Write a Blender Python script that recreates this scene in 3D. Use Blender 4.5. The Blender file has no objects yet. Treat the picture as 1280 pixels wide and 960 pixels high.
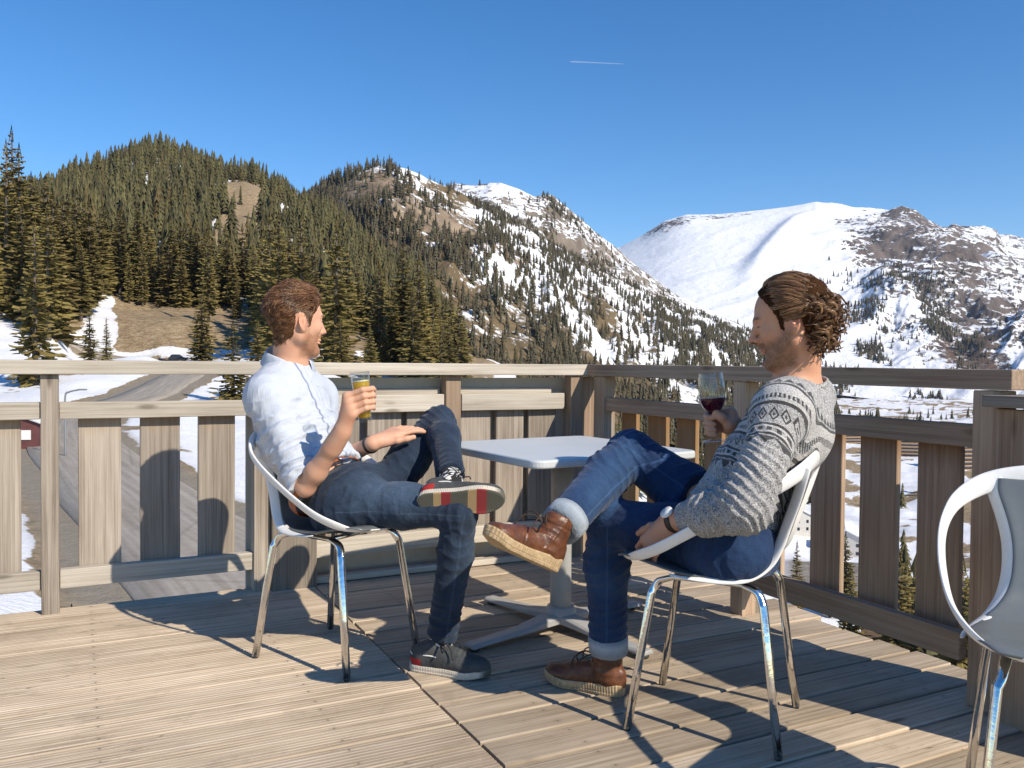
import bpy, bmesh, math, random
import numpy as np
from mathutils import Vector, Matrix, Euler

SC = bpy.context.scene
COL = SC.collection
R = math.radians
rng = np.random.default_rng(7)
random.seed(7)

# ------------------------------------------------------------------ camera model (the photograph is 1280 x 960)
FPX = 1070.0
HC = 1.05
_p, _r = R(1.48), R(0.53)
FW = np.array([0, math.cos(_p), -math.sin(_p)])
_u0 = np.array([0, math.sin(_p), math.cos(_p)])
_r0 = np.array([1., 0, 0])
RT = _r0 * math.cos(_r) + _u0 * math.sin(_r)
UP = -_r0 * math.sin(_r) + _u0 * math.cos(_r)
CAM = np.array([0, 0, HC])


def ray(x, y):
    return FW + RT * (x - 640) / FPX + UP * (480 - y) / FPX


def at(x, y, Y):
    """point seen at photo pixel (x, y) that stands Y metres ahead"""
    r = ray(x, y)
    return CAM + r * (Y / r[1])


def onz(x, y, z):
    r = ray(x, y)
    return CAM + r * ((z - HC) / r[2])


# ------------------------------------------------------------------ object helpers
def link(o, parent=None):
    COL.objects.link(o)
    if parent is not None:
        o.parent = parent
        m = Matrix.LocRotScale(parent.location, parent.rotation_euler, parent.scale)
        if parent.parent is not None:
            m = Matrix.LocRotScale(parent.parent.location, parent.parent.rotation_euler, parent.parent.scale) @ parent.matrix_parent_inverse @ m
        o.matrix_parent_inverse = m.inverted()
    return o


def tag(o, label=None, cat=None, group=None, kind=None):
    if label: o['label'] = label
    if cat: o['category'] = cat
    if group: o['group'] = group
    if kind: o['kind'] = kind
    return o


def thing(name, label, cat, loc=(0, 0, 0), rz=0.0, group=None):
    o = bpy.data.objects.new(name, None)
    o.empty_display_size = 0.1
    o.location = Vector([float(v) for v in loc])
    o.rotation_euler = (0, 0, rz)
    link(o)
    return tag(o, label, cat, group)


def mesh_np(name, v, f, smooth=False):
    """v (n,3) array, f (m,k) int array or list of lists"""
    me = bpy.data.meshes.new(name)
    v = np.asarray(v, dtype=np.float32)
    if isinstance(f, np.ndarray) and f.ndim == 2:
        k = f.shape[1]
        me.vertices.add(len(v)); me.vertices.foreach_set('co', v.ravel())
        me.loops.add(f.size); me.loops.foreach_set('vertex_index', f.ravel().astype(np.int32))
        me.polygons.add(len(f))
        me.polygons.foreach_set('loop_start', np.arange(0, f.size, k, dtype=np.int32))
        me.polygons.foreach_set('loop_total', np.full(len(f), k, dtype=np.int32))
        me.update(calc_edges=True)
    else:
        me.from_pydata([tuple(map(float, q)) for q in v], [], [tuple(map(int, q)) for q in f])
    if smooth:
        me.polygons.foreach_set('use_smooth', np.ones(len(me.polygons), dtype=bool))
    me.validate()
    return me


def obj(name, me, mat, parent=None, loc=None, rot=None):
    o = bpy.data.objects.new(name, me)
    if mat is not None:
        for m in (mat if isinstance(mat, (list, tuple)) else [mat]):
            me.materials.append(m)
    if loc is not None: o.location = Vector([float(q) for q in loc])
    if rot is not None: o.rotation_euler = rot
    return link(o, parent)


def attr(me, name, vals, typ=None):
    vals = np.asarray(vals, dtype=np.float32)
    if vals.ndim == 1:
        a = me.attributes.new(name, 'FLOAT', 'POINT'); a.data.foreach_set('value', vals)
    else:
        a = me.attributes.new(name, 'FLOAT_VECTOR', 'POINT'); a.data.foreach_set('vector', vals.ravel())


def bevel(o, w, seg=2, angle=40):
    m = o.modifiers.new('bevel', 'BEVEL'); m.width = w; m.segments = seg
    m.limit_method = 'ANGLE'; m.angle_limit = R(angle)
    return o


def subsurf(o, n=1):
    m = o.modifiers.new('sub', 'SUBSURF'); m.levels = n; m.render_levels = n
    return o


def box_me(name, sx, sy, sz, off=(0, 0, 0)):
    v = [((i & 1) * sx - sx / 2 + off[0], ((i >> 1) & 1) * sy - sy / 2 + off[1], ((i >> 2) & 1) * sz - sz / 2 + off[2]) for i in range(8)]
    f = [(0, 2, 3, 1), (4, 5, 7, 6), (0, 1, 5, 4), (2, 6, 7, 3), (0, 4, 6, 2), (1, 3, 7, 5)]
    return mesh_np(name, v, f)


class MB:
    """collects shapes for one mesh"""
    def __init__(s): s.v = []; s.f = []; s.n = 0
    def add(s, v, f):
        v = np.asarray(v, float)
        s.v.append(v); s.f += [tuple(i + s.n for i in q) for q in f]; s.n += len(v)
    def box(s, c, size, ax=None):
        c = np.asarray(c, float); A = np.eye(3) if ax is None else np.asarray(ax, float)
        v = [c + sum(A[k] * size[k] * (((i >> k) & 1) - .5) for k in range(3)) for i in range(8)]
        s.add(v, [(0, 2, 3, 1), (4, 5, 7, 6), (0, 1, 5, 4), (2, 6, 7, 3), (0, 4, 6, 2), (1, 3, 7, 5)])
    def tube(s, pts, rad, seg=10, up=None, flat=1.0, closed=False, cap=True):
        v, f = tube_vf(pts, rad, seg, up, flat, closed, cap); s.add(v, f)
    def lathe(s, prof, seg=24, c=(0, 0, 0), ax=None):
        v, f = lathe_vf(prof, seg); v = np.asarray(v)
        if ax is not None: v = v @ np.asarray(ax)
        s.add(v + np.asarray(c), f)
    def prism(s, outline, h, c=(0, 0, 0), ax=None):
        A = np.eye(3) if ax is None else np.asarray(ax, float)
        n = len(outline); c = np.asarray(c, float)
        v = [c + A[0] * p[0] + A[1] * p[1] for p in outline] + [c + A[0] * p[0] + A[1] * p[1] + A[2] * h for p in outline]
        f = [tuple(range(n))[::-1], tuple(range(n, 2 * n))] + [(i, (i + 1) % n, (i + 1) % n + n, i + n) for i in range(n)]
        s.add(v, f)
    def me(s, name, smooth=False): return mesh_np(name, np.concatenate(s.v), s.f, smooth)
    def build(s, name, mat, parent=None, smooth=False): return obj(name, s.me(name, smooth), mat, parent)


def nrm(v):
    v = np.asarray(v, float); n = np.linalg.norm(v)
    return v / n if n > 1e-12 else v


def catmull(pts, n=8, closed=False):
    P = np.asarray(pts, float); out = []
    m = len(P)
    rngi = range(m if closed else m - 1)
    for i in rngi:
        if closed: a, b, c, d = P[(i - 1) % m], P[i], P[(i + 1) % m], P[(i + 2) % m]
        else: a, b, c, d = P[max(i - 1, 0)], P[i], P[i + 1], P[min(i + 2, m - 1)]
        for k in range(n):
            t = k / n
            out.append(.5 * ((2 * b) + (-a + c) * t + (2 * a - 5 * b + 4 * c - d) * t * t + (-a + 3 * b - 3 * c + d) * t ** 3))
    if not closed: out.append(P[-1])
    return np.array(out)


def tube_vf(pts, rad, seg=10, up=None, flat=1.0, closed=False, cap=True):
    """flat: second axis radius factor; up: preferred direction of the WIDE axis"""
    P = np.asarray(pts, float); n = len(P)
    rad = np.broadcast_to(np.asarray(rad, float), (n,))
    T = np.zeros_like(P)
    if closed: T = np.roll(P, -1, 0) - np.roll(P, 1, 0)
    else:
        T[1:-1] = P[2:] - P[:-2]; T[0] = P[1] - P[0]; T[-1] = P[-1] - P[-2]
    T /= np.linalg.norm(T, axis=1, keepdims=True) + 1e-12
    ups = None
    if up is not None:
        ups = np.broadcast_to(np.asarray(up, float), (n, 3))
    prev = None; V = []
    for i in range(n):
        if ups is not None: a = ups[i] - T[i] * (ups[i] @ T[i])
        elif prev is None:
            a = np.array([0, 0, 1.]) if abs(T[i][2]) < .9 else np.array([1., 0, 0]); a = a - T[i] * (a @ T[i])
        else: a = prev - T[i] * (prev @ T[i])
        a = nrm(a); prev = a; b = np.cross(T[i], a)
        for k in range(seg):
            t = 2 * math.pi * k / seg
            V.append(P[i] + a * math.cos(t) * rad[i] + b * math.sin(t) * rad[i] * flat)
    F = []
    m = n if closed else n - 1
    for i in range(m):
        j = (i + 1) % n
        for k in range(seg):
            k2 = (k + 1) % seg
            F.append((i * seg + k, i * seg + k2, j * seg + k2, j * seg + k))
    if cap and not closed:
        F.append(tuple(range(seg))[::-1]); F.append(tuple(range((n - 1) * seg, n * seg)))
    return V, F


def lathe_vf(prof, seg=24):
    """prof list of (r, z), r = 0 closes"""
    V = []; rows = []
    for r, z in prof:
        if r < 1e-6: rows.append([len(V)]); V.append((0, 0, z))
        else:
            rows.append(list(range(len(V), len(V) + seg)))
            for k in range(seg):
                t = 2 * math.pi * k / seg; V.append((r * math.cos(t), r * math.sin(t), z))
    F = []
    for a, b in zip(rows[:-1], rows[1:]):
        for k in range(seg):
            k2 = (k + 1) % seg
            if len(a) == 1 and len(b) == 1: continue
            if len(a) == 1: F.append((a[0], b[k2], b[k]))
            elif len(b) == 1: F.append((a[k], a[k2], b[0]))
            else: F.append((a[k], a[k2], b[k2], b[k]))
    return V, F


# ------------------------------------------------------------------ noise
def _h(ix, iy, iz, seed):
    n = (ix.astype(np.int64) * 374761393 + iy.astype(np.int64) * 668265263 + iz.astype(np.int64) * 2147483647 + seed * 1274126177) & 0xFFFFFFFF
    n = ((n ^ (n >> 13)) * 1274126177) & 0xFFFFFFFF
    n = n ^ (n >> 16)
    return (n & 0xFFFFFF) / float(0xFFFFFF)


def vnoise(p, seed=0):
    p = np.asarray(p, float); i = np.floor(p); f = p - i; f = f * f * f * (f * (f * 6 - 15) + 10)
    i = i.astype(np.int64); x, y, z = i[..., 0], i[..., 1], i[..., 2]; fx, fy, fz = f[..., 0], f[..., 1], f[..., 2]
    def c(a, b, d): return _h(x + a, y + b, z + d, seed)
    x00 = c(0, 0, 0) * (1 - fx) + c(1, 0, 0) * fx; x10 = c(0, 1, 0) * (1 - fx) + c(1, 1, 0) * fx
    x01 = c(0, 0, 1) * (1 - fx) + c(1, 0, 1) * fx; x11 = c(0, 1, 1) * (1 - fx) + c(1, 1, 1) * fx
    a = x00 * (1 - fy) + x10 * fy; b = x01 * (1 - fy) + x11 * fy
    return (a * (1 - fz) + b * fz) * 2 - 1


def fbm(p, oct=5, seed=0, gain=.5):
    p = np.asarray(p, float); s = 0; a = 1.0; t = 0
    for k in range(oct):
        s = s + a * vnoise(p * 2 ** k + 17.3 * k, seed + k); t += a; a *= gain
    return s / t


def ridged(p, oct=5, seed=0, gain=.5):
    p = np.asarray(p, float); s = 0; a = 1.0; t = 0
    for k in range(oct):
        s = s + a * (1 - np.abs(vnoise(p * 2 ** k + 11.7 * k, seed + k)) * 2); t += a; a *= gain
    return s / t


def sstep(a, b, x):
    t = np.clip((x - a) / (b - a), 0, 1); return t * t * (3 - 2 * t)


# ------------------------------------------------------------------ node helpers
def new_mat(name):
    m = bpy.data.materials.new(name); m.use_nodes = True
    nt = m.node_tree; nt.nodes.clear()
    out = nt.nodes.new('ShaderNodeOutputMaterial'); b = nt.nodes.new('ShaderNodeBsdfPrincipled')
    nt.links.new(b.outputs[0], out.inputs[0])
    return m, NT(nt), b


class NT:
    def __init__(s, nt): s.nt = nt
    def n(s, typ, **kw):
        nd = s.nt.nodes.new(typ)
        for k, v in kw.items(): setattr(nd, k, v)
        return nd
    def set(s, sock, v):
        if hasattr(v, 'is_output') or isinstance(v, bpy.types.NodeSocket): s.nt.links.new(v, sock)
        elif isinstance(v, (tuple, list)) and sock.type == 'RGBA' and len(v) == 3: sock.default_value = (*v, 1)
        else: sock.default_value = v
    def math(s, op, a, b=0.0, c=None, clamp=False):
        nd = s.n('ShaderNodeMath', operation=op); nd.use_clamp = clamp
        s.set(nd.inputs[0], a); s.set(nd.inputs[1], b)
        if c is not None: s.set(nd.inputs[2], c)
        return nd.outputs[0]
    def vmath(s, op, a, b=(0, 0, 0)):
        nd = s.n('ShaderNodeVectorMath', operation=op); s.set(nd.inputs[0], a); s.set(nd.inputs[1], b)
        return nd.outputs['Value'] if op in ('LENGTH', 'DOT_PRODUCT', 'DISTANCE') else nd.outputs[0]
    def noise(s, vec, scale=5., detail=4., rough=.5, dist=0., fac=True):
        nd = s.n('ShaderNodeTexNoise'); s.set(nd.inputs['Vector'], vec); s.set(nd.inputs['Scale'], scale)
        s.set(nd.inputs['Detail'], detail); s.set(nd.inputs['Roughness'], rough); s.set(nd.inputs['Distortion'], dist)
        return nd.outputs[0] if fac else nd.outputs[1]
    def voro(s, vec, scale=5., feature='F1', rand=1.0, out=0):
        nd = s.n('ShaderNodeTexVoronoi', feature=feature); s.set(nd.inputs['Vector'], vec); s.set(nd.inputs['Scale'], scale)
        s.set(nd.inputs['Randomness'], rand)
        return nd.outputs[out]
    def ramp(s, fac, stops, interp='LINEAR'):
        nd = s.n('ShaderNodeValToRGB'); s.set(nd.inputs[0], fac); cr = nd.color_ramp; cr.interpolation = interp
        while len(cr.elements) < len(stops): cr.elements.new(.5)
        for e, (p, c) in zip(cr.elements, stops):
            e.position = p; e.color = (*c, 1) if isinstance(c, (tuple, list)) else (c, c, c, 1)
        return nd.outputs[0]
    def mix(s, fac, a, b, mode='MIX'):
        nd = s.n('ShaderNodeMix', data_type='RGBA', blend_type=mode)
        s.set(nd.inputs[0], fac); s.set(nd.inputs[6], a); s.set(nd.inputs[7], b)
        return nd.outputs[2]
    def mapr(s, v, a, b, c=0., d=1.):
        nd = s.n('ShaderNodeMapRange'); nd.clamp = True
        for i, q in enumerate((v, a, b, c, d)): s.set(nd.inputs[i], q)
        return nd.outputs[0]
    def bump(s, h, strength=.3, dist=.01, normal=None):
        nd = s.n('ShaderNodeBump'); s.set(nd.inputs['Height'], h); s.set(nd.inputs['Strength'], strength); s.set(nd.inputs['Distance'], dist)
        if normal is not None: s.set(nd.inputs['Normal'], normal)
        return nd.outputs[0]
    def tex(s, out='Object'): return s.n('ShaderNodeTexCoord').outputs[out]
    def geo(s, out): return s.n('ShaderNodeNewGeometry').outputs[out]
    def attr(s, name, out='Fac'): return s.n('ShaderNodeAttribute', attribute_name=name).outputs[out]
    def mapping(s, vec, scale=(1, 1, 1), loc=(0, 0, 0), rot=(0, 0, 0)):
        nd = s.n('ShaderNodeMapping'); s.set(nd.inputs[0], vec); s.set(nd.inputs[1], loc); s.set(nd.inputs[2], rot); s.set(nd.inputs[3], scale)
        return nd.outputs[0]
    def sep(s, vec):
        nd = s.n('ShaderNodeSeparateXYZ'); s.set(nd.inputs[0], vec); return nd.outputs
    def comb(s, x, y, z):
        nd = s.n('ShaderNodeCombineXYZ')
        for i, q in enumerate((x, y, z)): s.set(nd.inputs[i], q)
        return nd.outputs[0]
    def rand(s): return s.n('ShaderNodeObjectInfo').outputs['Random']


def simple(name, col, rough=.5, metal=0., bump=None, var=0.0, scale=40., spec=.5):
    m, t, b = new_mat(name)
    t.set(b.inputs['Roughness'], rough); t.set(b.inputs['Metallic'], metal); t.set(b.inputs['Specular IOR Level'], spec)
    if var or bump:
        n = t.noise(t.tex('Object'), scale, 4, .6)
        if var:
            k = t.mapr(n, .3, .7, 1 - var, 1 + var)
            t.set(b.inputs['Base Color'], t.mix(1.0, col, k, 'MULTIPLY'))
        else: t.set(b.inputs['Base Color'], col)
        if bump: t.set(b.inputs['Normal'], t.bump(n, .5, bump))
    else: t.set(b.inputs['Base Color'], col)
    return m


# ------------------------------------------------------------------ signed distance modelling
def rotm(ax, ay, az):
    return np.array(Euler((R(ax), R(ay), R(az)), 'XYZ').to_matrix())


class Vol:
    def __init__(s, lo, hi, h):
        s.lo = np.asarray(lo, np.float64); s.h = h
        s.n = np.ceil((np.asarray(hi) - s.lo) / h).astype(int) + 1
        s.ax = [(s.lo[i] + h * np.arange(s.n[i])).astype(np.float32) for i in range(3)]
        s.d = np.full(tuple(s.n), .06, np.float32)
    def _sub(s, lo, hi):
        a = np.clip(np.floor((np.asarray(lo) - s.lo) / s.h).astype(int), 0, s.n)
        b = np.clip(np.ceil((np.asarray(hi) - s.lo) / s.h).astype(int) + 1, 0, s.n)
        if np.any(b - a < 1): return None, None
        sl = tuple(slice(a[i], b[i]) for i in range(3))
        return sl, (s.ax[0][sl[0]][:, None, None], s.ax[1][sl[1]][None, :, None], s.ax[2][sl[2]][None, None, :])
    def _op(s, sl, f, k, mode):
        d = s.d[sl]
        if mode == 'sub':
            f = -f
            if k > 0:
                h = np.maximum(k - np.abs(d - f), 0) / k; s.d[sl] = np.maximum(d, f) + h * h * k * .25
            else: s.d[sl] = np.maximum(d, f)
        else:
            if k > 0:
                h = np.maximum(k - np.abs(d - f), 0) / k; s.d[sl] = np.minimum(d, f) - h * h * k * .25
            else: s.d[sl] = np.minimum(d, f)
    def cone(s, a, b, ra, rb=None, k=.02, mode='add'):
        """round cone"""
        rb = ra if rb is None else rb
        a = np.asarray(a, np.float64); b = np.asarray(b, np.float64)
        m = max(ra, rb) + .065
        sl, g = s._sub(np.minimum(a, b) - m, np.maximum(a, b) + m)
        if sl is None: return s
        ab = b - a; L2 = max(ab @ ab, 1e-12)
        px, py, pz = g[0] - np.float32(a[0]), g[1] - np.float32(a[1]), g[2] - np.float32(a[2])
        t = np.clip((px * np.float32(ab[0]) + py * np.float32(ab[1]) + pz * np.float32(ab[2])) / np.float32(L2), 0, 1)
        dx = px - t * np.float32(ab[0]); dy = py - t * np.float32(ab[1]); dz = pz - t * np.float32(ab[2])
        f = np.sqrt(dx * dx + dy * dy + dz * dz) - (np.float32(ra) + t * np.float32(rb - ra))
        s._op(sl, f, k, mode); return s
    def chain(s, pts, rad, k=.02, mode='add'):
        for i in range(len(pts) - 1): s.cone(pts[i], pts[i + 1], rad[i], rad[i + 1], k if i == 0 or mode != 'x' else k, mode)
        return s
    def ell(s, c, r, M=None, k=.02, mode='add'):
        """ellipsoid, M rows = local axes"""
        c = np.asarray(c, float); r = np.asarray(r, float); M = np.eye(3) if M is None else np.asarray(M, float)
        e = np.sqrt(((M * r[:, None]) ** 2).sum(0)) + .065
        sl, g = s._sub(c - e, c + e)
        if sl is None: return s
        p = [g[i] - np.float32(c[i]) for i in range(3)]
        q = [p[0] * np.float32(M[i, 0]) + p[1] * np.float32(M[i, 1]) + p[2] * np.float32(M[i, 2]) for i in range(3)]
        k0 = np.sqrt(sum((q[i] / np.float32(r[i])) ** 2 for i in range(3)))
        k1 = np.sqrt(sum((q[i] / np.float32(r[i] ** 2)) ** 2 for i in range(3))) + 1e-6
        f = np.minimum(k0 * (k0 - 1) / k1, .3).astype(np.float32)
        f = np.where(k0 < .3, -np.float32(r.min()) * .7, f).astype(np.float32)
        s._op(sl, f, k, mode); return s
    def rbox(s, c, half, M=None, rr=.005, k=.01, mode='add'):
        c = np.asarray(c, float); half = np.asarray(half, float); M = np.eye(3) if M is None else np.asarray(M, float)
        e = np.abs(M.T) @ half + .065
        sl, g = s._sub(c - e, c + e)
        if sl is None: return s
        p = [g[i] - np.float32(c[i]) for i in range(3)]
        q = [np.abs(p[0] * np.float32(M[i, 0]) + p[1] * np.float32(M[i, 1]) + p[2] * np.float32(M[i, 2])) - np.float32(half[i] - rr) for i in range(3)]
        f = np.sqrt(sum(np.maximum(x, 0) ** 2 for x in q)) + np.minimum(np.maximum(np.maximum(q[0], q[1]), q[2]), 0) - rr
        s._op(sl, f.astype(np.float32), k, mode); return s
    def half(s, c, n, k=0., inside=None):
        """cut away everything on the +n side of the plane through c (optionally only within a ball inside=(centre, r))"""
        c = np.asarray(c, float); n = nrm(n)
        if inside is not None:
            sl, g = s._sub(np.asarray(inside[0]) - inside[1], np.asarray(inside[0]) + inside[1])
        else: sl, g = s._sub(s.lo, s.lo + s.h * s.n)
        if sl is None: return s
        f = (g[0] - np.float32(c[0])) * np.float32(n[0]) + (g[1] - np.float32(c[1])) * np.float32(n[1]) + (g[2] - np.float32(c[2])) * np.float32(n[2])
        d = s.d[sl]
        if inside is not None:
            q = np.sqrt(sum((g[i] - np.float32(inside[0][i])) ** 2 for i in range(3))) - np.float32(inside[1])
            f = np.minimum(f, -q)
        s.d[sl] = np.maximum(d, f); return s
    def mesh(s):
        """naive surface nets -> vertices, quads, normals"""
        D = s.d; S = D < 0
        n = D.shape
        c = [S[i:n[0] - 1 + i, j:n[1] - 1 + j, k:n[2] - 1 + k] for i in (0, 1) for j in (0, 1) for k in (0, 1)]
        anyc = c[0] | c[1] | c[2] | c[3] | c[4] | c[5] | c[6] | c[7]
        allc = c[0] & c[1] & c[2] & c[3] & c[4] & c[5] & c[6] & c[7]
        act = anyc & ~allc
        I = np.argwhere(act)
        idx = np.full(act.shape, -1, np.int32); idx[act] = np.arange(len(I))
        off = np.array([(i, j, k) for i in (0, 1) for j in (0, 1) for k in (0, 1)])
        val = np.stack([D[I[:, 0] + o[0], I[:, 1] + o[1], I[:, 2] + o[2]] for o in off], 1)
        acc = np.zeros((len(I), 3)); cnt = np.zeros(len(I))
        for a in range(8):
            for b in range(a + 1, 8):
                if np.abs(off[a] - off[b]).sum() != 1: continue
                va, vb = val[:, a], val[:, b]; m = (va < 0) != (vb < 0)
                t = np.where(m, va / np.where(m, va - vb, 1), 0)
                acc += np.where(m[:, None], off[a] + (off[b] - off[a]) * t[:, None], 0); cnt += m
        V = s.lo + s.h * (I + acc / cnt[:, None])
        # gradient normals
        G = np.stack([val[:, [4, 5, 6, 7]].sum(1) - val[:, [0, 1, 2, 3]].sum(1), val[:, [2, 3, 6, 7]].sum(1) - val[:, [0, 1, 4, 5]].sum(1), val[:, [1, 3, 5, 7]].sum(1) - val[:, [0, 2, 4, 6]].sum(1)], 1)
        G /= np.linalg.norm(G, axis=1, keepdims=True) + 1e-9
        F = []
        for ax in range(3):
            o = [1, 1, 1]; o[ax] = 0
            sa = [slice(1, n[i] - 1) for i in range(3)]; sb = list(sa)
            sa[ax] = slice(0, n[ax] - 1); sb[ax] = slice(1, n[ax])
            A, B = S[tuple(sa)], S[tuple(sb)]
            E = np.argwhere(A != B); fl = A[tuple(E.T)]
            base = E + np.array([1 if i != ax else 0 for i in range(3)])
            u, w = [i for i in range(3) if i != ax]
            eu = np.zeros(3, int); eu[u] = 1; ew = np.zeros(3, int); ew[w] = 1
            q = np.stack([idx[tuple((base - eu - ew).T)], idx[tuple((base - ew).T)], idx[tuple(base.T)], idx[tuple((base - eu).T)]], 1)
            if ax == 1: fl = ~fl
            q[~fl] = q[~fl][:, ::-1]
            F.append(q)
        F = np.concatenate(F); F = F[(F >= 0).all(1)]
        return V, F, G


def relax(V, F, it=1, lam=.5):
    """laplacian smoothing on quads"""
    E = np.concatenate([F[:, [0, 1]], F[:, [1, 2]], F[:, [2, 3]], F[:, [3, 0]]])
    for _ in range(it):
        S = np.zeros_like(V); c = np.zeros(len(V))
        for k in range(3):
            S[:, k] = np.bincount(E[:, 0], V[E[:, 1], k], len(V)) + np.bincount(E[:, 1], V[E[:, 0], k], len(V))
        c = np.bincount(E[:, 0], minlength=len(V)) + np.bincount(E[:, 1], minlength=len(V))
        V = V + lam * (S / np.maximum(c, 1)[:, None] - V)
    return V


def normals(V, F):
    n = np.cross(V[F[:, 2]] - V[F[:, 0]], V[F[:, 3]] - V[F[:, 1]])
    N = np.zeros_like(V)
    for i in range(4):
        for k in range(3): N[:, k] += np.bincount(F[:, i], n[:, k], len(V))
    return N / (np.linalg.norm(N, axis=1, keepdims=True) + 1e-12)
# ================================================================== world, sun, camera
cam = bpy.data.cameras.new('camera'); co = bpy.data.objects.new('camera', cam); COL.objects.link(co)
cam.sensor_width = 36; cam.lens = 36 * FPX / 1280; cam.clip_start = .05; cam.clip_end = 60000
co.matrix_world = Matrix(((RT[0], UP[0], -FW[0], 0), (RT[1], UP[1], -FW[1], 0), (RT[2], UP[2], -FW[2], HC), (0, 0, 0, 1)))
SC.camera = co
SUN_AZ = np.array([.765, -.644])            # horizontal direction towards the sun
SUN_EL = R(37)
W = bpy.data.worlds.new('World'); SC.world = W; W.use_nodes = True
t = NT(W.node_tree); W.node_tree.nodes.clear()
wo = t.n('ShaderNodeOutputWorld'); bg = t.n('ShaderNodeBackground'); sk = t.n('ShaderNodeTexSky')
sk.sky_type = 'NISHITA'; sk.sun_disc = False; sk.sun_elevation = SUN_EL
sk.sun_rotation = math.atan2(SUN_AZ[0], SUN_AZ[1]); sk.altitude = 1900; sk.air_density = 1.05; sk.dust_density = .1; sk.ozone_density = 2.0
hs = t.n('ShaderNodeHueSaturation'); hs.inputs['Saturation'].default_value = 1.36; hs.inputs['Hue'].default_value = .503
W.node_tree.links.new(sk.outputs[0], hs.inputs['Color']); W.node_tree.links.new(hs.outputs[0], bg.inputs[0]); bg.inputs[1].default_value = .124
W.node_tree.links.new(bg.outputs[0], wo.inputs[0])
sl = bpy.data.lights.new('sun', 'SUN'); sl.energy = 4.3; sl.angle = R(.53); sl.color = (1, .90, .74)
so = bpy.data.objects.new('sun', sl); COL.objects.link(so)
_d = Vector((SUN_AZ[0] * math.cos(SUN_EL), SUN_AZ[1] * math.cos(SUN_EL), math.sin(SUN_EL)))
so.rotation_euler = _d.to_track_quat('Z', 'Y').to_euler(); so.location = (20, -25, 30)
SC.view_settings.view_transform = 'Standard'; SC.view_settings.look = 'None'; SC.view_settings.gamma = 1
SC.view_settings.exposure = 0.43; SC.view_settings.use_curve_mapping = False
SC.cycles.max_bounces = 10; SC.cycles.transparent_max_bounces = 16; SC.cycles.transmission_bounces = 10
SC.cycles.caustics_reflective = False; SC.cycles.caustics_refractive = False
SC.cycles.use_denoising = True
SC.cycles.use_adaptive_sampling = True; SC.cycles.adaptive_threshold = .01
SC.cycles.sample_clamp_indirect = 6

# ================================================================== terrain round the terrace
COLX = np.array([-900, -300, 0, 60, 100, 200, 300, 400, 500, 600, 740, 900, 1100, 1300, 2000], float)
ROWD = np.array([5, 12, 20, 35, 55, 80, 110, 150, 190, 240, 310, 400, 520, 700, 1000, 1500, 2300, 3500], float)
TAB = np.array([
 [1100, 880, 740, 640, 570, 520, 480, 440, 400, 345, 285, 240, 205, 190, 250, 330, 380, 410],
 [1100, 880, 740, 640, 570, 520, 480, 440, 400, 345, 285, 240, 205, 190, 250, 330, 380, 410],
 [1100, 880, 745, 650, 580, 532, 497, 462, 428, 385, 325, 270, 238, 216, 260, 330, 380, 410],
 [1100, 890, 755, 655, 585, 535, 497, 462, 428, 388, 335, 280, 238, 220, 260, 330, 380, 410],
 [1100, 900, 765, 660, 588, 537, 498, 463, 432, 395, 345, 285, 235, 205, 260, 330, 380, 410],
 [1100, 920, 780, 672, 597, 542, 501, 468, 441, 402, 362, 300, 240, 196, 240, 330, 380, 410],
 [1150, 950, 800, 692, 612, 552, 507, 473, 449, 425, 378, 322, 262, 222, 260, 330, 380, 410],
 [1200, 1000, 850, 735, 645, 575, 520, 482, 459, 446, 415, 365, 305, 270, 300, 350, 390, 415],
 [1250, 1050, 900, 785, 695, 620, 560, 510, 480, 460, 436, 400, 365, 340, 360, 385, 410, 425],
 [1300, 1100, 960, 850, 760, 690, 630, 580, 540, 510, 485, 470, 455, 448, 450, 450, 450, 450],
 [1400, 1200, 1060, 950, 870, 800, 740, 690, 650, 615, 585, 560, 540, 525, 512, 500, 490, 480],
 [1400, 1230, 1100, 1000, 930, 870, 820, 770, 735, 700, 665, 630, 597, 567, 537, 512, 496, 485],
 [1400, 1250, 1130, 1030, 970, 915, 865, 810, 760, 718, 685, 648, 610, 575, 543, 515, 498, 486],
 [1400, 1250, 1130, 1030, 970, 915, 865, 810, 760, 718, 685, 648, 610, 575, 543, 515, 498, 486],
 [1400, 1250, 1130, 1030, 970, 915, 865, 810, 760, 718, 685, 648, 610, 575, 543, 515, 498, 486]], float)
_ZT = HC - (TAB - (446 + .0093 * np.clip(COLX, -300, 1500)[:, None])) / FPX * ROWD[None, :]


ROWD = np.insert(ROWD, 9, 218.)
TAB = np.insert(TAB, 9, [372, 372, 408, 410, 444, 447, 447, 452, 468, 523, 631, 717, 737, 737, 737], axis=1)
TAB[4:7, 8] = (451, 452, 454)
TAB[0:3, 8:15] = (415, 388, 372, 325, 290, 264, 256)
TAB[3, 8:15] = (424, 398, 380, 335, 292, 258, 246)
TAB[4, 12:15] = (290, 248, 226)
_ZT = HC - (TAB - (446 + .0093 * np.clip(COLX, -300, 1500)[:, None])) / FPX * ROWD[None, :]


def _cub(x, xp, M):
    """monotone-ish (cosine/hermite) interpolation along the last axis of M for positions x"""
    i = np.clip(np.searchsorted(xp, x) - 1, 0, len(xp) - 2); t = np.clip((x - xp[i]) / (xp[i + 1] - xp[i]), 0, 1)
    return i, t


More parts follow.
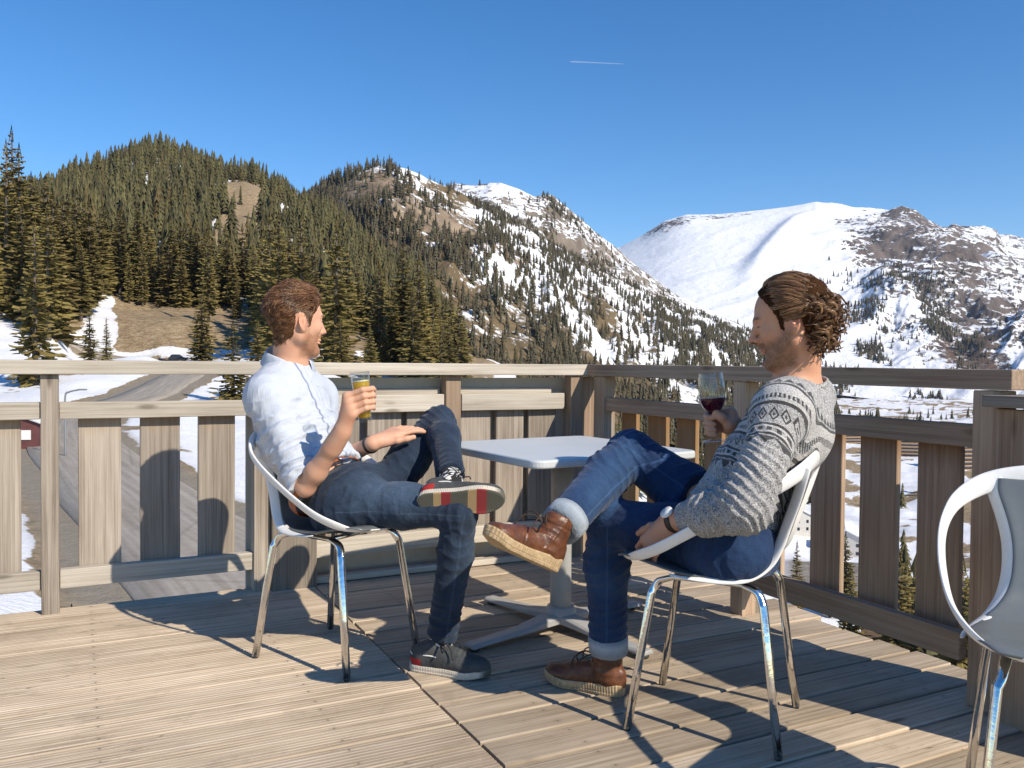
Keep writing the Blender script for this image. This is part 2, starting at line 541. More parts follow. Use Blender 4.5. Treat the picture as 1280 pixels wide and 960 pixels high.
def gz(X, Y):
    """height of the ground at world X, Y (Y metres ahead)"""
    X = np.asarray(X, float); Y = np.asarray(Y, float)
    px = 640 + X / np.maximum(Y, 1) * FPX
    i, a = _cub(px, COLX, None); j, b = _cub(np.log(np.maximum(Y, 5.01)), np.log(ROWD), None)
    def hm(p0, p1, p2, p3, t):
        m1 = (p2 - p0) * .5; m2 = (p3 - p1) * .5
        t2 = t * t; t3 = t2 * t
        return (2 * t3 - 3 * t2 + 1) * p1 + (t3 - 2 * t2 + t) * m1 + (-2 * t3 + 3 * t2) * p2 + (t3 - t2) * m2
    nj = len(ROWD) - 1; ni = len(COLX) - 1
    def row(ii):
        return hm(_ZT[ii, np.maximum(j - 1, 0)], _ZT[ii, j], _ZT[ii, j + 1], _ZT[ii, np.minimum(j + 2, nj)], b)
    a2 = a * a * (3 - 2 * a)
    z = row(i) * (1 - a2) + row(i + 1) * a2
    return z


# road centre line as (photo x, metres ahead)
ROADC = [(520, 21), (370, 24.5), (255, 33), (180, 43), (122, 57), (88, 74), (96, 92), (138, 104), (180, 116), (210, 134), (236, 160), (243, 185), (226, 203), (180, 212), (110, 215), (20, 212)]
_rc = catmull([((x - 640) / FPX * Y, Y, 0) for x, Y in ROADC], 14)
_rz = gz(_rc[:, 0], _rc[:, 1])
for _k in range(60): _rz[1:-1] = .5 * _rz[1:-1] + .25 * (_rz[2:] + _rz[:-2])
RW = 3.4


def road_near(X, Y):
    sh = X.shape; q = np.stack([X.ravel(), Y.ravel()], 1)
    best = np.full(len(q), 1e9); bz = np.zeros(len(q))
    for i in range(len(_rc)):
        d = np.hypot(q[:, 0] - _rc[i, 0], q[:, 1] - _rc[i, 1]); m = d < best
        best[m] = d[m]; bz[m] = _rz[i]
    return best.reshape(sh), bz.reshape(sh)


def ground_z(X, Y):
    X = np.asarray(X, float); Y = np.asarray(Y, float)
    z = gz(X, Y)
    P = np.stack([X, Y, np.zeros_like(X)], -1)
    am = sstep(10, 300, Y)
    z = z + fbm(P / 9, 4, 3) * (.25 + 1.2 * am) + fbm(P / 60, 4, 9) * (6 * am)
    rd, rz = road_near(X, Y)
    k = sstep(RW + 7, RW + .6, rd)
    z = z * (1 - k) + (rz - .12) * k
    px = 640 + X / np.maximum(Y, 1) * FPX
    # flat car park in the valley
    k = sstep(90, 50, np.abs(px - 1040)) * sstep(262, 245, Y) * sstep(196, 212, Y)
    return z * (1 - k) + (-56.5) * k


_px = np.concatenate([np.linspace(-900, -60, 60), np.linspace(-56, 560, 300), np.linspace(564, 1340, 220), np.linspace(1350, 2000, 40)])
_Y = np.exp(np.concatenate([np.linspace(math.log(5), math.log(300), 230), np.linspace(math.log(302), math.log(3500), 130)]))
GX = (_px[:, None] - 640) / FPX * _Y[None, :]; GY = np.broadcast_to(_Y[None, :], GX.shape)
GZ = ground_z(GX, GY)
v = np.stack([GX, GY, GZ], -1).reshape(-1, 3)
a, b = len(_px), len(_Y)
ii = np.arange(a * b).reshape(a, b)
f = np.stack([ii[:-1, :-1], ii[1:, :-1], ii[1:, 1:], ii[:-1, 1:]], -1).reshape(-1, 4)
me = mesh_np('ground', v, f, True)
rdm, _ = road_near(GX, GY)
pxg = np.broadcast_to(_px[:, None], GX.shape)
# earth mask: bare road banks, the eroded cutting above the road, the valley floor patches
ex = np.stack([GX, GY, 0 * GX], -1)
nz = fbm(ex / 14, 5, 21); nz2 = fbm(ex / 40, 4, 5)
earth = sstep(6.2, 4.6, rdm + 2.5 * nz) * .9
cut = .93 * sstep(.0, .6, sstep(219, 226, GY) * sstep(345, 300, GY) * sstep(120, 160, pxg) * sstep(330, 295, pxg) + .45 * nz - .2)
earth = np.maximum(earth, cut)
cliff = sstep(.1, .45, sstep(34, 18, np.abs(pxg - (303 + (GY - 520) * .12))) * sstep(380, 420, GY) * sstep(690, 640, GY) + .5 * nz)
earth = np.maximum(earth, cliff * (pxg > 240) * (pxg < 400) * (GY > 370))
low = sstep(.3, .6, sstep(120, 60, GY) * sstep(760, 840, pxg) + .6 * nz)
earth = np.maximum(earth, low)
earth = np.maximum(earth, sstep(.02, .30, nz2 + .45 * nz) * .75 * (pxg > 800))
earth = np.maximum(earth, sstep(.05, .35, nz2 + .25 * nz) * sstep(150, 260, GY) * sstep(640, 560, pxg) * .95)
brow = sstep(230, 300, GY) * sstep(1000, 600, GY) * sstep(380, 430, pxg) * sstep(640, 560, pxg)
earth = np.maximum(earth, sstep(.1, .4, brow * .8 + .5 * nz))
park = sstep(75, 45, np.abs(pxg - 1045)) * sstep(270, 255, GY) * sstep(190, 205, GY)
attr(me, 'earth', earth.ravel()); attr(me, 'park', park.ravel())
attr(me, 'road', sstep(RW + 2.6, RW + .7, rdm + 1.0 * nz).ravel())
m, t, bs = new_mat('snow_and_earth')
P = t.geo('Position'); n1 = t.noise(P, .35, 8, .65); n2 = t.noise(P, 2.5, 6, .7); n3 = t.noise(P, .06, 6, .6)
e = t.attr('earth'); em = t.mapr(t.math('ADD', t.math('MULTIPLY', e, 1.3), t.math('MULTIPLY', t.math('SUBTRACT', n1, .5), 1.6)), .48, .6)
nzv = t.sep(t.geo('Normal'))[2]
nr = t.noise(t.mapping(P, (.5, .5, 2.2)), .9, 6, .7)
earthc = t.mix(t.mapr(n2, .42, .70), t.ramp(t.math('ADD', t.math('MULTIPLY', n1, .4), t.math('MULTIPLY', nr, .6)), [(.36, (.13, .09, .055)), (.48, (.34, .245, .15)), (.58, (.44, .335, .22)), (.7, (.55, .47, .36))]), (.13, .105, .05))
snowc = t.mix(t.mapr(n3, .35, .7), (.82, .83, .86), (.70, .70, .72))
c = t.mix(em, snowc, earthc)
c = t.mix(t.attr('park'), c, t.mix(t.mapr(n1, .4, .6), (.19, .165, .135), (.30, .27, .235)))
c = t.mix(t.attr('road'), c, (.27, .235, .185))
t.set(bs.inputs['Base Color'], c); t.set(bs.inputs['Roughness'], .9); t.set(bs.inputs['Specular IOR Level'], .15)
t.set(bs.inputs['Normal'], t.bump(t.math('ADD', n1, t.math('MULTIPLY', n2, .4)), .6, .6))
g = obj('ground', me, m); tag(g, kind='structure')

# the road, a ribbon following the terrain
L = np.zeros((len(_rc), 2)); tg = np.gradient(_rc[:, :2], axis=0); tg /= np.linalg.norm(tg, axis=1, keepdims=True)
L = np.stack([-tg[:, 1], tg[:, 0]], 1)
rows = []
offs = [-RW, -RW * .98, -RW * .5, 0, RW * .5, RW * .98, RW]
for k, o in enumerate(offs):
    w = o * (1 + .025 * np.sin(np.arange(len(_rc)) * .37 + o))
    rows.append(np.stack([_rc[:, 0] + L[:, 0] * w, _rc[:, 1] + L[:, 1] * w, _rz + (.06 if 0 < k < 6 else -.3)], 1))
rows = np.stack(rows, 1); v = rows.reshape(-1, 3); n_, k_ = rows.shape[:2]
ii = np.arange(n_ * k_).reshape(n_, k_)
f = np.stack([ii[:-1, :-1], ii[1:, :-1], ii[1:, 1:], ii[:-1, 1:]], -1).reshape(-1, 4)[:, ::-1]
me = mesh_np('road', v, f, True)
dist = np.concatenate([[0], np.cumsum(np.linalg.norm(np.diff(_rc[:, :2], axis=0), axis=1))])
attr(me, 'lane', np.stack([np.broadcast_to(dist[:, None], (n_, k_)), np.broadcast_to(np.array(offs)[None], (n_, k_)), np.zeros((n_, k_))], -1).reshape(-1, 3))
m, t, bs = new_mat('worn_asphalt')
lv = t.attr('lane', 'Vector'); x, y, _ = t.sep(lv)
st = t.noise(t.comb(t.math('MULTIPLY', x, .05), t.math('MULTIPLY', y, 1.3), 0.0), 2.0, 4, .6)
gr = t.noise(t.geo('Position'), 3, 5, .7)
c = t.ramp(t.math('ADD', t.math('MULTIPLY', st, .7), t.math('MULTIPLY', gr, .3)), [(.35, (.235, .20, .16)), (.5, (.32, .28, .23)), (.65, (.40, .355, .30))])
ck = t.voro(t.mapping(lv, (.07, .11, 1)), 1.0, 'DISTANCE_TO_EDGE')
c = t.mix(t.mapr(ck, 0, .007, .25, 0), c, (.06, .055, .05))
t.set(bs.inputs['Base Color'], c); t.set(bs.inputs['Roughness'], .85)
tag(obj('road', me, m), kind='structure')


# ================================================================== mountains
def mountain(name, ridge, foot, ns, nt, disp, mat, back=.45, prof=1.0, seed=0, masks=None, ridge_amp=0., gul=1.0, skew=0., ampf=None, extra=None):
    """slope from foot line up to ridge line (photo x, photo y, metres ahead), then down the far side"""
    rx = np.array(ridge, float); fx = np.array(foot, float)
    s = np.linspace(rx[0, 0], rx[-1, 0], ns)
    def ip(T, k): return np.interp(s, T[:, 0], T[:, k])
    ker = np.array([1, 2, 3, 2, 1]) / 9.
    sm = lambda q: np.convolve(np.pad(q, 2, 'edge'), ker, 'valid')
    fs = (s - s[0]) / (s[-1] - s[0]) * (fx[-1, 0] - fx[0, 0]) + fx[0, 0]
    kk = np.hanning(2 * (ns // 14) + 3); kk /= kk.sum(); hw = len(kk) // 2
    sml = lambda q: np.convolve(np.pad(q, hw, 'reflect', reflect_type='odd'), kk, 'valid')
    Rg = np.array([at(a, b, c) for a, b, c in zip(s, ip(rx, 1), sml(ip(rx, 2)))])
    Ft = np.array([at(a, b, c) for a, b, c in zip(fs, sml(np.interp(fs, fx[:, 0], fx[:, 1])), sml(np.interp(fs, fx[:, 0], fx[:, 2])))])
    tt = np.concatenate([np.linspace(0, 1, nt), 1 + np.linspace(.04, 1, max(8, nt // 6)) ** 1.3])
    S, T = np.meshgrid(s, tt, indexing='ij')
    tc = np.clip(T, 0, 1)[..., None]
    Rs = np.array([at(a, b, c) for a, b, c in zip(s, sml(ip(rx, 1)), sml(ip(rx, 2)))])
    V = Ft[:, None] * (1 - tc) + Rs[:, None] * tc + (Rg - Rs)[:, None] * sstep(.80, 1, tc)
    z0, z1 = Ft[:, None, 2], Rg[:, None, 2]
    bk = np.clip(T - 1, 0, None)
    dirv = (Rg - Ft); dirv[:, 2] = 0; dl = np.linalg.norm(dirv, axis=1)
    V = V + dirv[:, None] * bk[..., None] * 1.0
    V[..., 2] -= (z1 - z0) * bk * back * 2
    along = np.cumsum(np.concatenate([[0], np.linalg.norm(np.diff(Rg[:, :2], axis=0), axis=1)]))
    slope = np.linalg.norm(Rg - Ft, axis=1).mean()
    U = np.broadcast_to(along[:, None], S.shape); Wd = T * slope
    wq = fbm(np.stack([U, Wd, 0 * U], -1) / (disp * 7), 3, seed + 40) * disp * 2.2
    q = np.stack([U + skew * Wd + wq, Wd * .5 + wq, np.full_like(U, seed * 3.1)], -1); q3 = np.stack([U, Wd, np.full_like(U, seed * 1.7)], -1)
    k = disp
    env = np.sin(np.clip(T, 0, 1.0) * math.pi) ** .6 * .9 + ridge_amp * np.exp(-((T - 1) / .06) ** 2)
    D = (ridged(q / (k * 5), 5, seed) * gul * .7 + fbm(q3 / (k * 3), 5, seed + 9) * .6) * k * env
    if ampf is not None: D = D * ampf(S, T)
    if extra is not None: D = D + k * extra(S, T)
    nrmv = np.stack([-dirv[:, 0], -dirv[:, 1], np.zeros(ns)], 1); nrmv /= np.linalg.norm(nrmv, axis=1, keepdims=True)
    nrmv = nrmv * .55; nrmv[:, 2] = .8
    V = V + nrmv[:, None] * D[..., None]
    vv = V.reshape(-1, 3); a, b = S.shape
    ii = np.arange(a * b).reshape(a, b)
    f = np.stack([ii[:-1, :-1], ii[1:, :-1], ii[1:, 1:], ii[:-1, 1:]], -1).reshape(-1, 4)
    me = mesh_np(name, vv, f, True)
    attr(me, 'st', np.stack([S, T, U / 1000.], -1).reshape(-1, 3))
    if masks:
        for nm, fn in masks.items(): attr(me, nm, fn(S, T, q3, D / k).ravel())
    o = obj(name, me, mat); tag(o, kind='structure')
    return V, S, T, D / k, q3


def mount_mat(name, rockc, snow_bias=0., sc=1.0, grass=(.16, .115, .06), thr=.5):
    m, t, b = new_mat(name)
    P = t.geo('Position'); ps = t.vmath('SCALE', P); t.nt.nodes[-1].inputs['Scale'].default_value = sc
    n1 = t.noise(ps, .012, 9, .68); n2 = t.noise(ps, .05, 7, .7); n3 = t.noise(t.mapping(ps, (1, 1, .25)), .03, 7, .65)
    rk = t.attr('rock'); gs = t.attr('grass')
    band = t.noise(t.mapping(ps, (.25, .25, 2.2)), .02, 5, .6)
    nf = t.noise(t.mapping(ps, (1, 1, 1.6)), .11, 6, .72)
    nn = t.math('ADD', t.math('ADD', t.math('MULTIPLY', t.math('SUBTRACT', n2, .5), 2.6), t.math('MULTIPLY', t.math('SUBTRACT', nf, .5), 2.8)), t.math('MULTIPLY', t.math('SUBTRACT', band, .5), 1.0))
    stp = t.mapr(t.sep(t.geo('True Normal'))[2], .84, .60, 0, .42); rk = t.math('ADD', rk, t.math('MULTIPLY', stp, t.mapr(rk, 0, .08, .25, 1.0)))
    rm = t.math('ADD', rk, t.math('MULTIPLY', nn, t.mapr(rk, 0, .22, .30, 1.0)))
    rm = t.mapr(rm, thr - .03, thr + .05)
    gm = t.math('ADD', gs, t.math('ADD', t.math('MULTIPLY', t.math('SUBTRACT', n1, .5), 1.2), t.math('MULTIPLY', t.math('SUBTRACT', n2, .5), .7)))
    gm = t.math('ADD', gm, t.math('MULTIPLY', t.math('SUBTRACT', nf, .5), .8)); gm = t.mapr(gm, thr - .04, thr + .06)
    rc = t.ramp(n3, [(.3, tuple(x * .45 for x in rockc)), (.5, rockc), (.7, tuple(min(1, x * 1.5) for x in rockc))])
    gc = t.ramp(n2, [(.3, tuple(x * .6 for x in grass)), (.6, grass), (.75, tuple(x * 1.4 for x in grass))])
    sn = t.mix(t.mapr(n1, .3, .7), (.86, .87, .90), (.80, .81, .84))
    c = t.mix(gm, sn, gc); c = t.mix(rm, c, rc)
    t.set(b.inputs['Base Color'], c); t.set(b.inputs['Roughness'], .9); t.set(b.inputs['Specular IOR Level'], .1)
    nb = t.bump(t.math('ADD', t.math('MULTIPLY', n2, .5), t.math('MULTIPLY', n3, t.math('ADD', .3, rm))), .7, 10 / sc)
    t.set(b.inputs['Normal'], nb)
    return m


def gauss(S, T, s0, t0, ss, st): return np.exp(-((S - s0) / ss) ** 2 - ((T - t0) / st) ** 2)


# --- wooded ridge in the middle distance
RIDGE_B = [(300, 300, 1150), (370, 258, 1080), (405, 236, 1020), (440, 214, 960), (470, 208, 940), (505, 213, 950), (540, 229, 980), (580, 244, 1020), (620, 262, 1080),
           (680, 300, 1180), (720, 322, 1230), (760, 345, 1300), (800, 362, 1380), (850, 384, 1480), (900, 402, 1620), (935, 416, 1720), (980, 445, 1900), (1040, 490, 2100)]
FOOT_B = [(340, 470, 560), (500, 478, 560), (650, 500, 560), (740, 530, 600), (900, 570, 680), (1060, 560, 900)]


def rockB(S, T, q, D):
    n = fbm(q / 90, 4, 2)
    r = gauss(S, T, 455, .90, 40, .12) * .75 + gauss(S, T, 520, .74, 66, .15) * .75 + gauss(S, T, 440, .78, 34, .14) * .55 + gauss(S, T, 585, .62, 50, .1) * .5
    return np.clip(r + .25 * n - .08, 0, 1)
def grassB(S, T, q, D):
    n = fbm(q / 120, 5, 4)
    return np.clip(.64 - .24 * sstep(560, 720, S) * sstep(.12, .35, T) + .4 * n - .18 * sstep(480, 560, S) * sstep(.55, .85, T) * sstep(.98, .9, T) + .25 * sstep(.35, .0, T), 0, 1)
matB = mount_mat('wooded_ridge_rock', (.27, .205, .145), sc=1.0, grass=(.17, .125, .07))
VB, SB, TB, DB, QB = mountain('wooded_ridge', RIDGE_B, FOOT_B, 330, 190, 26, matB, seed=3, masks={'rock': rockB, 'grass': grassB}, ridge_amp=.35)

# --- snowy shoulder with avalanche barriers behind it
RIDGE_E = [(500, 262, 1900), (545, 236, 1800), (570, 231, 1760), (600, 230, 1720), (625, 228, 1700), (650, 238, 1720), (668, 247, 1740), (690, 245, 1760), (705, 258, 1780),
           (740, 285, 1830), (765, 305, 1880), (800, 338, 1950), (850, 372, 2050), (930, 408, 2200), (1000, 450, 2400)]
FOOT_E = [(480, 420, 1250), (640, 400, 1250), (800, 430, 1400), (1000, 480, 1700)]
def rockE(S, T, q, D):
    n = fbm(q / 120, 5, 8); w = np.sin(T * 78 + 2.5 * fbm(q / 200, 3, 6)) > .80
    return np.clip(.24 + .4 * n + .28 * w * (n > -.2) + .35 * gauss(S, T, 690, .8, 40, .25), 0, 1)
def grassE(S, T, q, D):
    return np.clip(.14 + .4 * fbm(q / 150, 5, 14) + .2 * gauss(S, T, 720, .5, 70, .3), 0, 1)
matE = mount_mat('snow_shoulder_rock', (.20, .165, .13), sc=.8, grass=(.13, .10, .06))
VE, SE, TE, DE, QE = mountain('snow_shoulder', RIDGE_E, FOOT_E, 240, 130, 30, matE, seed=5, masks={'rock': rockE, 'grass': grassE}, ridge_amp=.25)

# --- the big snow mountain
RIDGE_C = [(700, 330, 5600), (775, 309, 5400), (800, 296, 5200), (830, 277, 5050), (858, 269, 5000), (900, 268, 4950), (950, 263, 4900), (990, 258, 4850), (1020, 254, 4800), (1040, 257, 4800), (1060, 262, 4800),
           (1085, 267, 4750), (1110, 270, 4700), (1128, 265, 4650), (1145, 269, 4620), (1160, 281, 4600), (1180, 288, 4600), (1192, 280, 4560), (1202, 287, 4560), (1230, 289, 4520),
           (1245, 293, 4500), (1258, 312, 4500), (1285, 318, 4500), (1340, 330, 4500), (1450, 338, 4600), (1600, 318, 4700), (1800, 352, 4900), (2000, 380, 5000)]
FOOT_C = [(700, 470, 2600), (900, 475, 2500), (1100, 500, 2300), (1300, 520, 2000), (1450, 520, 2000), (2000, 520, 2200)]
def rockC(S, T, q, D):
    n = fbm(q / 260, 5, 31); n2 = fbm(np.stack([q[..., 0] * 1.0, q[..., 1] * .3, q[..., 2]], -1) / 180, 5, 33)
    rib = sstep(.12, .4, D)
    r = gauss(S, T, 835, .94, 28, .06) * .42 + gauss(S, T, 895, .97, 55, .025) * .38
    east = sstep(1000, 1060, S + 120 * (T - 1))
    dg = fbm(np.stack([(q[..., 0] - .62 * q[..., 1]) * 1.0, (q[..., 1] + .4 * q[..., 0]) * .16, q[..., 2]], -1) / 130, 4, 37)
    r = r + east * (.10 + .17 * gauss(S, T, 1132, .93, 48, .10) + .20 * gauss(S, T, 1200, .86, 44, .15) + .22 * gauss(S, T, 1070, .78, 45, .10) + .25 * gauss(S, T, 1232, .42, 40, .2) + .16 * gauss(S, T, 1100, .5, 60, .13) + .36 * sstep(.0, .4, dg) * sstep(.3, .5, T) * sstep(1.0, .9, T)
                    + .12 * (n2 > .12) * sstep(.98, .8, T) * sstep(.25, .45, T))
    r = r * (1 - .8 * gauss(S, T, 1270, .6, 40, .3))
    return np.clip(r + .3 * n * east, 0, 1)
def grassC(S, T, q, D):
    return np.clip(gauss(S, T, 1225, .22, 70, .16) * .7 + .3 * fbm(q / 200, 4, 40) - .1, 0, 1) * sstep(1000, 1080, S)
matC = mount_mat('snow_mountain_rock', (.135, .108, .094), sc=.42, grass=(.14, .095, .07), thr=.42)
VC, SCm, TC, DC, QC = mountain('snow_mountain', RIDGE_C, FOOT_C, 860, 240, 95, matC, seed=11, masks={'rock': rockC, 'grass': grassC}, ridge_amp=.34, gul=1.35, skew=-.55,
                              ampf=lambda S, T: .15 + 1.25 * sstep(985, 1085, S + 60 * (T - 1)), extra=lambda S, T: .55 * np.exp(-((S - (1032 - 150 * np.clip(1 - T, 0, 1) ** .8)) / 17) ** 2) * sstep(.35, .6, T) * sstep(.96, .80, T))
# --- farthest peak
RIDGE_D = [(1200, 300, 9000), (1240, 293, 9000), (1262, 293, 9000), (1285, 299, 9000), (1330, 285, 9000), (1420, 300, 9000)]
mountain('far_peak', RIDGE_D, [(1180, 420, 7000), (1440, 420, 7000)], 80, 40, 120, matC, seed=17, masks={'rock': lambda S, T, q, D: np.clip(.2 + .4 * fbm(q / 300, 4, 50), 0, 1), 'grass': lambda S, T, q, D: S * 0}, ridge_amp=.1)
# ================================================================== conifers
def conifer_mesh(name, seed, H=10., Rm=2.1, whorls=26, per=8, bare=.06):
    r = np.random.default_rng(seed)
    V = []; F = []; n = 0
    def quad(a, b, c, d):
        nonlocal n
        V.extend((a, b, c, d)); F.append((n, n + 1, n + 2, n + 3)); n += 4
    for w in range(whorls):
        t0_ = (w + r.uniform(-.4, .4)) / (whorls - 1)
        k = max(4, int(per * (1 - .5 * min(max(t0_, 0), 1))))
        a0 = r.uniform(0, 6.28)
        for i in range(k):
            a = a0 + 6.283 * (i + r.uniform(-.35, .35)) / k
            t = min(max(t0_ + r.uniform(-.75, .75) / whorls, 0), 1); h = H * (bare + (1 - bare) * t * .985)
            L0 = Rm * ((1 - t) ** .75 * .96 + .035) * (1 if t > .12 else .72 + 2.3 * t)
            L = L0 * r.uniform(.62, 1.12)
            if r.random() < .07: continue
            d = np.array([math.cos(a), math.sin(a), 0]); s = np.array([-d[1], d[0], 0])
            dr = r.uniform(.18, .5) * L * (1 - .75 * t); up = L * .10
            wd = (.085 * L + .085) * r.uniform(.7, 1.4)
            pts = []
            for q in (0, .35, .7, 1.0):
                pts.append(np.array([0, 0, h]) + d * L * q + np.array([0, 0, up * q - dr * q ** 1.6 + (.10 * L if q == 1 else 0)]))
            ws = (.25, 1.0, .8, .12)
            for q in range(3):
                A, B = pts[q], pts[q + 1]
                for sg in (-1, 1):
                    hang = np.array([0, 0, -r.uniform(.3, .8) * wd])
                    jit = d * r.uniform(-.1, .22) * L
                    quad(A, B, B + s * sg * wd * ws[q + 1] * r.uniform(.8, 1.5) + hang * .8 + jit, A + s * sg * wd * ws[q] * r.uniform(.8, 1.5) + hang + jit * .4)
            # hanging twig curtain
            B = pts[1] * .5 + pts[2] * .5
            quad(pts[1], pts[2], pts[2] + np.array([0, 0, -wd * r.uniform(.8, 1.7)]) - d * .1 * L, pts[1] + np.array([0, 0, -wd * r.uniform(.6, 1.3)]))
    for i in range(3):
        a = i * 2.1; d = np.array([math.cos(a), math.sin(a), 0]) * .05 * Rm
        quad(np.array([0, 0, H]), np.array([0, 0, H * 1.03]), d + np.array([0, 0, H * .93]), d * 2.2 + np.array([0, 0, H * .91]))
    V = np.array(V); me = mesh_np(name, V, np.array(F))
    rad = np.hypot(V[:, 0], V[:, 1])
    attr(me, 'tip', np.clip(rad / (Rm * np.clip(1 - V[:, 2] / H, .05, 1)), 0, 1))
    return me


def trunk_mesh(name, seed, H=10.):
    r = np.random.default_rng(seed); b = MB()
    zs = np.linspace(-.6, H * .96, 7)
    b.tube([(r.uniform(-.03, .03), r.uniform(-.03, .03), z) for z in zs], [.21 * (1 - max(z, 0) / H * .93) + .012 for z in zs], 7)
    for k in range(10):
        h = H * r.uniform(.05, .5); a = r.uniform(0, 6.28); L = r.uniform(.3, .9)
        b.tube([(0, 0, h), (math.cos(a) * L, math.sin(a) * L, h - .1 * L)], [.03, .008], 4)
    return b.me(name, True)


def needle_mat(name, dark, light, var):
    m, t, b = new_mat(name)
    P = t.geo('Position'); n = t.noise(P, 1.1, 4, .7); n2 = t.noise(P, .16, 2, .5)
    f = t.math('ADD', t.math('MULTIPLY', n, .7), t.math('MULTIPLY', n2, .35))
    c = t.ramp(f, [(.3, dark), (.52, tuple(.5 * (x + y) for x, y in zip(dark, light))), (.75, light)])
    rv = t.attr('shade') if var == 'attr' else t.rand()
    c = t.mix(1.0, c, t.mapr(rv, 0, 1, .62, 1.35), 'MULTIPLY')
    c = t.mix(t.mapr(t.math('FRACT', t.math('MULTIPLY', rv, 7.3)), .72, 1, 0, .55), c, (.115, .075, .028))
    t.set(b.inputs['Base Color'], c); t.set(b.inputs['Roughness'], .75); t.set(b.inputs['Specular IOR Level'], .25)
    return m
M_needle = needle_mat('spruce_needles', (.066, .057, .019), (.235, .18, .054), 'obj')
M_bark = simple('spruce_bark', (.12, .095, .075), .9, 0, .02, .35, 8)
CR = [conifer_mesh('spruce_crown', 100 + k, 10, (2.0, 1.75, 2.3, 1.9, 2.15, 1.6)[k], (36, 38, 34, 37, 38, 35)[k], (9, 9, 10, 9, 10, 8)[k], (.05, .1, .02, .16, .04, .02)[k]) for k in range(6)]
TK = [trunk_mesh('spruce_trunk', 200 + k) for k in range(6)]


def conifer(x, y, z, h, k, label, group, wide=1.0, rz=None):
    o = thing('spruce_tree', label, 'tree', (x, y, z), random.uniform(0, 6.28) if rz is None else rz, group)
    s = h / 10.; o.scale = (s * wide, s * wide, s)
    for nm, me in (('crown', CR[k]), ('trunk', TK[k])):
        c = bpy.data.objects.new(nm, me); COL.objects.link(c); c.parent = o
        if not me.materials: me.materials.append(M_needle if nm == 'crown' else M_bark)
    return o


# ---- candidate sites on the wooded slope left of the valley
N = 21500
cx = rng.uniform(-480, 580, N); cy = np.sqrt(rng.uniform(190 ** 2, 860 ** 2, N))
X = (cx - 640) / FPX * cy
rd, _ = road_near(X, cy)
Pn = np.stack([X, cy, 0 * X], -1)
ok = rd > 11
clear = fbm(Pn / 38, 4, 71)
inner = (cx > 112) & (cx < 318) & (cy < 296)
ok &= ~((cy < 330) & inner & (rng.random(N) < .985))
ok &= ~((cy < 235) & (cx > 70) & (cx < 330) & (rng.random(N) < .93))
ok &= ~((cy < 214) & (rng.random(N) < .75)); ok &= ~((cx > 395) & (cx < 470) & (cy < 380) & (clear > -.12))
ok &= ~((cx > 395) & (cy > 225) & (cy < 330) & (rng.random(N) < .75))
ok &= ~((clear > .34) & (rng.random(N) < .8))
# a band of cliff on the right flank of the hill
ok &= ~((np.abs(cx - (300 + (cy - 520) * .12)) < 27) & (cy > 390) & (cy < 660) & (rng.random(N) < .93))
ok &= rng.random(N) < np.clip(1.15 - cy / 1500, .5, 1)
X, Y, cx = X[ok], cy[ok], cx[ok]
# thin out trees standing too close to one another
cell = {}; keep = []
for i in np.argsort(Y):
    g_ = (int(X[i] // 3.6), int(Y[i] // 3.6))
    if any((g_[0] + a, g_[1] + b) in cell for a in (-1, 0, 1) for b in (-1, 0, 1)) and rng.random() < .68: continue
    cell[g_] = 1; keep.append(i)
X, Y, cx = X[keep], Y[keep], cx[keep]
Zt = ground_z(X, Y)
Ht = rng.uniform(13, 25, len(X)) * np.clip(1.2 - Y / 1900, .8, 1.1) * (1 + .28 * sstep(430, 260, Y))
Ht[(rng.random(len(X)) < .18)] *= .55
front = np.where((cx > -25) & (cx < 620))[0]
near = front[np.argsort(Y[front])[:255]]
isn = np.zeros(len(X), bool); isn[near] = True
for j in near:
    wv = float(np.clip(rng.normal(1.0, .12), .75, 1.3))
    conifer(X[j], Y[j], Zt[j] - .4, float(Ht[j]), int(rng.integers(6)), 'dark olive spruce standing in the wood on the slope above the road', 'spruces in the wood on the slope above the road', wv)

# ---- trees one can tell apart
def single(px, Y_, h, k, label, wide=1.0, dz=0.0, group=None):
    x = (px - 640) / FPX * Y_
    return conifer(x, Y_, float(ground_z(np.array([x]), np.array([Y_]))[0]) - .3 + dz, h, k, label, group, wide, 1.0 + k)
single(291, 112, 10.8, 2, 'broad olive spruce behind the rail left of the man in the white shirt', 1.25)
single(322, 118, 11.2, 4, 'spruce right behind the head of the man in the white shirt', 1.15)
single(44, 128, 25, 0, 'tall spruce on the snow at the far left above the fence rail', .9)
for _i, (_px, _Y, _ht) in enumerate(((-8, 226, 47), (9, 222, 44), (25, 230, 45), (40, 236, 38), (58, 240, 37), (80, 246, 33), (96, 250, 36), (16, 262, 50), (128, 300, 32), (150, 304, 30), (172, 312, 33))):
    single(_px, _Y, _ht, (_i * 5) % 6, 'very tall spruce at the front edge of the wood towards the left edge', 1.0 if _i % 2 else .85, 0, 'very tall spruces at the left edge of the wood')
single(112, 168, 11.5, 1, 'left one of the two young green spruces above the streetlamp', 1.1)
single(133, 170, 9.5, 5, 'right one of the two young green spruces above the streetlamp', 1.25)
single(252, 205, 17, 4, 'spruce at the right end of the bare earth cutting above the car', 1.2)
single(425, 175, 12, 2, 'spruce directly above the beer glass behind the rail', 1.3)
single(462, 190, 12, 4, 'spruce right of the beer glass below the bare hillside clearing', 1.25)
single(88, 13.2, 1.9, 2, 'small yellowish fir shrub growing below the terrace behind the left fence', 1.2, dz=.2)
single(1070, 128, 15, 4, 'dark spruce in the valley seen through the fence above the blue roof', 1.1)
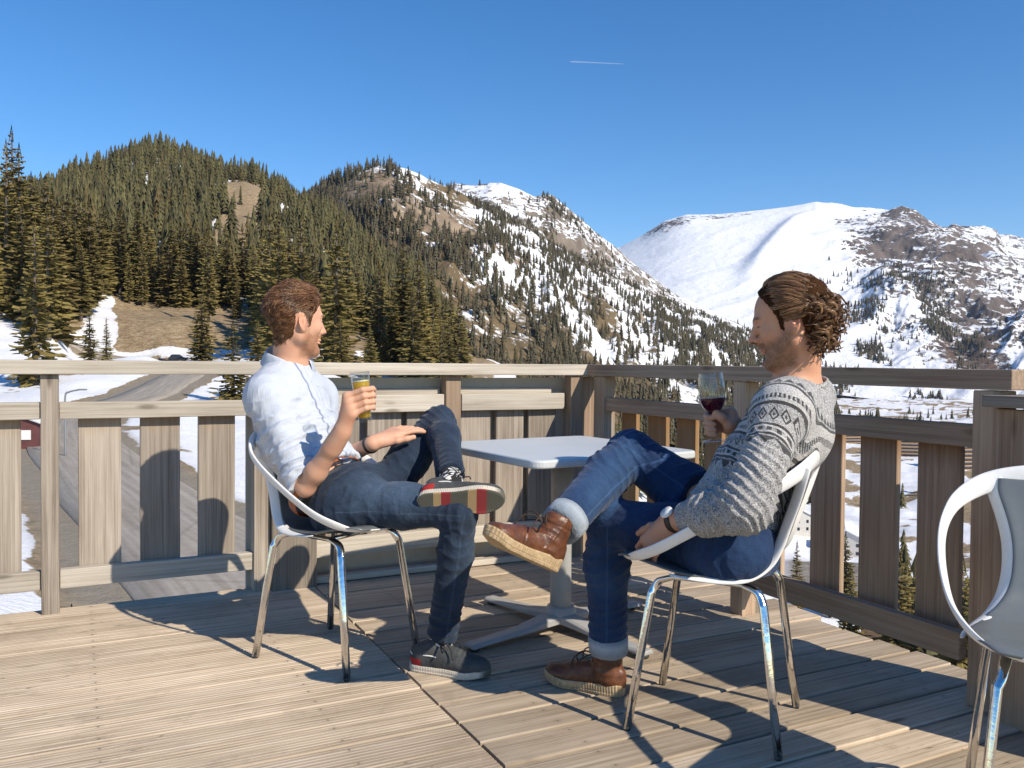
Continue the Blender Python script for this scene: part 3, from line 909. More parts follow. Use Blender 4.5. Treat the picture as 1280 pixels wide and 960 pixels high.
for _i, (_px, _Y, _ht) in enumerate(((1043, 178, 15), (1061, 186, 17), (1120, 112, 15), (1139, 118, 17), (1131, 150, 18), (1198, 92, 14), (1219, 98, 16), (1206, 120, 18), (1000, 170, 15))):
    single(_px, _Y, _ht, (_i * 5 + 1) % 6, 'dark spruce standing in the valley seen through a gap of the right fence', 1.15, 0, 'valley spruces seen through the right fence')
single(1128, 104, 19, 2, 'tall dark spruce between two slats right of the tan roof', 1.15)
single(1209, 84, 17, 0, 'spruce seen between the last slat and the big wooden pillar', 1.2)

# ---- everything farther: one forest object built from simple conifers
def small_tree(seed, tiers=5, pts=6, Rm=.2):
    r = np.random.default_rng(seed); V = []; F = []; n = 0
    for k in range(tiers):
        z0 = .08 + .86 * k / tiers; z1 = min(1.0, z0 + 1.15 * .92 / tiers + .06)
        rr = Rm * (1 - k / tiers * .86) * r.uniform(.85, 1.1)
        a0 = r.uniform(0, 6.28); off = r.uniform(-.02, .02, 2)
        V.append((off[0] * .3, off[1] * .3, z1)); m = pts * 2
        for i in range(m):
            a = a0 + 6.283 * i / m; q = rr * (r.uniform(.85, 1.25) if i % 2 == 0 else r.uniform(.4, .62))
            V.append((q * math.cos(a) + off[0], q * math.sin(a) + off[1], z0 - (.05 if i % 2 == 0 else -.035) + r.uniform(-.015, .015)))
        for i in range(m): F.append((n, n + 1 + i, n + 1 + (i + 1) % m))
        n += m + 1
    return np.array(V), np.array(F)


def forest(name, pos, hts, wid, tiers, pts, label, mat, seed):
    r = np.random.default_rng(seed)
    prot = [small_tree(seed + k, tiers, pts, (.17, .2, .15, .23, .18, .21)[k]) for k in range(6)]
    which = r.integers(0, 6, len(pos)); Vs = []; Fs = []; Sh = []; n = 0
    for k in range(6):
        I = np.where(which == k)[0]
        if not len(I): continue
        pv, pf = prot[k]
        a = r.uniform(0, 6.28, len(I)); c, s = np.cos(a), np.sin(a)
        x = pv[None, :, 0] * c[:, None] - pv[None, :, 1] * s[:, None]; y = pv[None, :, 0] * s[:, None] + pv[None, :, 1] * c[:, None]
        h = hts[I][:, None]; w = wid[I][:, None]
        V = np.stack([pos[I, 0][:, None] + x * h * w, pos[I, 1][:, None] + y * h * w, pos[I, 2][:, None] + pv[None, :, 2] * h], -1)
        Fk = pf[None] + (np.arange(len(I)) * len(pv))[:, None, None] + n
        Vs.append(V.reshape(-1, 3)); Fs.append(Fk.reshape(-1, 3)); Sh.append(np.repeat(r.random(len(I)), len(pv))); n += len(I) * len(pv)
    me = mesh_np(name, np.concatenate(Vs), np.concatenate(Fs)); attr(me, 'shade', np.concatenate(Sh))
    o = obj(name, me, mat); tag(o, label, 'forest', kind='stuff'); return o


M_far = needle_mat('distant_spruce_needles', (.046, .046, .020), (.130, .112, .044), 'attr')
M_far2 = needle_mat('distant_grey_spruce_needles', (.048, .045, .029), (.105, .091, .053), 'attr')
q = ~isn
pos = np.stack([X[q], Y[q], Zt[q] - .5], 1)
forest('hillside_forest', pos, Ht[q], rng.uniform(.85, 1.2, q.sum()), 8, 6, 'dense olive spruce wood covering the hill on the left', M_far, 300)

# on the mountains: pick grid vertices with a probability from masks
def scatter(V, S, T, dens, n, seed, jit):
    r = np.random.default_rng(seed)
    a = S.shape
    w = np.maximum(dens, 0)[:-1, :-1].copy()
    A = np.linalg.norm(np.cross(V[1:, :-1] - V[:-1, :-1], V[:-1, 1:] - V[:-1, :-1]), axis=-1)
    w = (w * A).ravel(); w /= w.sum()
    I = r.choice(len(w), n, p=w); i, j = np.unravel_index(I, (a[0] - 1, a[1] - 1))
    fu, fv = r.random(n)[:, None], r.random(n)[:, None]
    p = V[i, j] * (1 - fu) * (1 - fv) + V[i + 1, j] * fu * (1 - fv) + V[i, j + 1] * (1 - fu) * fv + V[i + 1, j + 1] * fu * fv
    return p, S[i, j], T[i, j]
n1 = fbm(QB / 70, 4, 60); n2 = fbm(QB / 22, 3, 61)
dens = .34 + 1.5 * sstep(690, 480, SB - 230 * (TB - .5)) + .75 * sstep(.40, .05, TB) + .5 * sstep(760, 860, SB)
dens = dens * sstep(-.42, .15, n1 + .5 * n2 + .35 * sstep(560, 420, SB)) * (TB < 1.08)
dens = dens * (1 - .86 * np.clip(rockB(SB, TB, QB, DB) * 1.7, 0, 1))
dens = dens + 1.0 * sstep(.9, .99, TB) * (n1 > -.1) * (TB < 1.03) * sstep(640, 560, SB)
p, ss, tt_ = scatter(VB, SB, TB, dens, 19000, 5, 1)
hh = rng.uniform(7, 17, len(p)) * (1 - .3 * sstep(.5, 1, tt_) * sstep(480, 600, ss)) * np.where(rng.random(len(p)) < .3, .6, 1)
forest('ridge_forest', p - [0, 0, .8], hh, rng.uniform(.9, 1.25, len(p)), 5, 5, 'grey green spruce forest climbing the wooded ridge in the middle distance', M_far2, 400)
nE = fbm(QE / 80, 4, 66)
dE = (sstep(.0, .4, nE) + .15) * (.15 + sstep(.62, .2, TE) + 1.5 * gauss(SE, TE, 690, .85, 28, .2) + .6 * gauss(SE, TE, 740, .6, 40, .3)) * (TE < 1.0)
p, ss, tt_ = scatter(VE, SE, TE, dE, 1100, 6, 1)
forest('shoulder_forest', p - [0, 0, .8], rng.uniform(7, 15, len(p)), rng.uniform(1, 1.4, len(p)), 4, 5, 'sparse dark spruces and bushes on the snowy shoulder behind the wooded ridge', M_far2, 500)
nC = fbm(QC / 160, 4, 67)
dC = (sstep(-.05, .35, nC) * (gauss(SCm, TC, 1110, .1, 70, .22) * 2.2 + gauss(SCm, TC, 1170, .18, 40, .16) * 1.5 + gauss(SCm, TC, 1090, .42, 50, .12) * .35 + .35 * sstep(.16, .02, TC) * (SCm > 880)) + .012 * (SCm > 1030) * sstep(.75, .5, TC)) * (TC < 1)
p, ss, tt_ = scatter(VC, SCm, TC, dC, 2200, 7, 1)
forest('mountain_forest', p - [0, 0, 2], rng.uniform(12, 27, len(p)), rng.uniform(1, 1.4, len(p)), 4, 5, 'dark patches of forest on the foot of the snowy mountain at right', M_far2, 600)
# valley trees seen through the right hand fence
N = 2600
vx = rng.uniform(640, 1330, N); vy = np.sqrt(rng.uniform(90 ** 2, 1500 ** 2, N)); Xv = (vx - 640) / FPX * vy
nv = fbm(np.stack([Xv, vy, 0 * Xv], -1) / 55, 4, 68)
okv = (nv > -.12 + .42 * sstep(900, 1000, vx) * sstep(140, 230, vy)) & ~((np.abs(vx - 1045) < 75) & (vy < 300)) & ~((vx > 990) & (vy < 130) & (rng.random(N) < .6))
okv &= ~((vx > 1000) & (vy > 330) & (vy < 1200) & (rng.random(N) < .35))
Xv, vy = Xv[okv], vy[okv]
forest('valley_forest', np.stack([Xv, vy, ground_z(Xv, vy) - .5], 1), rng.uniform(9, 20, len(Xv)), rng.uniform(.9, 1.3, len(Xv)), 7, 6, 'spruces growing on the valley side behind the right hand fence', M_far, 700)
# ================================================================== the wooden terrace
ORG = np.array([.435, 4.659, 0.]); U = np.array([-.891, -.454, 0.]); U /= np.linalg.norm(U); Vv = np.array([-U[1], U[0], 0.]) * 1.0
Vv = np.array([.454, -.891, 0.]); Vv /= np.linalg.norm(Vv)
ZA = np.array([0, 0, 1.])
def uv(u, v, z=0.): return ORG + U * u + Vv * v + ZA * z
def u_of(px):
    k = (px - 640) / FPX; return (.435 - 4.659 * k) / (.891 - .454 * k)
def v_of(px):
    k = (px - 640) / FPX; return (4.659 * k - .435) / (.454 + .891 * k)


def wood_nodes(t, b, vec, rnd, cols, grain=1.0, stain=None, rough=.8):
    """vec: x along the board, y and z across, in metres"""
    off = t.math('MULTIPLY', rnd, 37.0)
    v = t.vmath('ADD', vec, t.comb(off, t.math('MULTIPLY', off, 1.7), 0.0))
    warp = t.noise(t.mapping(v, (1.2, 5, 5)), 1.0, 2, .5)
    v2 = t.vmath('ADD', v, t.comb(0.0, t.math('MULTIPLY', warp, .012), 0.0))
    g1 = t.noise(t.mapping(v2, (1.1, 75, 75)), 1.0, 5, .65)
    g2 = t.noise(t.mapping(v2, (3.0, 260, 260)), 1.0, 3, .7)
    g3 = t.noise(t.mapping(v, (1.6, 7, 7)), 1.0, 4, .55)
    f = t.math('ADD', t.math('ADD', t.math('MULTIPLY', g1, .55), t.math('MULTIPLY', g2, .25)), t.math('MULTIPLY', g3, .32))
    c = t.ramp(f, [(.36, cols[0]), (.50, cols[1]), (.60, cols[2]), (.74, cols[3])])
    c = t.mix(1.0, c, t.mapr(rnd, 0, 1, .80, 1.16), 'MULTIPLY')
    kn = t.voro(t.mapping(v, (2.4, 9, 9)), 1.0)
    kr = t.voro(t.mapping(v, (2.4, 9, 9)), 1.0, out=1)
    km = t.math('MULTIPLY', t.mapr(kn, .05, .13, 1, 0), t.math('GREATER_THAN', t.sep(kr)[0], .70))
    c = t.mix(t.math('MULTIPLY', km, .65), c, tuple(x * .42 for x in cols[0]))
    if stain: c = stain(t, c, vec, g1)
    t.set(b.inputs['Base Color'], c); t.set(b.inputs['Roughness'], rough); t.set(b.inputs['Specular IOR Level'], .22)
    h = t.math('ADD', t.math('MULTIPLY', g1, .7), t.math('MULTIPLY', g2, .35))
    t.set(b.inputs['Normal'], t.bump(h, .55 * grain, .004))
    return c


def wood(name, cols, stain=None, grain=1.0):
    m, t, b = new_mat(name)
    wood_nodes(t, b, t.tex('Object'), t.rand(), cols, grain, stain)
    return m
GREY = [(.115, .09, .069), (.24, .20, .162), (.33, .282, .232), (.455, .40, .335)]
PALE = [(.25, .21, .165), (.41, .36, .295), (.50, .45, .38), (.58, .53, .46)]
DARK = [(.21, .135, .088), (.335, .23, .157), (.425, .31, .22), (.52, .40, .30)]
def stain_top(amount, col, reach):
    def f(t, c, vec, g):
        x = t.sep(vec)[0]
        k = t.math('ADD', t.mapr(x, .5 * .66 - reach, .5 * .66 - .01), t.math('MULTIPLY', t.math('SUBTRACT', t.noise(t.mapping(vec, (2, 45, 45)), 1, 3, .6), .5), .8))
        return t.mix(t.mapr(k, .35, .9, 0, amount), c, col)
    return f
M_pale = wood('weathered_pale_wood', PALE)
M_grey = wood('weathered_grey_wood', GREY)
M_slat = wood('weathered_slat_wood', [tuple(x * 1.03 for x in c) for c in GREY], stain_top(.45, (.36, .22, .12), .12))
M_dark = wood('weathered_brown_wood', DARK)
M_dslat = wood('weathered_brown_slat_wood', DARK, stain_top(.75, (.17, .075, .028), .2))
M_oslat = wood('orange_brown_slat_wood', [(.17, .10, .05), (.30, .19, .10), (.36, .25, .15), (.42, .31, .20)], stain_top(.6, (.28, .125, .035), .45))

# ---- boards of the deck: one structure
bms = MB(); bc = []
def deck_board(u0, u1, v0, v1, r, groove):
    z1 = 0.0 + rng.uniform(-.0015, .0015); z0 = -.04; e = .004
    prof = [(v0, z0), (v0, z1 - e), (v0 + e * .4, z1 - e * .3), (v0 + e, z1)]
    if groove:
        n = 9
        for k in range(1, n):
            w = v0 + (v1 - v0) * k / n
            prof += [(w - .0035, z1), (w - .0015, z1 - .0013), (w + .0015, z1 - .0013), (w + .0035, z1)]
    prof += [(v1 - e, z1), (v1 - e * .4, z1 - e * .3), (v1, z1 - e), (v1, z0)]
    n = len(prof); tw = rng.uniform(-.002, .002, 2)
    vs = []
    for u_, d in ((u0, 0), (u1, 1)):
        for w, z in prof: vs.append(uv(u_, w + tw[d] * (w - v0 > .07), z)); bc.append((u_, w - v0, r))
    bms.add(vs, [(i, i + n, (i + 1) % n + n, (i + 1) % n) for i in range(n)] + [tuple(range(n)), tuple(range(n, 2 * n))[::-1]])
pitch = .1515; SEAM = 1.515
for i in range(-1, 46):
    v0 = i * pitch + .03
    if i == -1: v0 = -.085
    deck_board(-.25 + rng.uniform(-.05, .04), SEAM - .003 + rng.uniform(-.002, .002), v0, v0 + pitch - rng.uniform(.008, .013), rng.random(), False)
    a = SEAM + .004 + rng.uniform(0, .003); b = a + rng.uniform(3.4, 4.4)
    w0 = v0 + rng.uniform(-.001, .001)
    deck_board(a, b, w0, w0 + pitch - .0045, rng.random(), True); deck_board(b + .004, 8.5, w0, w0 + pitch - .0045, rng.random(), True)
# joists, and an added slab that stops light coming through the board gaps
for u_ in np.arange(0.05, 8.3, .6): bms.box(uv(u_, 3.4, -.12), (.07, 7.0, .16), (U, Vv, ZA)); bc += [(v_, 0, .2) for v_ in range(8)]
bms.box(uv(4.2, 3.4, -.215), (8.6, 6.95, .02), (U, Vv, ZA)); bc += [(v_, 0, .1) for v_ in range(8)]
bms.box(uv(4.15, -.06, -.14), (8.5, .045, .19), (U, Vv, ZA)); bc += [(v_, 0, .1) for v_ in range(8)]
me = bms.me('terrace_deck'); attr(me, 'bc', np.array(bc, float))
m, t, b = new_mat('deck_boards')
bcv = t.attr('bc', 'Vector'); bx = t.sep(bcv)
DK = [(.17, .122, .082), (.38, .30, .213), (.50, .405, .30), (.65, .55, .43)]
c = wood_nodes(t, b, t.comb(bx[0], bx[1], 0.0), bx[2], DK, 1.2)
gp = t.geo('Position'); big = t.noise(gp, 1.3, 5, .6)
c2 = t.mix(1.0, c, t.mapr(big, .3, .7, .84, 1.12), 'MULTIPLY')
# screws along the joists, splits in the boards, dirt
ux = t.math('SUBTRACT', t.math('FRACT', t.math('DIVIDE', t.math('SUBTRACT', bx[0], .05 - .3), .6)), .5); ux = t.math('MULTIPLY', ux, .6)
vy = t.math('SUBTRACT', t.math('ABSOLUTE', t.math('SUBTRACT', bx[1], .071)), .043)
sd = t.math('SQRT', t.math('ADD', t.math('MULTIPLY', ux, ux), t.math('MULTIPLY', vy, vy)))
c2 = t.mix(t.mapr(sd, .003, .005, .55, 0), c2, (.05, .042, .035))
c2 = t.mix(t.mapr(sd, .005, .022, .16, 0), c2, (.14, .10, .07))
bo = t.comb(t.math('ADD', bx[0], t.math('MULTIPLY', bx[2], 40)), bx[1], t.math('MULTIPLY', bx[2], 9))
sp_ = t.noise(t.mapping(bo, (1.3, 34, 1)), 1.0, 2, .5, .6)
c2 = t.mix(t.math('MULTIPLY', t.mapr(t.math('ABSOLUTE', t.math('SUBTRACT', sp_, .5)), .0, .006, .8, 0), t.mapr(t.noise(bo, 1.7, 2, .5), .52, .60)), c2, (.06, .045, .032))
dr = t.noise(gp, 7, 6, .7); c2 = t.mix(t.mapr(dr, .56, .78, 0, .45), c2, (.16, .115, .08))
t.set(b.inputs['Base Color'], c2)
tag(obj('terrace_deck', me, m), kind='structure')


# ---- fences
def board(name, parent, u, v, z, su, sv, sz, along, mat, bev=.004, rot=0.0):
    """a timber; along is the axis its grain follows: 'u', 'v' or 'z' (local x)"""
    A = {'u': (U, Vv, ZA), 'v': (Vv, -U, ZA), 'z': (ZA, Vv, -U)}[along]
    S = {'u': (su, sv, sz), 'v': (sv, su, sz), 'z': (sz, sv, su)}[along]
    n = max(2, int(S[0] / .12)); b = MB()
    xs = np.linspace(-S[0] / 2, S[0] / 2, n); vs = []
    for x in xs:
        jy = rng.uniform(-.0008, .0008); jz = rng.uniform(-.0008, .0008)
        for sy, sz_ in ((-1, -1), (1, -1), (1, 1), (-1, 1)): vs.append((x, sy * S[1] / 2 + jy, sz_ * S[2] / 2 + jz))
    F = []
    for i in range(n - 1):
        for k in range(4): F.append((i * 4 + k, (i + 1) * 4 + k, (i + 1) * 4 + (k + 1) % 4, i * 4 + (k + 1) % 4))
    F += [(0, 1, 2, 3), tuple(range(n * 4 - 4, n * 4))[::-1]]
    b.add(vs, F)
    me = b.me(name); o = bpy.data.objects.new(name, me); me.materials.append(mat)
    m3 = Matrix(((A[0][0], A[1][0], A[2][0]), (A[0][1], A[1][1], A[2][1]), (A[0][2], A[1][2], A[2][2])))
    if rot: m3 = m3 @ Matrix.Rotation(rot, 3, 'X')
    o.location = Vector(uv(u, v, z)); o.rotation_euler = m3.to_euler()
    link(o, parent); bevel(o, bev, 2); return o


RZ = math.atan2(U[1], U[0])
fl = thing('slatted_fence', 'sunlit pale wooden fence at the left with wide gaps between its slats', 'fence', uv(2.6, 0, 0), RZ)
# sections of the left fence, px edges taken from the photograph
board('top_rail', fl, u_of(330) + 1.6, -.045, 1.012, 3.6, .14, .058, 'u', M_pale)
P1 = .5 * (u_of(50) + u_of(73)); P2 = u_of(328)
board('post', fl, P1, -.045, .478, .066, .085, 1.005, 'z', M_grey)
board('post', fl, P1 + 1.30, -.045, .478, .066, .085, 1.005, 'z', M_grey)
board('post', fl, P2, -.045, .478, .072, .085, 1.005, 'z', M_grey)
for ua, ub in ((P2 + .037, P1 - .034), (P1 + .034, P1 + 1.265), (P1 + 1.335, P1 + 2.3)):
    board('mid_rail', fl, (ua + ub) / 2, -.04, .832, ub - ua, .045, .07, 'u', M_pale)
    board('bottom_rail', fl, (ua + ub) / 2, -.04, .135, ub - ua, .045, .078, 'u', M_pale)
for a, b in ((97, 152), (176, 227), (250, 297)):
    board('slat', fl, .5 * (u_of(a) + u_of(b)), -.082, .481, abs(u_of(a) - u_of(b)), .026, .74, 'z', M_slat)
for k in range(9):
    board('slat', fl, u_of(24) + .08 + .235 * k, -.082, .481, .16, .026, .74, 'z', M_slat)

fm = thing('slatted_fence', 'middle fence section behind the table, slats close together with grey panel behind', 'fence', uv(.85, 0, 0), RZ)
board('top_rail', fm, (u_of(330) - .21) / 2, -.045, 1.010, u_of(330) + .198, .14, .058, 'u', M_pale)
board('post', fm, .5 * (u_of(559) + u_of(578)), -.050, .478, u_of(559) - u_of(578), .07, 1.0, 'z', M_slat)
board('post', fm, .10, -.030, .478, .075, .075, 1.0, 'z', M_slat)
board('post', fm, -.03, -.075, .478, .13, .06, .985, 'z', M_dark)
board('wide_board', fm, .5 * (u_of(339) + u_of(395)), .004, .395, u_of(339) - u_of(395), .05, .83, 'z', M_grey)
ua, ub = u_of(709), u_of(579)
board('mid_rail', fm, (ua + ub) / 2, -.043, .842, ub - ua - .004, .045, .085, 'u', M_pale)
board('mid_rail', fm, (ua + ub) / 2 + .03, -.092, .876, ub - ua - .05, .04, .075, 'u', M_pale)
ua, ub = u_of(558), P2 - .037
board('mid_rail', fm, (ua + ub) / 2, -.043, .842, ub - ua - .004, .045, .085, 'u', M_pale)
board('mid_rail', fm, (ua + ub) / 2, -.092, .876, ub - ua - .01, .04, .075, 'u', M_pale)
ua, ub = .14, u_of(395) - .003
board('bottom_rail', fm, (ua + ub) / 2, -.028, .165, ub - ua, .045, .085, 'u', M_pale)
board('bottom_board', fm, (ua + ub) / 2, -.028, .018, ub - ua, .05, .03, 'u', M_pale)
for a, b in ((412, 455), (465, 508), (515, 557), (583, 621), (628, 663), (669, 704)):
    board('slat', fm, .5 * (u_of(a) + u_of(b)), -.083, .53, abs(u_of(a) - u_of(b)), .026, .68, 'z', M_slat)
pn = MB(); pn.box(uv(.93, -.150, .42), (1.74, .02, 1.09), (U, Vv, ZA))
o = pn.build('backing_panel', simple('grey_panel', (.60, .53, .44), .6, 0, .002, .06, 25), fm)

fr = thing('slatted_fence', 'shaded brown slatted fence running along the right side with gaps showing the valley', 'fence', uv(0, 1.2, 0), RZ)
vE = 2.375
board('top_rail', fr, -.02, (vE - .04) / 2, 1.010, .13, vE + .04, .062, 'v', M_dark)
vs_ = v_of(932)
board('post', fr, 0, v_of(752) + .03, .478, .07, .10, .996, 'z', M_slat)
board('post', fr, -.005, vs_, .478, .075, .075, .996, 'z', M_dark)
board('post', fr, -.005, 2.29, .478, .085, .085, .996, 'z', M_dark)
for va, vb in ((.12, vs_ - .04), (vs_ + .04, 2.245)):
    board('mid_rail', fr, .0, (va + vb) / 2, .832, .045, vb - va, .072, 'v', M_dark)
board('bottom_rail', fr, .055, (.12 + 2.245) / 2, .182, .04, 2.245 - .12, .088, 'v', M_dark)
for a, b, mt in ((771, 791, M_oslat), (803, 828, M_oslat), (839, 865, M_oslat), (875, 898, M_oslat), (908, 931, M_dslat), (946, 974, M_dslat), (986, 1006, M_dslat), (1008, 1048, M_dslat), (1069, 1117, M_dslat), (1141, 1197, M_dslat)):
    if a == 986: continue
    va, vb = v_of(a + 2), v_of(b)
    board('slat', fr, -.036, (va + vb) / 2, .50, .024, vb - va, .70, 'z', mt)

pl_ = thing('wooden_pillar', 'wide dark brown boarded pillar with a cap board beside the empty white chair', 'pillar', uv(.03, 2.8, 0), RZ)
for k in range(4):
    board('facing_board', pl_, .062, 2.345 + .152 * k + .074, .46, .026, .1485, .93, 'z', M_dark)
o = MB(); o.box(uv(-.10, 2.645, .46), (.29, .60, .92), (U, Vv, ZA)); o.build('core', M_dark, pl_)
board('cap', pl_, -.09, 2.655, .948, .40, .66, .035, 'v', M_grey)
# ================================================================== furniture
def copy_tree(o, parent=None):
    c = o.copy(); COL.objects.link(c)
    if parent is not None: c.parent = parent
    for ch in list(o.children): copy_tree(ch, c)
    return c


M_white = simple('white_plastic', (.80, .79, .77), .32, 0, .0006, .03, 60)
M_greyp = simple('grey_satin_plastic', (.135, .148, .155), .28, 0, .0004, .03, 60)
M_chrome, _t, _b = new_mat('chrome')
_t.set(_b.inputs['Base Color'], (.82, .80, .77)); _b.inputs['Metallic'].default_value = 1
_n = _t.noise(_t.mapping(_t.tex('Object'), (30, 30, 55)), 1, 3, .6)
_t.set(_b.inputs['Roughness'], _t.mapr(_n, .4, .8, .10, .24))
_t.set(_b.inputs['Normal'], _t.bump(_n, .25, .003))
M_rubber = simple('dark_rubber', (.03, .03, .03), .7)


def make_chair(label):
    c = thing('chair', label, 'chair', (0, 0, 0), 0, 'white shell chairs on the deck')
    prof = [(.250, .484, .165), (.225, .492, .192), (.16, .482, .212), (.07, .463, .216), (0, .458, .204), (-.07, .458, .18), (-.125, .470, .152), (-.168, .505, .126), (-.193, .555, .112),
            (-.214, .62, .110), (-.234, .68, .121), (-.252, .742, .140), (-.260, .775, .140)]
    P = catmull(prof, 5); nw = 15; V = []
    T = np.gradient(P[:, :2], axis=0); T /= np.linalg.norm(T, axis=1, keepdims=True)
    for (x, z, w), (tx, tz) in zip(P, T):
        nx, nz = tz, -tx                                   # towards the sitter
        if nz < 0 and abs(nz) > abs(nx): nx, nz = -nx, -nz
        if abs(nx) >= abs(nz) and nx < 0: nx, nz = -nx, -nz
        for k in range(nw):
            s = -1 + 2 * k / (nw - 1); cv = .012 * s * s * (1 if x > -.1 else 1.6)
            V.append((x + nx * cv, w * s, z + nz * cv))
    n = len(P); F = [(i * nw + k, i * nw + k + 1, (i + 1) * nw + k + 1, (i + 1) * nw + k) for i in range(n - 1) for k in range(nw - 1)]
    me = mesh_np('seat_shell', V, F, True); o = obj('seat_shell', me, M_greyp, c)
    s = o.modifiers.new('t', 'SOLIDIFY'); s.thickness = .008; s.offset = 0; subsurf(o, 1)
    # white hoop that runs round back, sides and the front edge of the seat
    half = [(-.267, 0, .789), (-.262, .088, .784), (-.242, .165, .764), (-.196, .222, .730), (-.135, .250, .694), (-.058, .262, .650), (.035, .258, .592), (.125, .238, .537), (.205, .192, .500), (.247, .12, .486), (.257, 0, .482)]
    loop = half + [(x, -y, z) for x, y, z in half[-2:0:-1]]
    L = catmull(loop, 6, True)
    hu = [(-.12, 0, 1), (-.1, .12, 1), (-.02, .35, .9), (.2, .5, .8), (.42, .45, .8), (.5, .42, .8), (.52, .45, .75), (.5, .35, .75), (.5, .25, .75), (.7, .15, .5), (.85, 0, .4)]
    up = catmull(hu + [(x, -y, z) for x, y, z in hu[-2:0:-1]], 6, True)
    rd = .0175 + .009 * np.exp(-((L[:, 0] + .26) / .07) ** 2) - .009 * sstep(.17, .235, L[:, 0])
    b = MB(); b.tube(L, rd, 12, up=up, flat=.36, closed=True)
    o = b.build('hoop', M_white, c, True); subsurf(o, 1)
    for sg in (1, -1):
        E = np.array([(x, sg * (w + .004), z + .004) for x, z, w in P])
        i0 = next(i for i in range(n) if P[i, 0] < .10)
        E = E[i0:]; E[:, 0] += .004
        upv = np.stack([[.55, -sg * .75, .35]] * len(E))
        b = MB(); b.tube(E, (.0195 + .003 * np.linspace(0, 1, len(E))) * (.25 + .75 * sstep(0, .3, np.linspace(0, 1, len(E)))), 10, up=upv, flat=.42)
        o = b.build('edge_strut', M_white, c, True); subsurf(o, 1)
    # white underside lip of the seat
    for sx, sy in ((1, 1), (1, -1), (-1, 1), (-1, -1)):
        ft = np.array([sx * .20 + (.012 if sx > 0 else -.005), sy * .192, .006]); kn = np.array([sx * .155, sy * .158, .395]); e1 = np.array([sx * .132, sy * .145, .431]); e2 = np.array([sx * .095, sy * .138, .443])
        pts = np.concatenate([[ft, ft * .5 + kn * .5], catmull([kn, kn * .4 + e1 * .6 + [sx * .006, 0, -.004], e1, e2], 6), [[sx * .004, sy * .135, .444]]])
        upv = np.stack([[0, 1.0, 0]] * len(pts))
        upv = np.stack([[1.0, 0, 0] if p[2] < .40 else [.3 + 0 * p[0], .0, 1.0] for p in pts]) if False else np.array([nrm([.9, -.45 * sx * sy, .0])] * len(pts))
        if sx * sy: upv = np.array([[0, 1., 0.0]] * len(pts)) * 1.0
        b = MB(); b.tube(pts, .0130, 12, up=np.array([[.8, .6, 0.]] * len(pts)), flat=.62)
        o = b.build('leg', M_chrome, c, True)
        f = MB(); f.lathe([(0, -.006), (.0085, -.006), (.0092, 0), (.0088, .007), (0, .007)], 12, ft)
        q = obj('foot_cap', f.me('foot_cap', True), M_rubber, None)
        q.parent = o; q.matrix_parent_inverse = Matrix.Identity(4)
    for sx in (.09, -.09):
        b = MB(); b.tube([(sx, -.14, .443), (sx, .14, .443)], .009, 8); b.build('cross_bar', M_chrome, c, True)
    return c


def place(o, x, y, ang): o.location = (x, y, 0); o.rotation_euler = (0, 0, R(ang))


chair_a = make_chair('white shell chair with chrome legs under the man in the white shirt')
chair_b = copy_tree(chair_a); chair_b['label'] = 'white shell chair with chrome legs under the man in the patterned sweater'
chair_c = copy_tree(chair_a); chair_c['label'] = 'empty white shell chair with grey centre panel, cut off by the right edge'
place(chair_a, -.62, 3.05, -30); place(chair_b, .611, 2.504, 155); place(chair_c, 1.205, 1.80, -116)

# ---- table
tb = thing('table', 'square pale grey table with a central pedestal between the two men', 'table', (0, 0, 0), 0)
m, t, b = new_mat('pale_table_laminate')
n = t.noise(t.tex('Object'), 3.0, 5, .6); n2 = t.noise(t.tex('Object'), 90, 3, .6)
t.set(b.inputs['Base Color'], t.mix(t.mapr(n, .3, .7), (.54, .57, .58), (.60, .625, .63)))
t.set(b.inputs['Roughness'], t.mapr(n2, .3, .7, .30, .46)); M_top = m
M_base = simple('grey_painted_metal', (.36, .36, .355), .45, .0, .001, .06, 30)
TC_ = np.array([.20, 3.36]); ta = R(-58); S = .375; rc = .045; out = []
for sx, sy, a0 in ((1, 1, 0), (-1, 1, 90), (-1, -1, 180), (1, -1, 270)):
    for k in range(7):
        a = R(a0 + 15 * k); out.append((sx * (S - rc) + rc * math.cos(a), sy * (S - rc) + rc * math.sin(a)))
b = MB(); b.prism(out, .030, (0, 0, .690)); o = b.build('tabletop', M_top, tb); bevel(o, .008, 3, 50)
b = MB(); b.box((0, 0, .676), (.30, .07, .026)); b.box((0, 0, .678), (.07, .30, .021))
b.box((0, 0, .655), (.13, .13, .022)); o = b.build('top_bracket', M_base, tb); bevel(o, .004)
b = MB(); pts = [(0, 0, .07), (0, 0, .66)]
b.tube([(0, 0, z) for z in np.linspace(.06, .66, 6)], [.049, .0475, .047, .047, .0475, .049], 20, up=(1, 0, 0), flat=.8); b.build('column', M_base, tb, True)
b = MB()
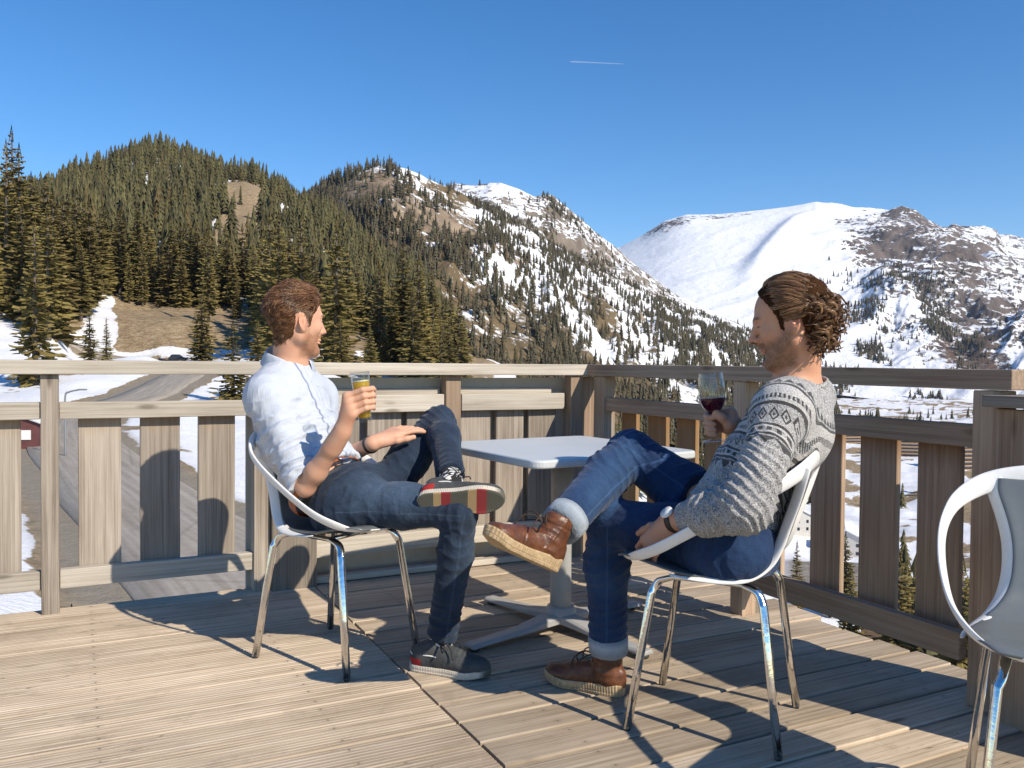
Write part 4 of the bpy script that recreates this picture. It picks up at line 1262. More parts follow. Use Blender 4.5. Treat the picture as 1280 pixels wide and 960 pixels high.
for k in range(4):
    a = R(45 + 65 + 90 * k - 58 + 58 - 2)
    a = R(-50 + 90 * k) - ta
    d = np.array([math.cos(a), math.sin(a), 0]); s = np.array([-d[1], d[0], 0])
    secs = [(0.0, .05, .045, .075), (.06, .042, .035, .07), (.20, .036, .027, .047), (.36, .032, .022, .038), (.45, .031, .017, .034), (.455, .026, .018, .03)]
    vs = []
    for x, w, z0, z1 in secs:
        for sg, z in ((-1, z0), (-1, z1 - .008), (-.72, z1), (.72, z1), (1, z1 - .008), (1, z0)): vs.append(d * x + s * sg * w + np.array([0, 0, z - .004]))
    F = []; n_ = len(secs)
    for i in range(n_ - 1):
        for j in range(6): F.append((i * 6 + j, i * 6 + (j + 1) % 6, (i + 1) * 6 + (j + 1) % 6, (i + 1) * 6 + j))
    F.append(tuple(range(n_ * 6 - 6, n_ * 6)))
    b2 = MB(); b2.add(vs, [q[::-1] for q in F]); o = b2.build('base_arm', M_base, tb); bevel(o, .004, 2, 30)
    f = MB(); f.lathe([(0, 0.001), (.021, .001), (.023, .006), (.016, .017), (0, .017)], 14, d * .43); q = f.build('foot_pad', M_rubber, o, True)
b = MB(); b.lathe([(0, .03), (.062, .03), (.066, .05), (.058, .082), (.05, .092), (0, .092)], 24); b.build('hub', M_base, tb, True)
tb.location = (TC_[0], TC_[1], 0); tb.rotation_euler = (0, 0, ta)


# ---- glasses
def glass_mat(name, col, rough=0.0, ior=1.45):
    m, t, b = new_mat(name); t.set(b.inputs['Base Color'], col); b.inputs['Transmission Weight'].default_value = 1
    b.inputs['Roughness'].default_value = rough; b.inputs['IOR'].default_value = ior
    return m
m, t, b = new_mat('clear_glass')
lw = t.n('ShaderNodeLayerWeight'); lw.inputs[0].default_value = .32
tr = t.n('ShaderNodeBsdfTransparent'); tr.inputs[0].default_value = (.95, .965, .965, 1); gs_ = t.n('ShaderNodeBsdfGlossy'); gs_.inputs['Roughness'].default_value = .02
mx = t.n('ShaderNodeMixShader'); t.set(mx.inputs[0], t.math('ADD', t.math('MULTIPLY', t.math('POWER', lw.outputs['Facing'], 2.2), .75), .045)); t.nt.links.new(tr.outputs[0], mx.inputs[1]); t.nt.links.new(gs_.outputs[0], mx.inputs[2])
t.nt.links.new(mx.outputs[0], t.nt.nodes['Material Output'].inputs[0]); M_glass = m
m, t, b = new_mat('pale_beer')
t.set(b.inputs['Base Color'], t.mix(t.mapr(t.noise(t.mapping(t.tex('Object'), (1, 1, .4)), 60, 3, .6), .35, .65), (.98, .62, .035), (1.0, .74, .12)))
b.inputs['Roughness'].default_value = .1
tr = t.n('ShaderNodeBsdfTransparent'); tr.inputs[0].default_value = (1.0, .70, .10, 1); tl = t.n('ShaderNodeBsdfTranslucent'); tl.inputs[0].default_value = (1.0, .68, .06, 1)
m1 = t.n('ShaderNodeMixShader'); m1.inputs[0].default_value = .62; m2 = t.n('ShaderNodeMixShader'); m2.inputs[0].default_value = .14
t.nt.links.new(b.outputs[0], m1.inputs[1]); t.nt.links.new(tl.outputs[0], m1.inputs[2]); t.nt.links.new(m1.outputs[0], m2.inputs[1]); t.nt.links.new(tr.outputs[0], m2.inputs[2])
t.nt.links.new(m2.outputs[0], t.nt.nodes['Material Output'].inputs[0]); M_beer = m
m, t, b = new_mat('red_wine'); t.set(b.inputs['Base Color'], (.10, .006, .015)); b.inputs['Transmission Weight'].default_value = .35; b.inputs['IOR'].default_value = 1.33; b.inputs['Roughness'].default_value = .05; M_wine = m


def frame_z(a, b):
    z = nrm(np.asarray(b) - np.asarray(a)); x = nrm(np.cross([0, 1., 0], z)); y = np.cross(z, x)
    return np.stack([x, y, z])


BG0, BG1 = at(456.5, 527, 2.79), at(449.5, 465, 2.79)      # foot and rim centre of the beer glass
Hh = np.linalg.norm(BG1 - BG0); A = frame_z(BG0, BG1)
gl = thing('beer_glass', 'tapered glass of pale beer held by the man in the white shirt', 'glass', BG0)
r0, r1 = .0215, .0315
def rr(z): return r0 + (r1 - r0) * (z / Hh)
b = MB(); b.lathe([(0, 0), (r0, 0), (r0 + .0008, .004)] + [(rr(z), z) for z in np.linspace(.01, Hh, 8)] + [(rr(Hh) - .002, Hh)] + [(rr(z) - .0022, z) for z in np.linspace(Hh - .004, .014, 8)] + [(0, .012)], 32, BG0, A)
b.build('glass', M_glass, gl, True)
zt = Hh * .80
b = MB(); b.lathe([(0, .0125)] + [(rr(z) - .0017, z) for z in np.linspace(.013, zt, 8)] + [(0, zt)], 32, BG0, A); b.build('beer', M_beer, gl, True)
b = MB(); b.lathe([(0, zt + .0005)] + [(rr(zt) - .0024, zt + .0005), (rr(zt) - .0024, zt + .005), (0, zt + .004)], 32, BG0, A); b.build('foam', simple('beer_foam', (.85, .80, .62), .6, 0, .002, .1, 200), gl, True)

WG0, WG1 = at(894.5, 552, 2.62), at(888, 466, 2.62)
Hw = np.linalg.norm(WG1 - WG0); A = frame_z(WG0, WG1); k = Hw / .215
wg = thing('wine_glass', 'stemmed glass of red wine held by the man in the patterned sweater', 'glass', WG0)
bowl = [(.004, .082), (.012, .088), (.028, .103), (.0385, .122), (.0425, .136), (.0435, .150), (.0415, .175), (.0375, .205), (.0362, .215)]
bw = catmull(bowl, 3)
prof = [(0, 0), (.040, 0), (.0415, .0015), (.038, .003), (.018, .006), (.006, .012), (.0042, .022), (.0036, .055)] + [tuple(q) for q in bw] + [(q[0] - .0012, q[1] + (.001 if q[1] < .13 else 0)) for q in bw[::-1][:-3]] + [(0, .0895)]
b = MB(); b.lathe([(r_ * k, z * k) for r_, z in prof], 36, WG0, A); b.build('glass', M_glass, wg, True)
wl = [q for q in bw if q[0] > .011 and q[1] < .1385]
b = MB(); b.lathe([(0, .0885 * k)] + [((q[0] - .0008) * k, (q[1] + .0004) * k) for q in wl] + [(0, wl[-1][1] * k)], 36, WG0, A); b.build('wine', M_wine, wg, True)
# ================================================================== people
def axes(fwd, up):
    f = nrm(fwd); l = nrm(np.cross(up, f)); u = np.cross(f, l)
    return np.stack([f, l, u])                             # rows: forward, left, up


def skin_mat(name, base, flush):
    m, t, b = new_mat(name)
    P = t.tex('Object'); n = t.noise(P, 26, 5, .68); n2 = t.noise(P, 220, 3, .6)
    c = t.mix(t.mapr(n, .35, .7), base, flush)
    c = t.mix(t.math('MULTIPLY', t.attr('flush'), .55), c, tuple(x * y for x, y in zip(flush, (1.0, .62, .55))))
    bn = t.noise(t.mapping(P, (1, 1, 1)), 330, 3, .7); bl = t.noise(P, 55, 3, .6)
    bm = t.math('MULTIPLY', t.attr('beard'), t.mapr(t.math('ADD', t.math('MULTIPLY', bn, .65), t.math('MULTIPLY', bl, .35)), .36, .56, .35, 1.0))
    c = t.mix(t.math('MULTIPLY', bm, .92), c, t.attr('beardcol', 'Color'))
    c = t.mix(t.attr('dark'), c, (.045, .025, .018))
    t.set(b.inputs['Base Color'], c); t.set(b.inputs['Roughness'], t.mapr(n2, .35, .65, .48, .62)); t.set(b.inputs['Specular IOR Level'], .35)
    b.inputs['Subsurface Weight'].default_value = .08; b.inputs['Subsurface Radius'].default_value = (1, .35, .2); b.inputs['Subsurface Scale'].default_value = .008
    hb = t.math('ADD', t.math('MULTIPLY', n2, .3), t.math('MULTIPLY', t.attr('beard'), t.math('MULTIPLY', bn, 1.5)))
    t.set(b.inputs['Normal'], t.bump(hb, .35, .003))
    return m


class Head:
    def __init__(s, O, fwd, up, sc=(.90, .94, 1.0)): s.O = np.asarray(O, float); s.M = axes(fwd, up); s.sv = np.array(sc); s.sc = float(np.mean(sc))
    def p(s, x, y, z): return s.O + s.M[0] * x * s.sv[0] + s.M[1] * y * s.sv[1] + s.M[2] * z * s.sv[2]
    def loc(s, V): return ((V - s.O) @ s.M.T) / s.sv
    def build(s, v, jaw=1.0, nose=1.0):
        M = s.M; e = lambda c, r, k=.02, mode='add', m=None: v.ell(s.p(*c), np.array(r) * s.sv, M if m is None else m, k * s.sc, mode)
        cn = lambda a, b, ra, rb, k=.02, mode='add': v.cone(s.p(*a), s.p(*b), ra * s.sc, rb * s.sc, k * s.sc, mode)
        e((-.012, 0, .042), (.099, .077, .083)); e((-.045, 0, .03), (.062, .066, .07), .03)
        e((.040, 0, .045), (.056, .060, .058), .03)
        e((.040, 0, -.022), (.056, .053, .080), .04)
        for y in (1, -1):
            cn((-.004, y * .052, -.045), (.070, y * .018, -.098), .021, .018, .03)
            cn((-.004, y * .056, -.010), (-.004, y * .052, -.05), .016, .02, .03)
            e((.066, y * .041, -.016), (.020, .018, .018), .025)
            cn((.086, y * .040, .030), (.097, y * .010, .026), .010, .010, .015)
        e((.080, 0, -.100), (.020, .024, .020), .02)
        for y in (1, -1):
            e((.102, y * .030, .010), (.015, .017, .0105), .008, 'sub')
            e((.083, y * .030, .008), (.0135, .0145, .0125), .003)
            cn((.090, y * .044, .0125), (.0985, y * .018, .0115), .0035, .004, .005)
            cn((.089, y * .043, .001), (.0955, y * .020, .000), .003, .003, .006)
        cn((.098, 0, .022), (.108, 0, .0), .0085, .0095, .012)
        cn((.108, 0, .0), (.122 + .002 * nose, 0, -.026), .0095, .0115, .01)
        for y in (1, -1): e((.108, y * .0125, -.029), (.012, .0085, .0085), .008)
        e((.111, 0, -.035), (.012, .006, .005), .006)
        cn((.098, 0, -.045), (.1, 0, -.052), .012, .010, .012)
        e((.0985, 0, -.0590), (.0095, .022, .0052), .006); e((.0965, 0, -.0695), (.0095, .019, .0055), .006)
        e((.108, 0, -.0642), (.009, .019, .0016), .003, 'sub')
        e((.092, 0, -.082), (.008, .018, .006), .01, 'sub')
        for y in (1, -1):                                  # ears
            me = axes(M[0] * .85 + y * M[1] * -.56 - M[2] * .10, M[2] + M[0] * -.22)
            c0 = (-.014, y * .083, .001)
            v.ell(s.p(*c0), np.array((.0215, .0095, .0350)) * s.sc, me, .008 * s.sc)
            v.ell(s.p(-.020, y * .0925, .010), np.array((.0160, .010, .0245)) * s.sc, me, .004 * s.sc, 'sub')
            v.ell(s.p(-.008, y * .084, -.002), np.array((.008, .007, .016)) * s.sc, me, .004 * s.sc)
            v.ell(s.p(-.0085, y * .082, -.027), np.array((.0105, .0065, .0095)) * s.sc, me, .008 * s.sc)
    def masks(s, V):
        q = s.loc(V); x, y, z = q.T; ay = np.abs(y)
        near = (np.linalg.norm(q, axis=1) < .2)
        bd = sstep(-.030, -.058, z + .28 * (x - .07)) * sstep(-.015, .012, x) * near
        bd = np.maximum(bd, sstep(.030, .008, np.abs(x - .012)) * sstep(-.0, -.03, z) * sstep(.04, .05, ay) * near * .8)
        must = sstep(.012, .004, np.abs(z + .047)) * sstep(.034, .024, ay) * (x > .08) * near
        bd = np.maximum(bd * (1 - sstep(.026, .016, ay) * sstep(.015, .008, np.abs(z + .0645)) * (x > .09)), must)
        bd *= sstep(-.135, -.112, z)
        flush = sstep(.035, .0, np.hypot(x - .12, np.hypot(y, z + .025))) + .22 * sstep(.012, .004, np.abs(z + .0645)) * sstep(.026, .018, ay) * (x > .085)
        flush = flush * .6 + .6 * sstep(.03, .012, np.hypot(x + .012, z)) * (ay > .072)
        dark = sstep(.0035, .001, np.abs(z - .0060 - .05 * (ay - .03) * 0)) * sstep(.016, .012, np.abs(ay - .031)) * (x > .083) * near * .9
        brow = sstep(.007, .002, np.abs(z - .032 + .12 * np.abs(ay - .032))) * sstep(.024, .017, np.abs(ay - .032)) * (x > .07) * near * .75
        ne = ((np.abs(z + .0355) < .004) & (np.abs(ay - .009) < .0045) & (x > .1)) * .8
        return np.clip(bd, 0, 1), np.clip(flush, 0, 1), np.clip(np.maximum(np.maximum(dark, brow), ne * near), 0, 1)


def finger(v, pts, r0, k=.006):
    n = len(pts); rs = np.linspace(r0, r0 * .78, n)
    v.chain([np.asarray(p, float) for p in pts], rs, k)


def flat_hand(v, Wp, d, n, s, curl=(10, 18, 12), spread=6, sc=1.0, thumb=(.55, .75, -.25), splay=None):
    """hand from wrist Wp pointing along d, n = back of the hand, s = thumb side"""
    d = nrm(d); n = nrm(n - d * (np.asarray(n) @ d)); s = nrm(s - d * (np.asarray(s) @ d) - n * (np.asarray(s) @ n))
    P = lambda a, b, c: Wp + sc * (d * a + s * b + n * c)
    v.cone(P(-.02, 0, 0), P(.02, 0, 0), .024 * sc, .022 * sc, .02)
    for b in (-.026, -.009, .009, .026):
        v.cone(P(.01, b * .55, 0), P(.088, b * 1.08, .002), .0155 * sc, .0125 * sc, .018)
    v.ell(P(.045, .024, -.010), np.array((.032, .016, .014)) * sc, np.stack([d, s, n]), .015)
    for i, (b, L) in enumerate(zip((.030, .010, -.010, -.029), ((.046, .028, .022), (.051, .031, .023), (.047, .029, .022), (.036, .022, .019)))):
        p = P(.088, b, .0); a = 0; sp = R((1.5 - i) * spread); dd = nrm(d * math.cos(sp) + s * math.sin(sp)); pts = [p]
        for Lk, c in zip(L, curl):
            a += R(c * (1 + .12 * i)); p = p + sc * Lk * (dd * math.cos(a) - n * math.sin(a)); pts.append(p)
        finger(v, pts, (.0098, .0100, .0096, .0084)[i] * sc, .005)
    t0 = P(.022, .022, -.006); td = nrm(d * thumb[0] + s * thumb[1] + n * thumb[2]); td2 = nrm(td * .9 + d * .4 + n * -.05)
    finger(v, [t0, t0 + sc * .045 * td, t0 + sc * (.045 * td + .034 * td2), t0 + sc * (.045 * td + .034 * td2 + .026 * nrm(td2 + d * .2))], .0125 * sc, .008)


def folds(V, N, a, b, joint, lam, amp, rad, side=None, seed=0, tw=0.0):
    """wrinkles running round the limb a-b, strongest near joint and on the given side"""
    ax = nrm(np.asarray(b) - np.asarray(a)); s = (V - a) @ ax
    q = V - a - s[:, None] * ax
    m = np.exp(-(np.linalg.norm(V - joint, axis=1) / rad) ** 2)
    if side is not None: m = m * sstep(-.4, .8, (q / (np.linalg.norm(q, axis=1, keepdims=True) + 1e-9)) @ nrm(side))
    if tw: s = s + tw * (q @ nrm(np.cross(ax, [0, 0, 1.]) + 1e-6))
    ph = s / lam + .75 * fbm(V * 9 + seed, 2, seed) + .25 * fbm(V * 22, 2, seed + 3)
    w = 1 - np.abs(np.sin(math.pi * ph)) ** .8
    return amp * m * (w - .35)


def sdf_obj(name, v, mat, parent, disp=None, sm=2, attrs=None, keep=None):
    V, F, G = v.mesh(); V = relax(V, F, sm, .5); N = normals(V, F)
    if disp is not None:
        V = V + N * disp(V, N)[:, None]; V = relax(V, F, 1, .35); N = normals(V, F)
    if keep is not None:
        k = keep(V, N); fk = k[F].all(1); F = F[fk]
        used = np.zeros(len(V), bool); used[F.ravel()] = True; mp = np.cumsum(used) - 1; V = V[used]; N = N[used]; F = mp[F]
    me = mesh_np(name, V, F, True)
    if attrs:
        for k, fn in attrs.items(): attr(me, k, fn(V, N))
    o = obj(name, me, mat, parent)
    return o, V, F, N


def strands(paths, rads, name, mat, parent, sides=3, shade=None):
    """many tapered strands in one mesh; paths (n, m, 3)"""
    P = np.asarray(paths); n, m, _ = P.shape
    T = np.gradient(P, axis=1); T /= np.linalg.norm(T, axis=2, keepdims=True) + 1e-9
    ref = np.array([.31, .17, .93]); a = np.cross(T, ref); a /= np.linalg.norm(a, axis=2, keepdims=True) + 1e-9; b = np.cross(T, a)
    rr_ = np.asarray(rads)
    ring = [P + rr_[..., None] * (a * math.cos(6.2832 * k / sides) + b * math.sin(6.2832 * k / sides)) for k in range(sides)]
    V = np.stack(ring, 2).reshape(-1, 3)
    base = (np.arange(n) * m * sides)[:, None, None] + (np.arange(m - 1) * sides)[None, :, None] + np.arange(sides)[None, None, :]
    nx = (np.arange(n) * m * sides)[:, None, None] + (np.arange(m - 1) * sides)[None, :, None] + ((np.arange(sides) + 1) % sides)[None, None, :]
    F = np.stack([base, nx, nx + sides, base + sides], -1).reshape(-1, 4)
    me = mesh_np(name, V, F, True)
    sh = rng.random(n) if shade is None else shade
    attr(me, 'shade', np.repeat(sh, m * sides))
    return me


def hair_mat(name, dark, mid, light):
    m, t, b = new_mat(name)
    s = t.attr('shade'); n = t.noise(t.tex('Object'), 26, 3, .6)
    c = t.ramp(t.math('ADD', t.math('MULTIPLY', s, .6), t.math('MULTIPLY', n, .4)), [(.2, dark), (.5, mid), (.85, light)])
    t.set(b.inputs['Base Color'], c); t.set(b.inputs['Roughness'], .30); t.set(b.inputs['Specular IOR Level'], .6)
    return m


# ------------------------------------------------------------------ cloth materials
def denim(name, base, fade, deep):
    m, t, b = new_mat(name)
    P = t.tex('Object'); cr = t.noise(P, 17, 3, .5, 1.8); n = t.noise(P, 9, 5, .62); n2 = t.noise(t.mapping(P, (420, 420, 420)), 1, 2, .5); n3 = t.noise(P, 60, 4, .6)
    f = t.math('ADD', t.math('MULTIPLY', t.attr('fade'), .8), t.math('MULTIPLY', t.math('SUBTRACT', n, .5), .5))
    c = t.mix(t.mapr(f, 0, 1), base, fade)
    c = t.mix(t.mapr(n3, .3, .75, .0, .35), c, deep)  # noise mottles the cloth towards its deeper dye tone
    c = t.mix(1.0, c, t.mapr(n2, .2, .8, .75, 1.25), 'MULTIPLY')
    c = t.mix(t.math('MULTIPLY', t.attr('seam'), .8), c, tuple(min(1, x * 1.9 + .02) for x in fade))
    t.set(b.inputs['Base Color'], c); t.set(b.inputs['Roughness'], .85); t.set(b.inputs['Specular IOR Level'], .15)
    b.inputs['Sheen Weight'].default_value = .12
    t.set(b.inputs['Normal'], t.bump(t.math('ADD', t.math('ADD', t.math('MULTIPLY', n2, .25), n3), t.math('MULTIPLY', cr, 2.2)), .45, .005))
    return m


def leather(name, dark, mid, light):
    m, t, b = new_mat(name); P = t.tex('Object')
    n = t.noise(P, 17, 5, .65); n2 = t.voro(P, 260, out=0); n3 = t.noise(P, 90, 3, .6)
    c = t.ramp(t.math('ADD', t.math('MULTIPLY', n, .8), t.math('MULTIPLY', n3, .2)), [(.32, dark), (.5, mid), (.68, light)])
    t.set(b.inputs['Base Color'], c); t.set(b.inputs['Roughness'], t.mapr(n, .3, .7, .48, .32)); t.set(b.inputs['Specular IOR Level'], .45)
    t.set(b.inputs['Normal'], t.bump(t.math('ADD', t.math('MULTIPLY', n2, .4), n3), .3, .003))
    return m


# ------------------------------------------------------------------ shoes
def foot_outline(L, wide=1.0, n=40):
    """right-foot style outline, x heel to toe"""
    pts = catmull([(0, 0, 0), (.02, .028, 0), (.07, .034, 0), (.14, .033, 0), (.20, .045, 0), (.245, .040, 0), (.278, .022, 0), (.288, -.002, 0), (.276, -.026, 0), (.24, -.043, 0), (.20, -.048, 0), (.13, -.038, 0), (.07, -.035, 0), (.02, -.028, 0)], 4, True)[:, :2]
    return pts * np.array([L / .288, L / .288 * wide])


def sole_mesh(name, L, layers, wide=1.0, toe=.012):
    """layers: list of (z, grow)"""
    o = foot_outline(L, wide); n = len(o); V = []; c = np.array([L * .5, 0])
    for z, g in layers:
        for x, y in o:
            d = nrm(np.array([x, y]) - c * np.array([1, 0]) * 0 - np.array([np.clip(x, .05, L - .05), 0]))
            xx, yy = np.array([x, y]) + d * g
            V.append((xx, yy, z + toe * sstep(L * .68, L, xx) ** 1.5))
    F = []
    for i in range(len(layers) - 1):
        for k in range(n): F.append((i * n + k, i * n + (k + 1) % n, (i + 1) * n + (k + 1) % n, (i + 1) * n + k))
    F.append(tuple(range(n))[::-1]); F.append(tuple(range((len(layers) - 1) * n, len(layers) * n)))
    return V, F, np.repeat([z for z, g in layers], n)


def upper_vol(kind, L):
    v = Vol((-.05, -.075, -.01), (L + .05, .075, .23 if kind == 'boot' else .16), .003)
    s = L / .288
    zb = .020
    P = lambda x, y, z: np.array([x * s, y * s, z * s + zb * (1 - s) ])
    M = np.eye(3)
    v.ell(P(.045, 0, .045), np.array((.042, .034, .046)) * s, M, .02)
    v.ell(P(.12, -.002, .042), np.array((.085, .036, .040)) * s, M, .03)
    v.ell(P(.212, -.002, .036), np.array((.070, .045, .030)) * s, M, .03)
    v.ell(P(.245, 0, .036), np.array((.040, .036, .027)) * s, M, .02)
    v.cone(P(.085, 0, .075), P(.19, -.002, .050), .029 * s, .026 * s, .03)
    if kind == 'boot':
        v.cone(P(.052, 0, .06), P(.050, 0, .145), .040 * s, .043 * s, .025); v.cone(P(.07, 0, .085), P(.066, 0, .14), .036 * s, .038 * s, .02)
        v.cone(P(.012, 0, .03), P(.010, 0, .07), .012, .012, .02)
        v.half(P(.05, 0, .158), (-.12, 0, 1))
    else:
        v.cone(P(.048, 0, .06), P(.046, 0, .095), .037 * s, .038 * s, .02); v.cone(P(.08, 0, .075), P(.07, 0, .1), .030 * s, .030 * s, .02)
        v.half(P(.03, 0, .088), (-.42, 0, 1))
    v.half(P(.1, 0, .012), (0, 0, -1))
    return v


def make_shoe(kind, parent, heel, toe_dir, up_dir, L, mats, lace_seed, loose):
    """heel: world position of the middle of the heel's underside edge"""
    X_ = nrm(toe_dir); Z_ = nrm(np.asarray(up_dir) - X_ * (np.asarray(up_dir) @ X_)); Y_ = np.cross(Z_, X_)
    Mw = np.stack([X_, Y_, Z_]); W_ = lambda q: np.asarray(heel) + np.asarray(q, float) @ Mw
    v = upper_vol(kind, L); V, F, G = v.mesh(); V = relax(V, F, 2, .5); N = normals(V, F)
    s = L / .288
    d = .0022 * fbm(V * 30, 3, 3) * 1
    if kind == 'boot':
        d += folds(V, N, np.array([.05, 0, .05]), np.array([.05, 0, .16]), np.array([.085, 0, .085]) * s, .022, .006, .045, None, 4)
        d += -.0025 * np.exp(-((V[:, 0] - .175 * s - .25 * V[:, 1] ** 2) / .003) ** 2) + .0018 * (V[:, 2] > .02) * np.exp(-((V[:, 0] - .09 * s + .35 * (V[:, 2] - .06)) / .004) ** 2)
        d += -.0025 * np.exp(-((V[:, 2] - .128 * s) / .003) ** 2) * (V[:, 0] < .1)
    else:
        d += folds(V, N, np.array([.1, 0, .05]), np.array([.25, 0, .05]), np.array([.19, 0, .065]) * s, .02, .004, .035, None, 4)
    V = V + N * d[:, None]
    tx = np.stack([V[:, 0] / L, V[:, 1], V[:, 2]], 1)
    me = mesh_np('shoe' if kind != 'boot' else 'boot', W_(V), F, True); attr(me, 'sh', tx)
    o = obj('shoe' if kind != 'boot' else 'boot', me, mats[0], parent)
    if kind == 'boot': lay = [(.0, -.004), (.002, .001), (.010, .003), (.0105, .0015), (.014, .0035), (.026, .0045), (.031, .003), (.031, -.02)]
    else: lay = [(.0, -.003), (.002, .001), (.0085, .003), (.009, .0005), (.018, .0025), (.025, .0015), (.025, -.02)]
    SV, SF, SZ = sole_mesh('sole', L, lay, 1.06 if kind == 'boot' else 1.04, .014 if kind == 'boot' else .010)
    SV = np.array(SV)
    if kind == 'boot': SV[:, 2] += np.where(SV[:, 2] > .012, .010 * sstep(.16, .0, SV[:, 0]), 0)
    me = mesh_np('sole', W_(SV), SF, False); attr(me, 'sh', np.stack([SV[:, 0] / L, SV[:, 1], SZ], 1))
    so_ = obj('sole', me, mats[1], o); bevel(so_, .0015, 2, 50)
    # laces: rows over the tongue and a bow
    b = MB(); r = np.random.default_rng(lace_seed)
    base = [(.100, .094), (.118, .087), (.136, .080), (.154, .072), (.172, .066)] if kind != 'boot' else [(.098, .118), (.104, .102), (.118, .092), (.138, .083), (.158, .075)]
    for i, (x, z) in enumerate(base):
        w = .024; sg = (1, -1)[i % 2]
        b.tube([W_(np.array(q) * s) for q in catmull([(x - .004 * sg, -w, z - .016), (x, -w * .55, z + .000), (x + .004 * sg, 0, z + .005), (x + .006 * sg, w * .55, z), (x + .004, w, z - .016)], 4)], .0024, 6)
    x0, z0 = base[0]
    for sg in (-1, 1):
        for lp in (0, 1):
            a = np.array([x0 + .012, sg * .004, z0 + .004])
            if lp == 0: pts = [a, a + [.02, sg * .025, .022 * loose], a + [.035, sg * .05, .012 * loose], a + [.03, sg * .056, -.01], a + [.012, sg * .03, .0], a + [.002, 0, .002]]
            else: pts = [a, a + [.02, sg * .018, .012], a + [.05, sg * .034, -.012 + .01 * loose], a + [.062, sg * .046, -.035]]
            b.tube([W_(np.array(q) * s) for q in catmull(pts, 5)], .0022, 6)
    obj('laces', b.me('laces', True), mats[2], o)
    if kind != 'boot':
        b = MB(); ring = []
        for q in range(25):
            a = R(150 + (q / 24) * 360)
        pts = [W_(np.array(q) * s) for q in catmull([(.135, -.030, .052), (.10, -.0385, .064), (.06, -.0375, .064), (.02, -.030, .063), (.004, 0, .066), (.02, .030, .063), (.06, .0375, .064), (.10, .0385, .064), (.135, .030, .052)], 5)]
        b.tube(pts, .0026, 6); obj('trim', b.me('trim', True), simple('white_trim', (.75, .73, .68), .6), o)
    return o
# ================================================================== the man on the left: white shirt, dark jeans, sneakers
def tor(S, f):
    """local axes along a spine"""
    S = [np.asarray(p, float) for p in S]; out = []
    for i in range(len(S)):
        t_ = nrm(S[min(i + 1, len(S) - 1)] - S[max(i - 1, 0)]); ff = nrm(f - t_ * (np.asarray(f) @ t_)); out.append(np.stack([ff, np.cross(t_, ff), t_]))
    return out


def torso(v, S, M, R_, g=0.0, k=.07, h=.12):
    for p, m, (rf, rl) in zip(S, M, R_): v.ell(p, (rf + g, rl + g, h + g), m, k)


def wrap(A0, Ad, a, r, h):
    e1 = nrm(np.array([1., 0, 0]) - Ad * Ad[0]); e2 = np.cross(Ad, e1)
    return A0 + Ad * h + r * (math.cos(R(a)) * e1 + math.sin(R(a)) * e2)


def clean(m):
    m['label'] = 'x'

# ---------------------------------------------------------------- skeleton
f1 = np.array([math.cos(R(-26)), math.sin(R(-26)), 0]); l1 = np.array([-f1[1], f1[0], 0])
S1 = [at(438, 622, 3.00), at(401, 592, 3.05), at(374, 546, 3.10), at(360, 497, 3.14), at(360, 456, 3.165)]
M1 = tor(S1, f1); R1 = [(.110, .158), (.118, .152), (.120, .158), (.108, .160), (.07, .09)]
SHR, ELR, WRR = at(336, 497, 3.00), at(382, 609, 2.87), at(427, 542, 2.775)
SHL, ELL, WRL = at(396, 495, 3.32), at(412, 580, 3.24), at(467, 554, 3.085)
HR, HL = at(440, 628, 2.93), at(470, 624, 3.09)
KR, AR = at(574, 637, 2.83), at(552, 800, 2.885)
KL, AL = at(549, 528, 3.30), at(563, 597, 2.90)
H1 = Head((-.790, 3.125, 1.183), (math.cos(R(40)), math.sin(R(40)), -.02), (-.02, 0, 1))
man1 = thing('person', 'man in a white shirt and dark jeans sitting cross-legged with a glass of beer', 'person', (-.55, 3.0, 0), R(-30))
M_skin1 = skin_mat('fair_skin', (.63, .365, .245), (.64, .315, .20))
v = Vol((-1.12, 2.70, 0.03), (-.04, 3.50, 1.36), .003)
torso(v, S1[:4], M1, R1, -.028, .07)
v.cone(SHR, SHL, .055, .055, .06)
nb = S1[4] + M1[4][2] * -.02
v.cone(nb, H1.p(-.025, 0, -.035), .060, .055, .04); v.cone(H1.p(.015, 0, -.085), nb + f1 * .03, .035, .045, .03)
for a, b, c in ((SHR, ELR, WRR), (SHL, ELL, WRL)):
    v.cone(a, b, .050, .034, .02)
    q = b * .70 + c * .30
    v.cone(b, q, .032, .0345, .010); v.cone(q, c, .0345, .0255, .02); v.cone(nb, a, .045, .045, .05)
for a, b, c in ((HR, KR, AR), (HL, KL, AL)): v.cone(a, b, .065, .046, .03); v.cone(b, c, .045, .032, .02)
H1.build(v)
# right hand closed round the beer glass
Ad = nrm(BG1 - BG0)
mcp = []
for i, h in enumerate((.099, .078, .057, .038)):
    r_ = .0275 + .0035
    pts = [wrap(BG0, Ad, 226 + 3 * i, .060 - .002 * i, h - .010), wrap(BG0, Ad, 283 + 2 * i, .0535 - .002 * i, h + .006), wrap(BG0, Ad, 333, .0435 - .002 * i, h + .006), wrap(BG0, Ad, 375 - 5 * i, .0405 - .0025 * i, h + .001)]
    finger(v, pts, (.0104, .0108, .0102, .0092)[i], .004); mcp.append(pts[0])
wr = WRR
v.cone(ELR * .25 + WRR * .75, wr + (mcp[1] - wr) * .12, .030, .027, .02)
for i, q in enumerate(mcp): v.cone(wr + (q - wr) * .22, q, .0175, .0138, .016)
tb_ = [wr + (wrap(BG0, Ad, 195, .05, .035) - wr) * .4, wrap(BG0, Ad, 185, .053, .050), wrap(BG0, Ad, 140, .046, .085), wrap(BG0, Ad, 98, .041, .102)]
finger(v, tb_, .0138, .012)
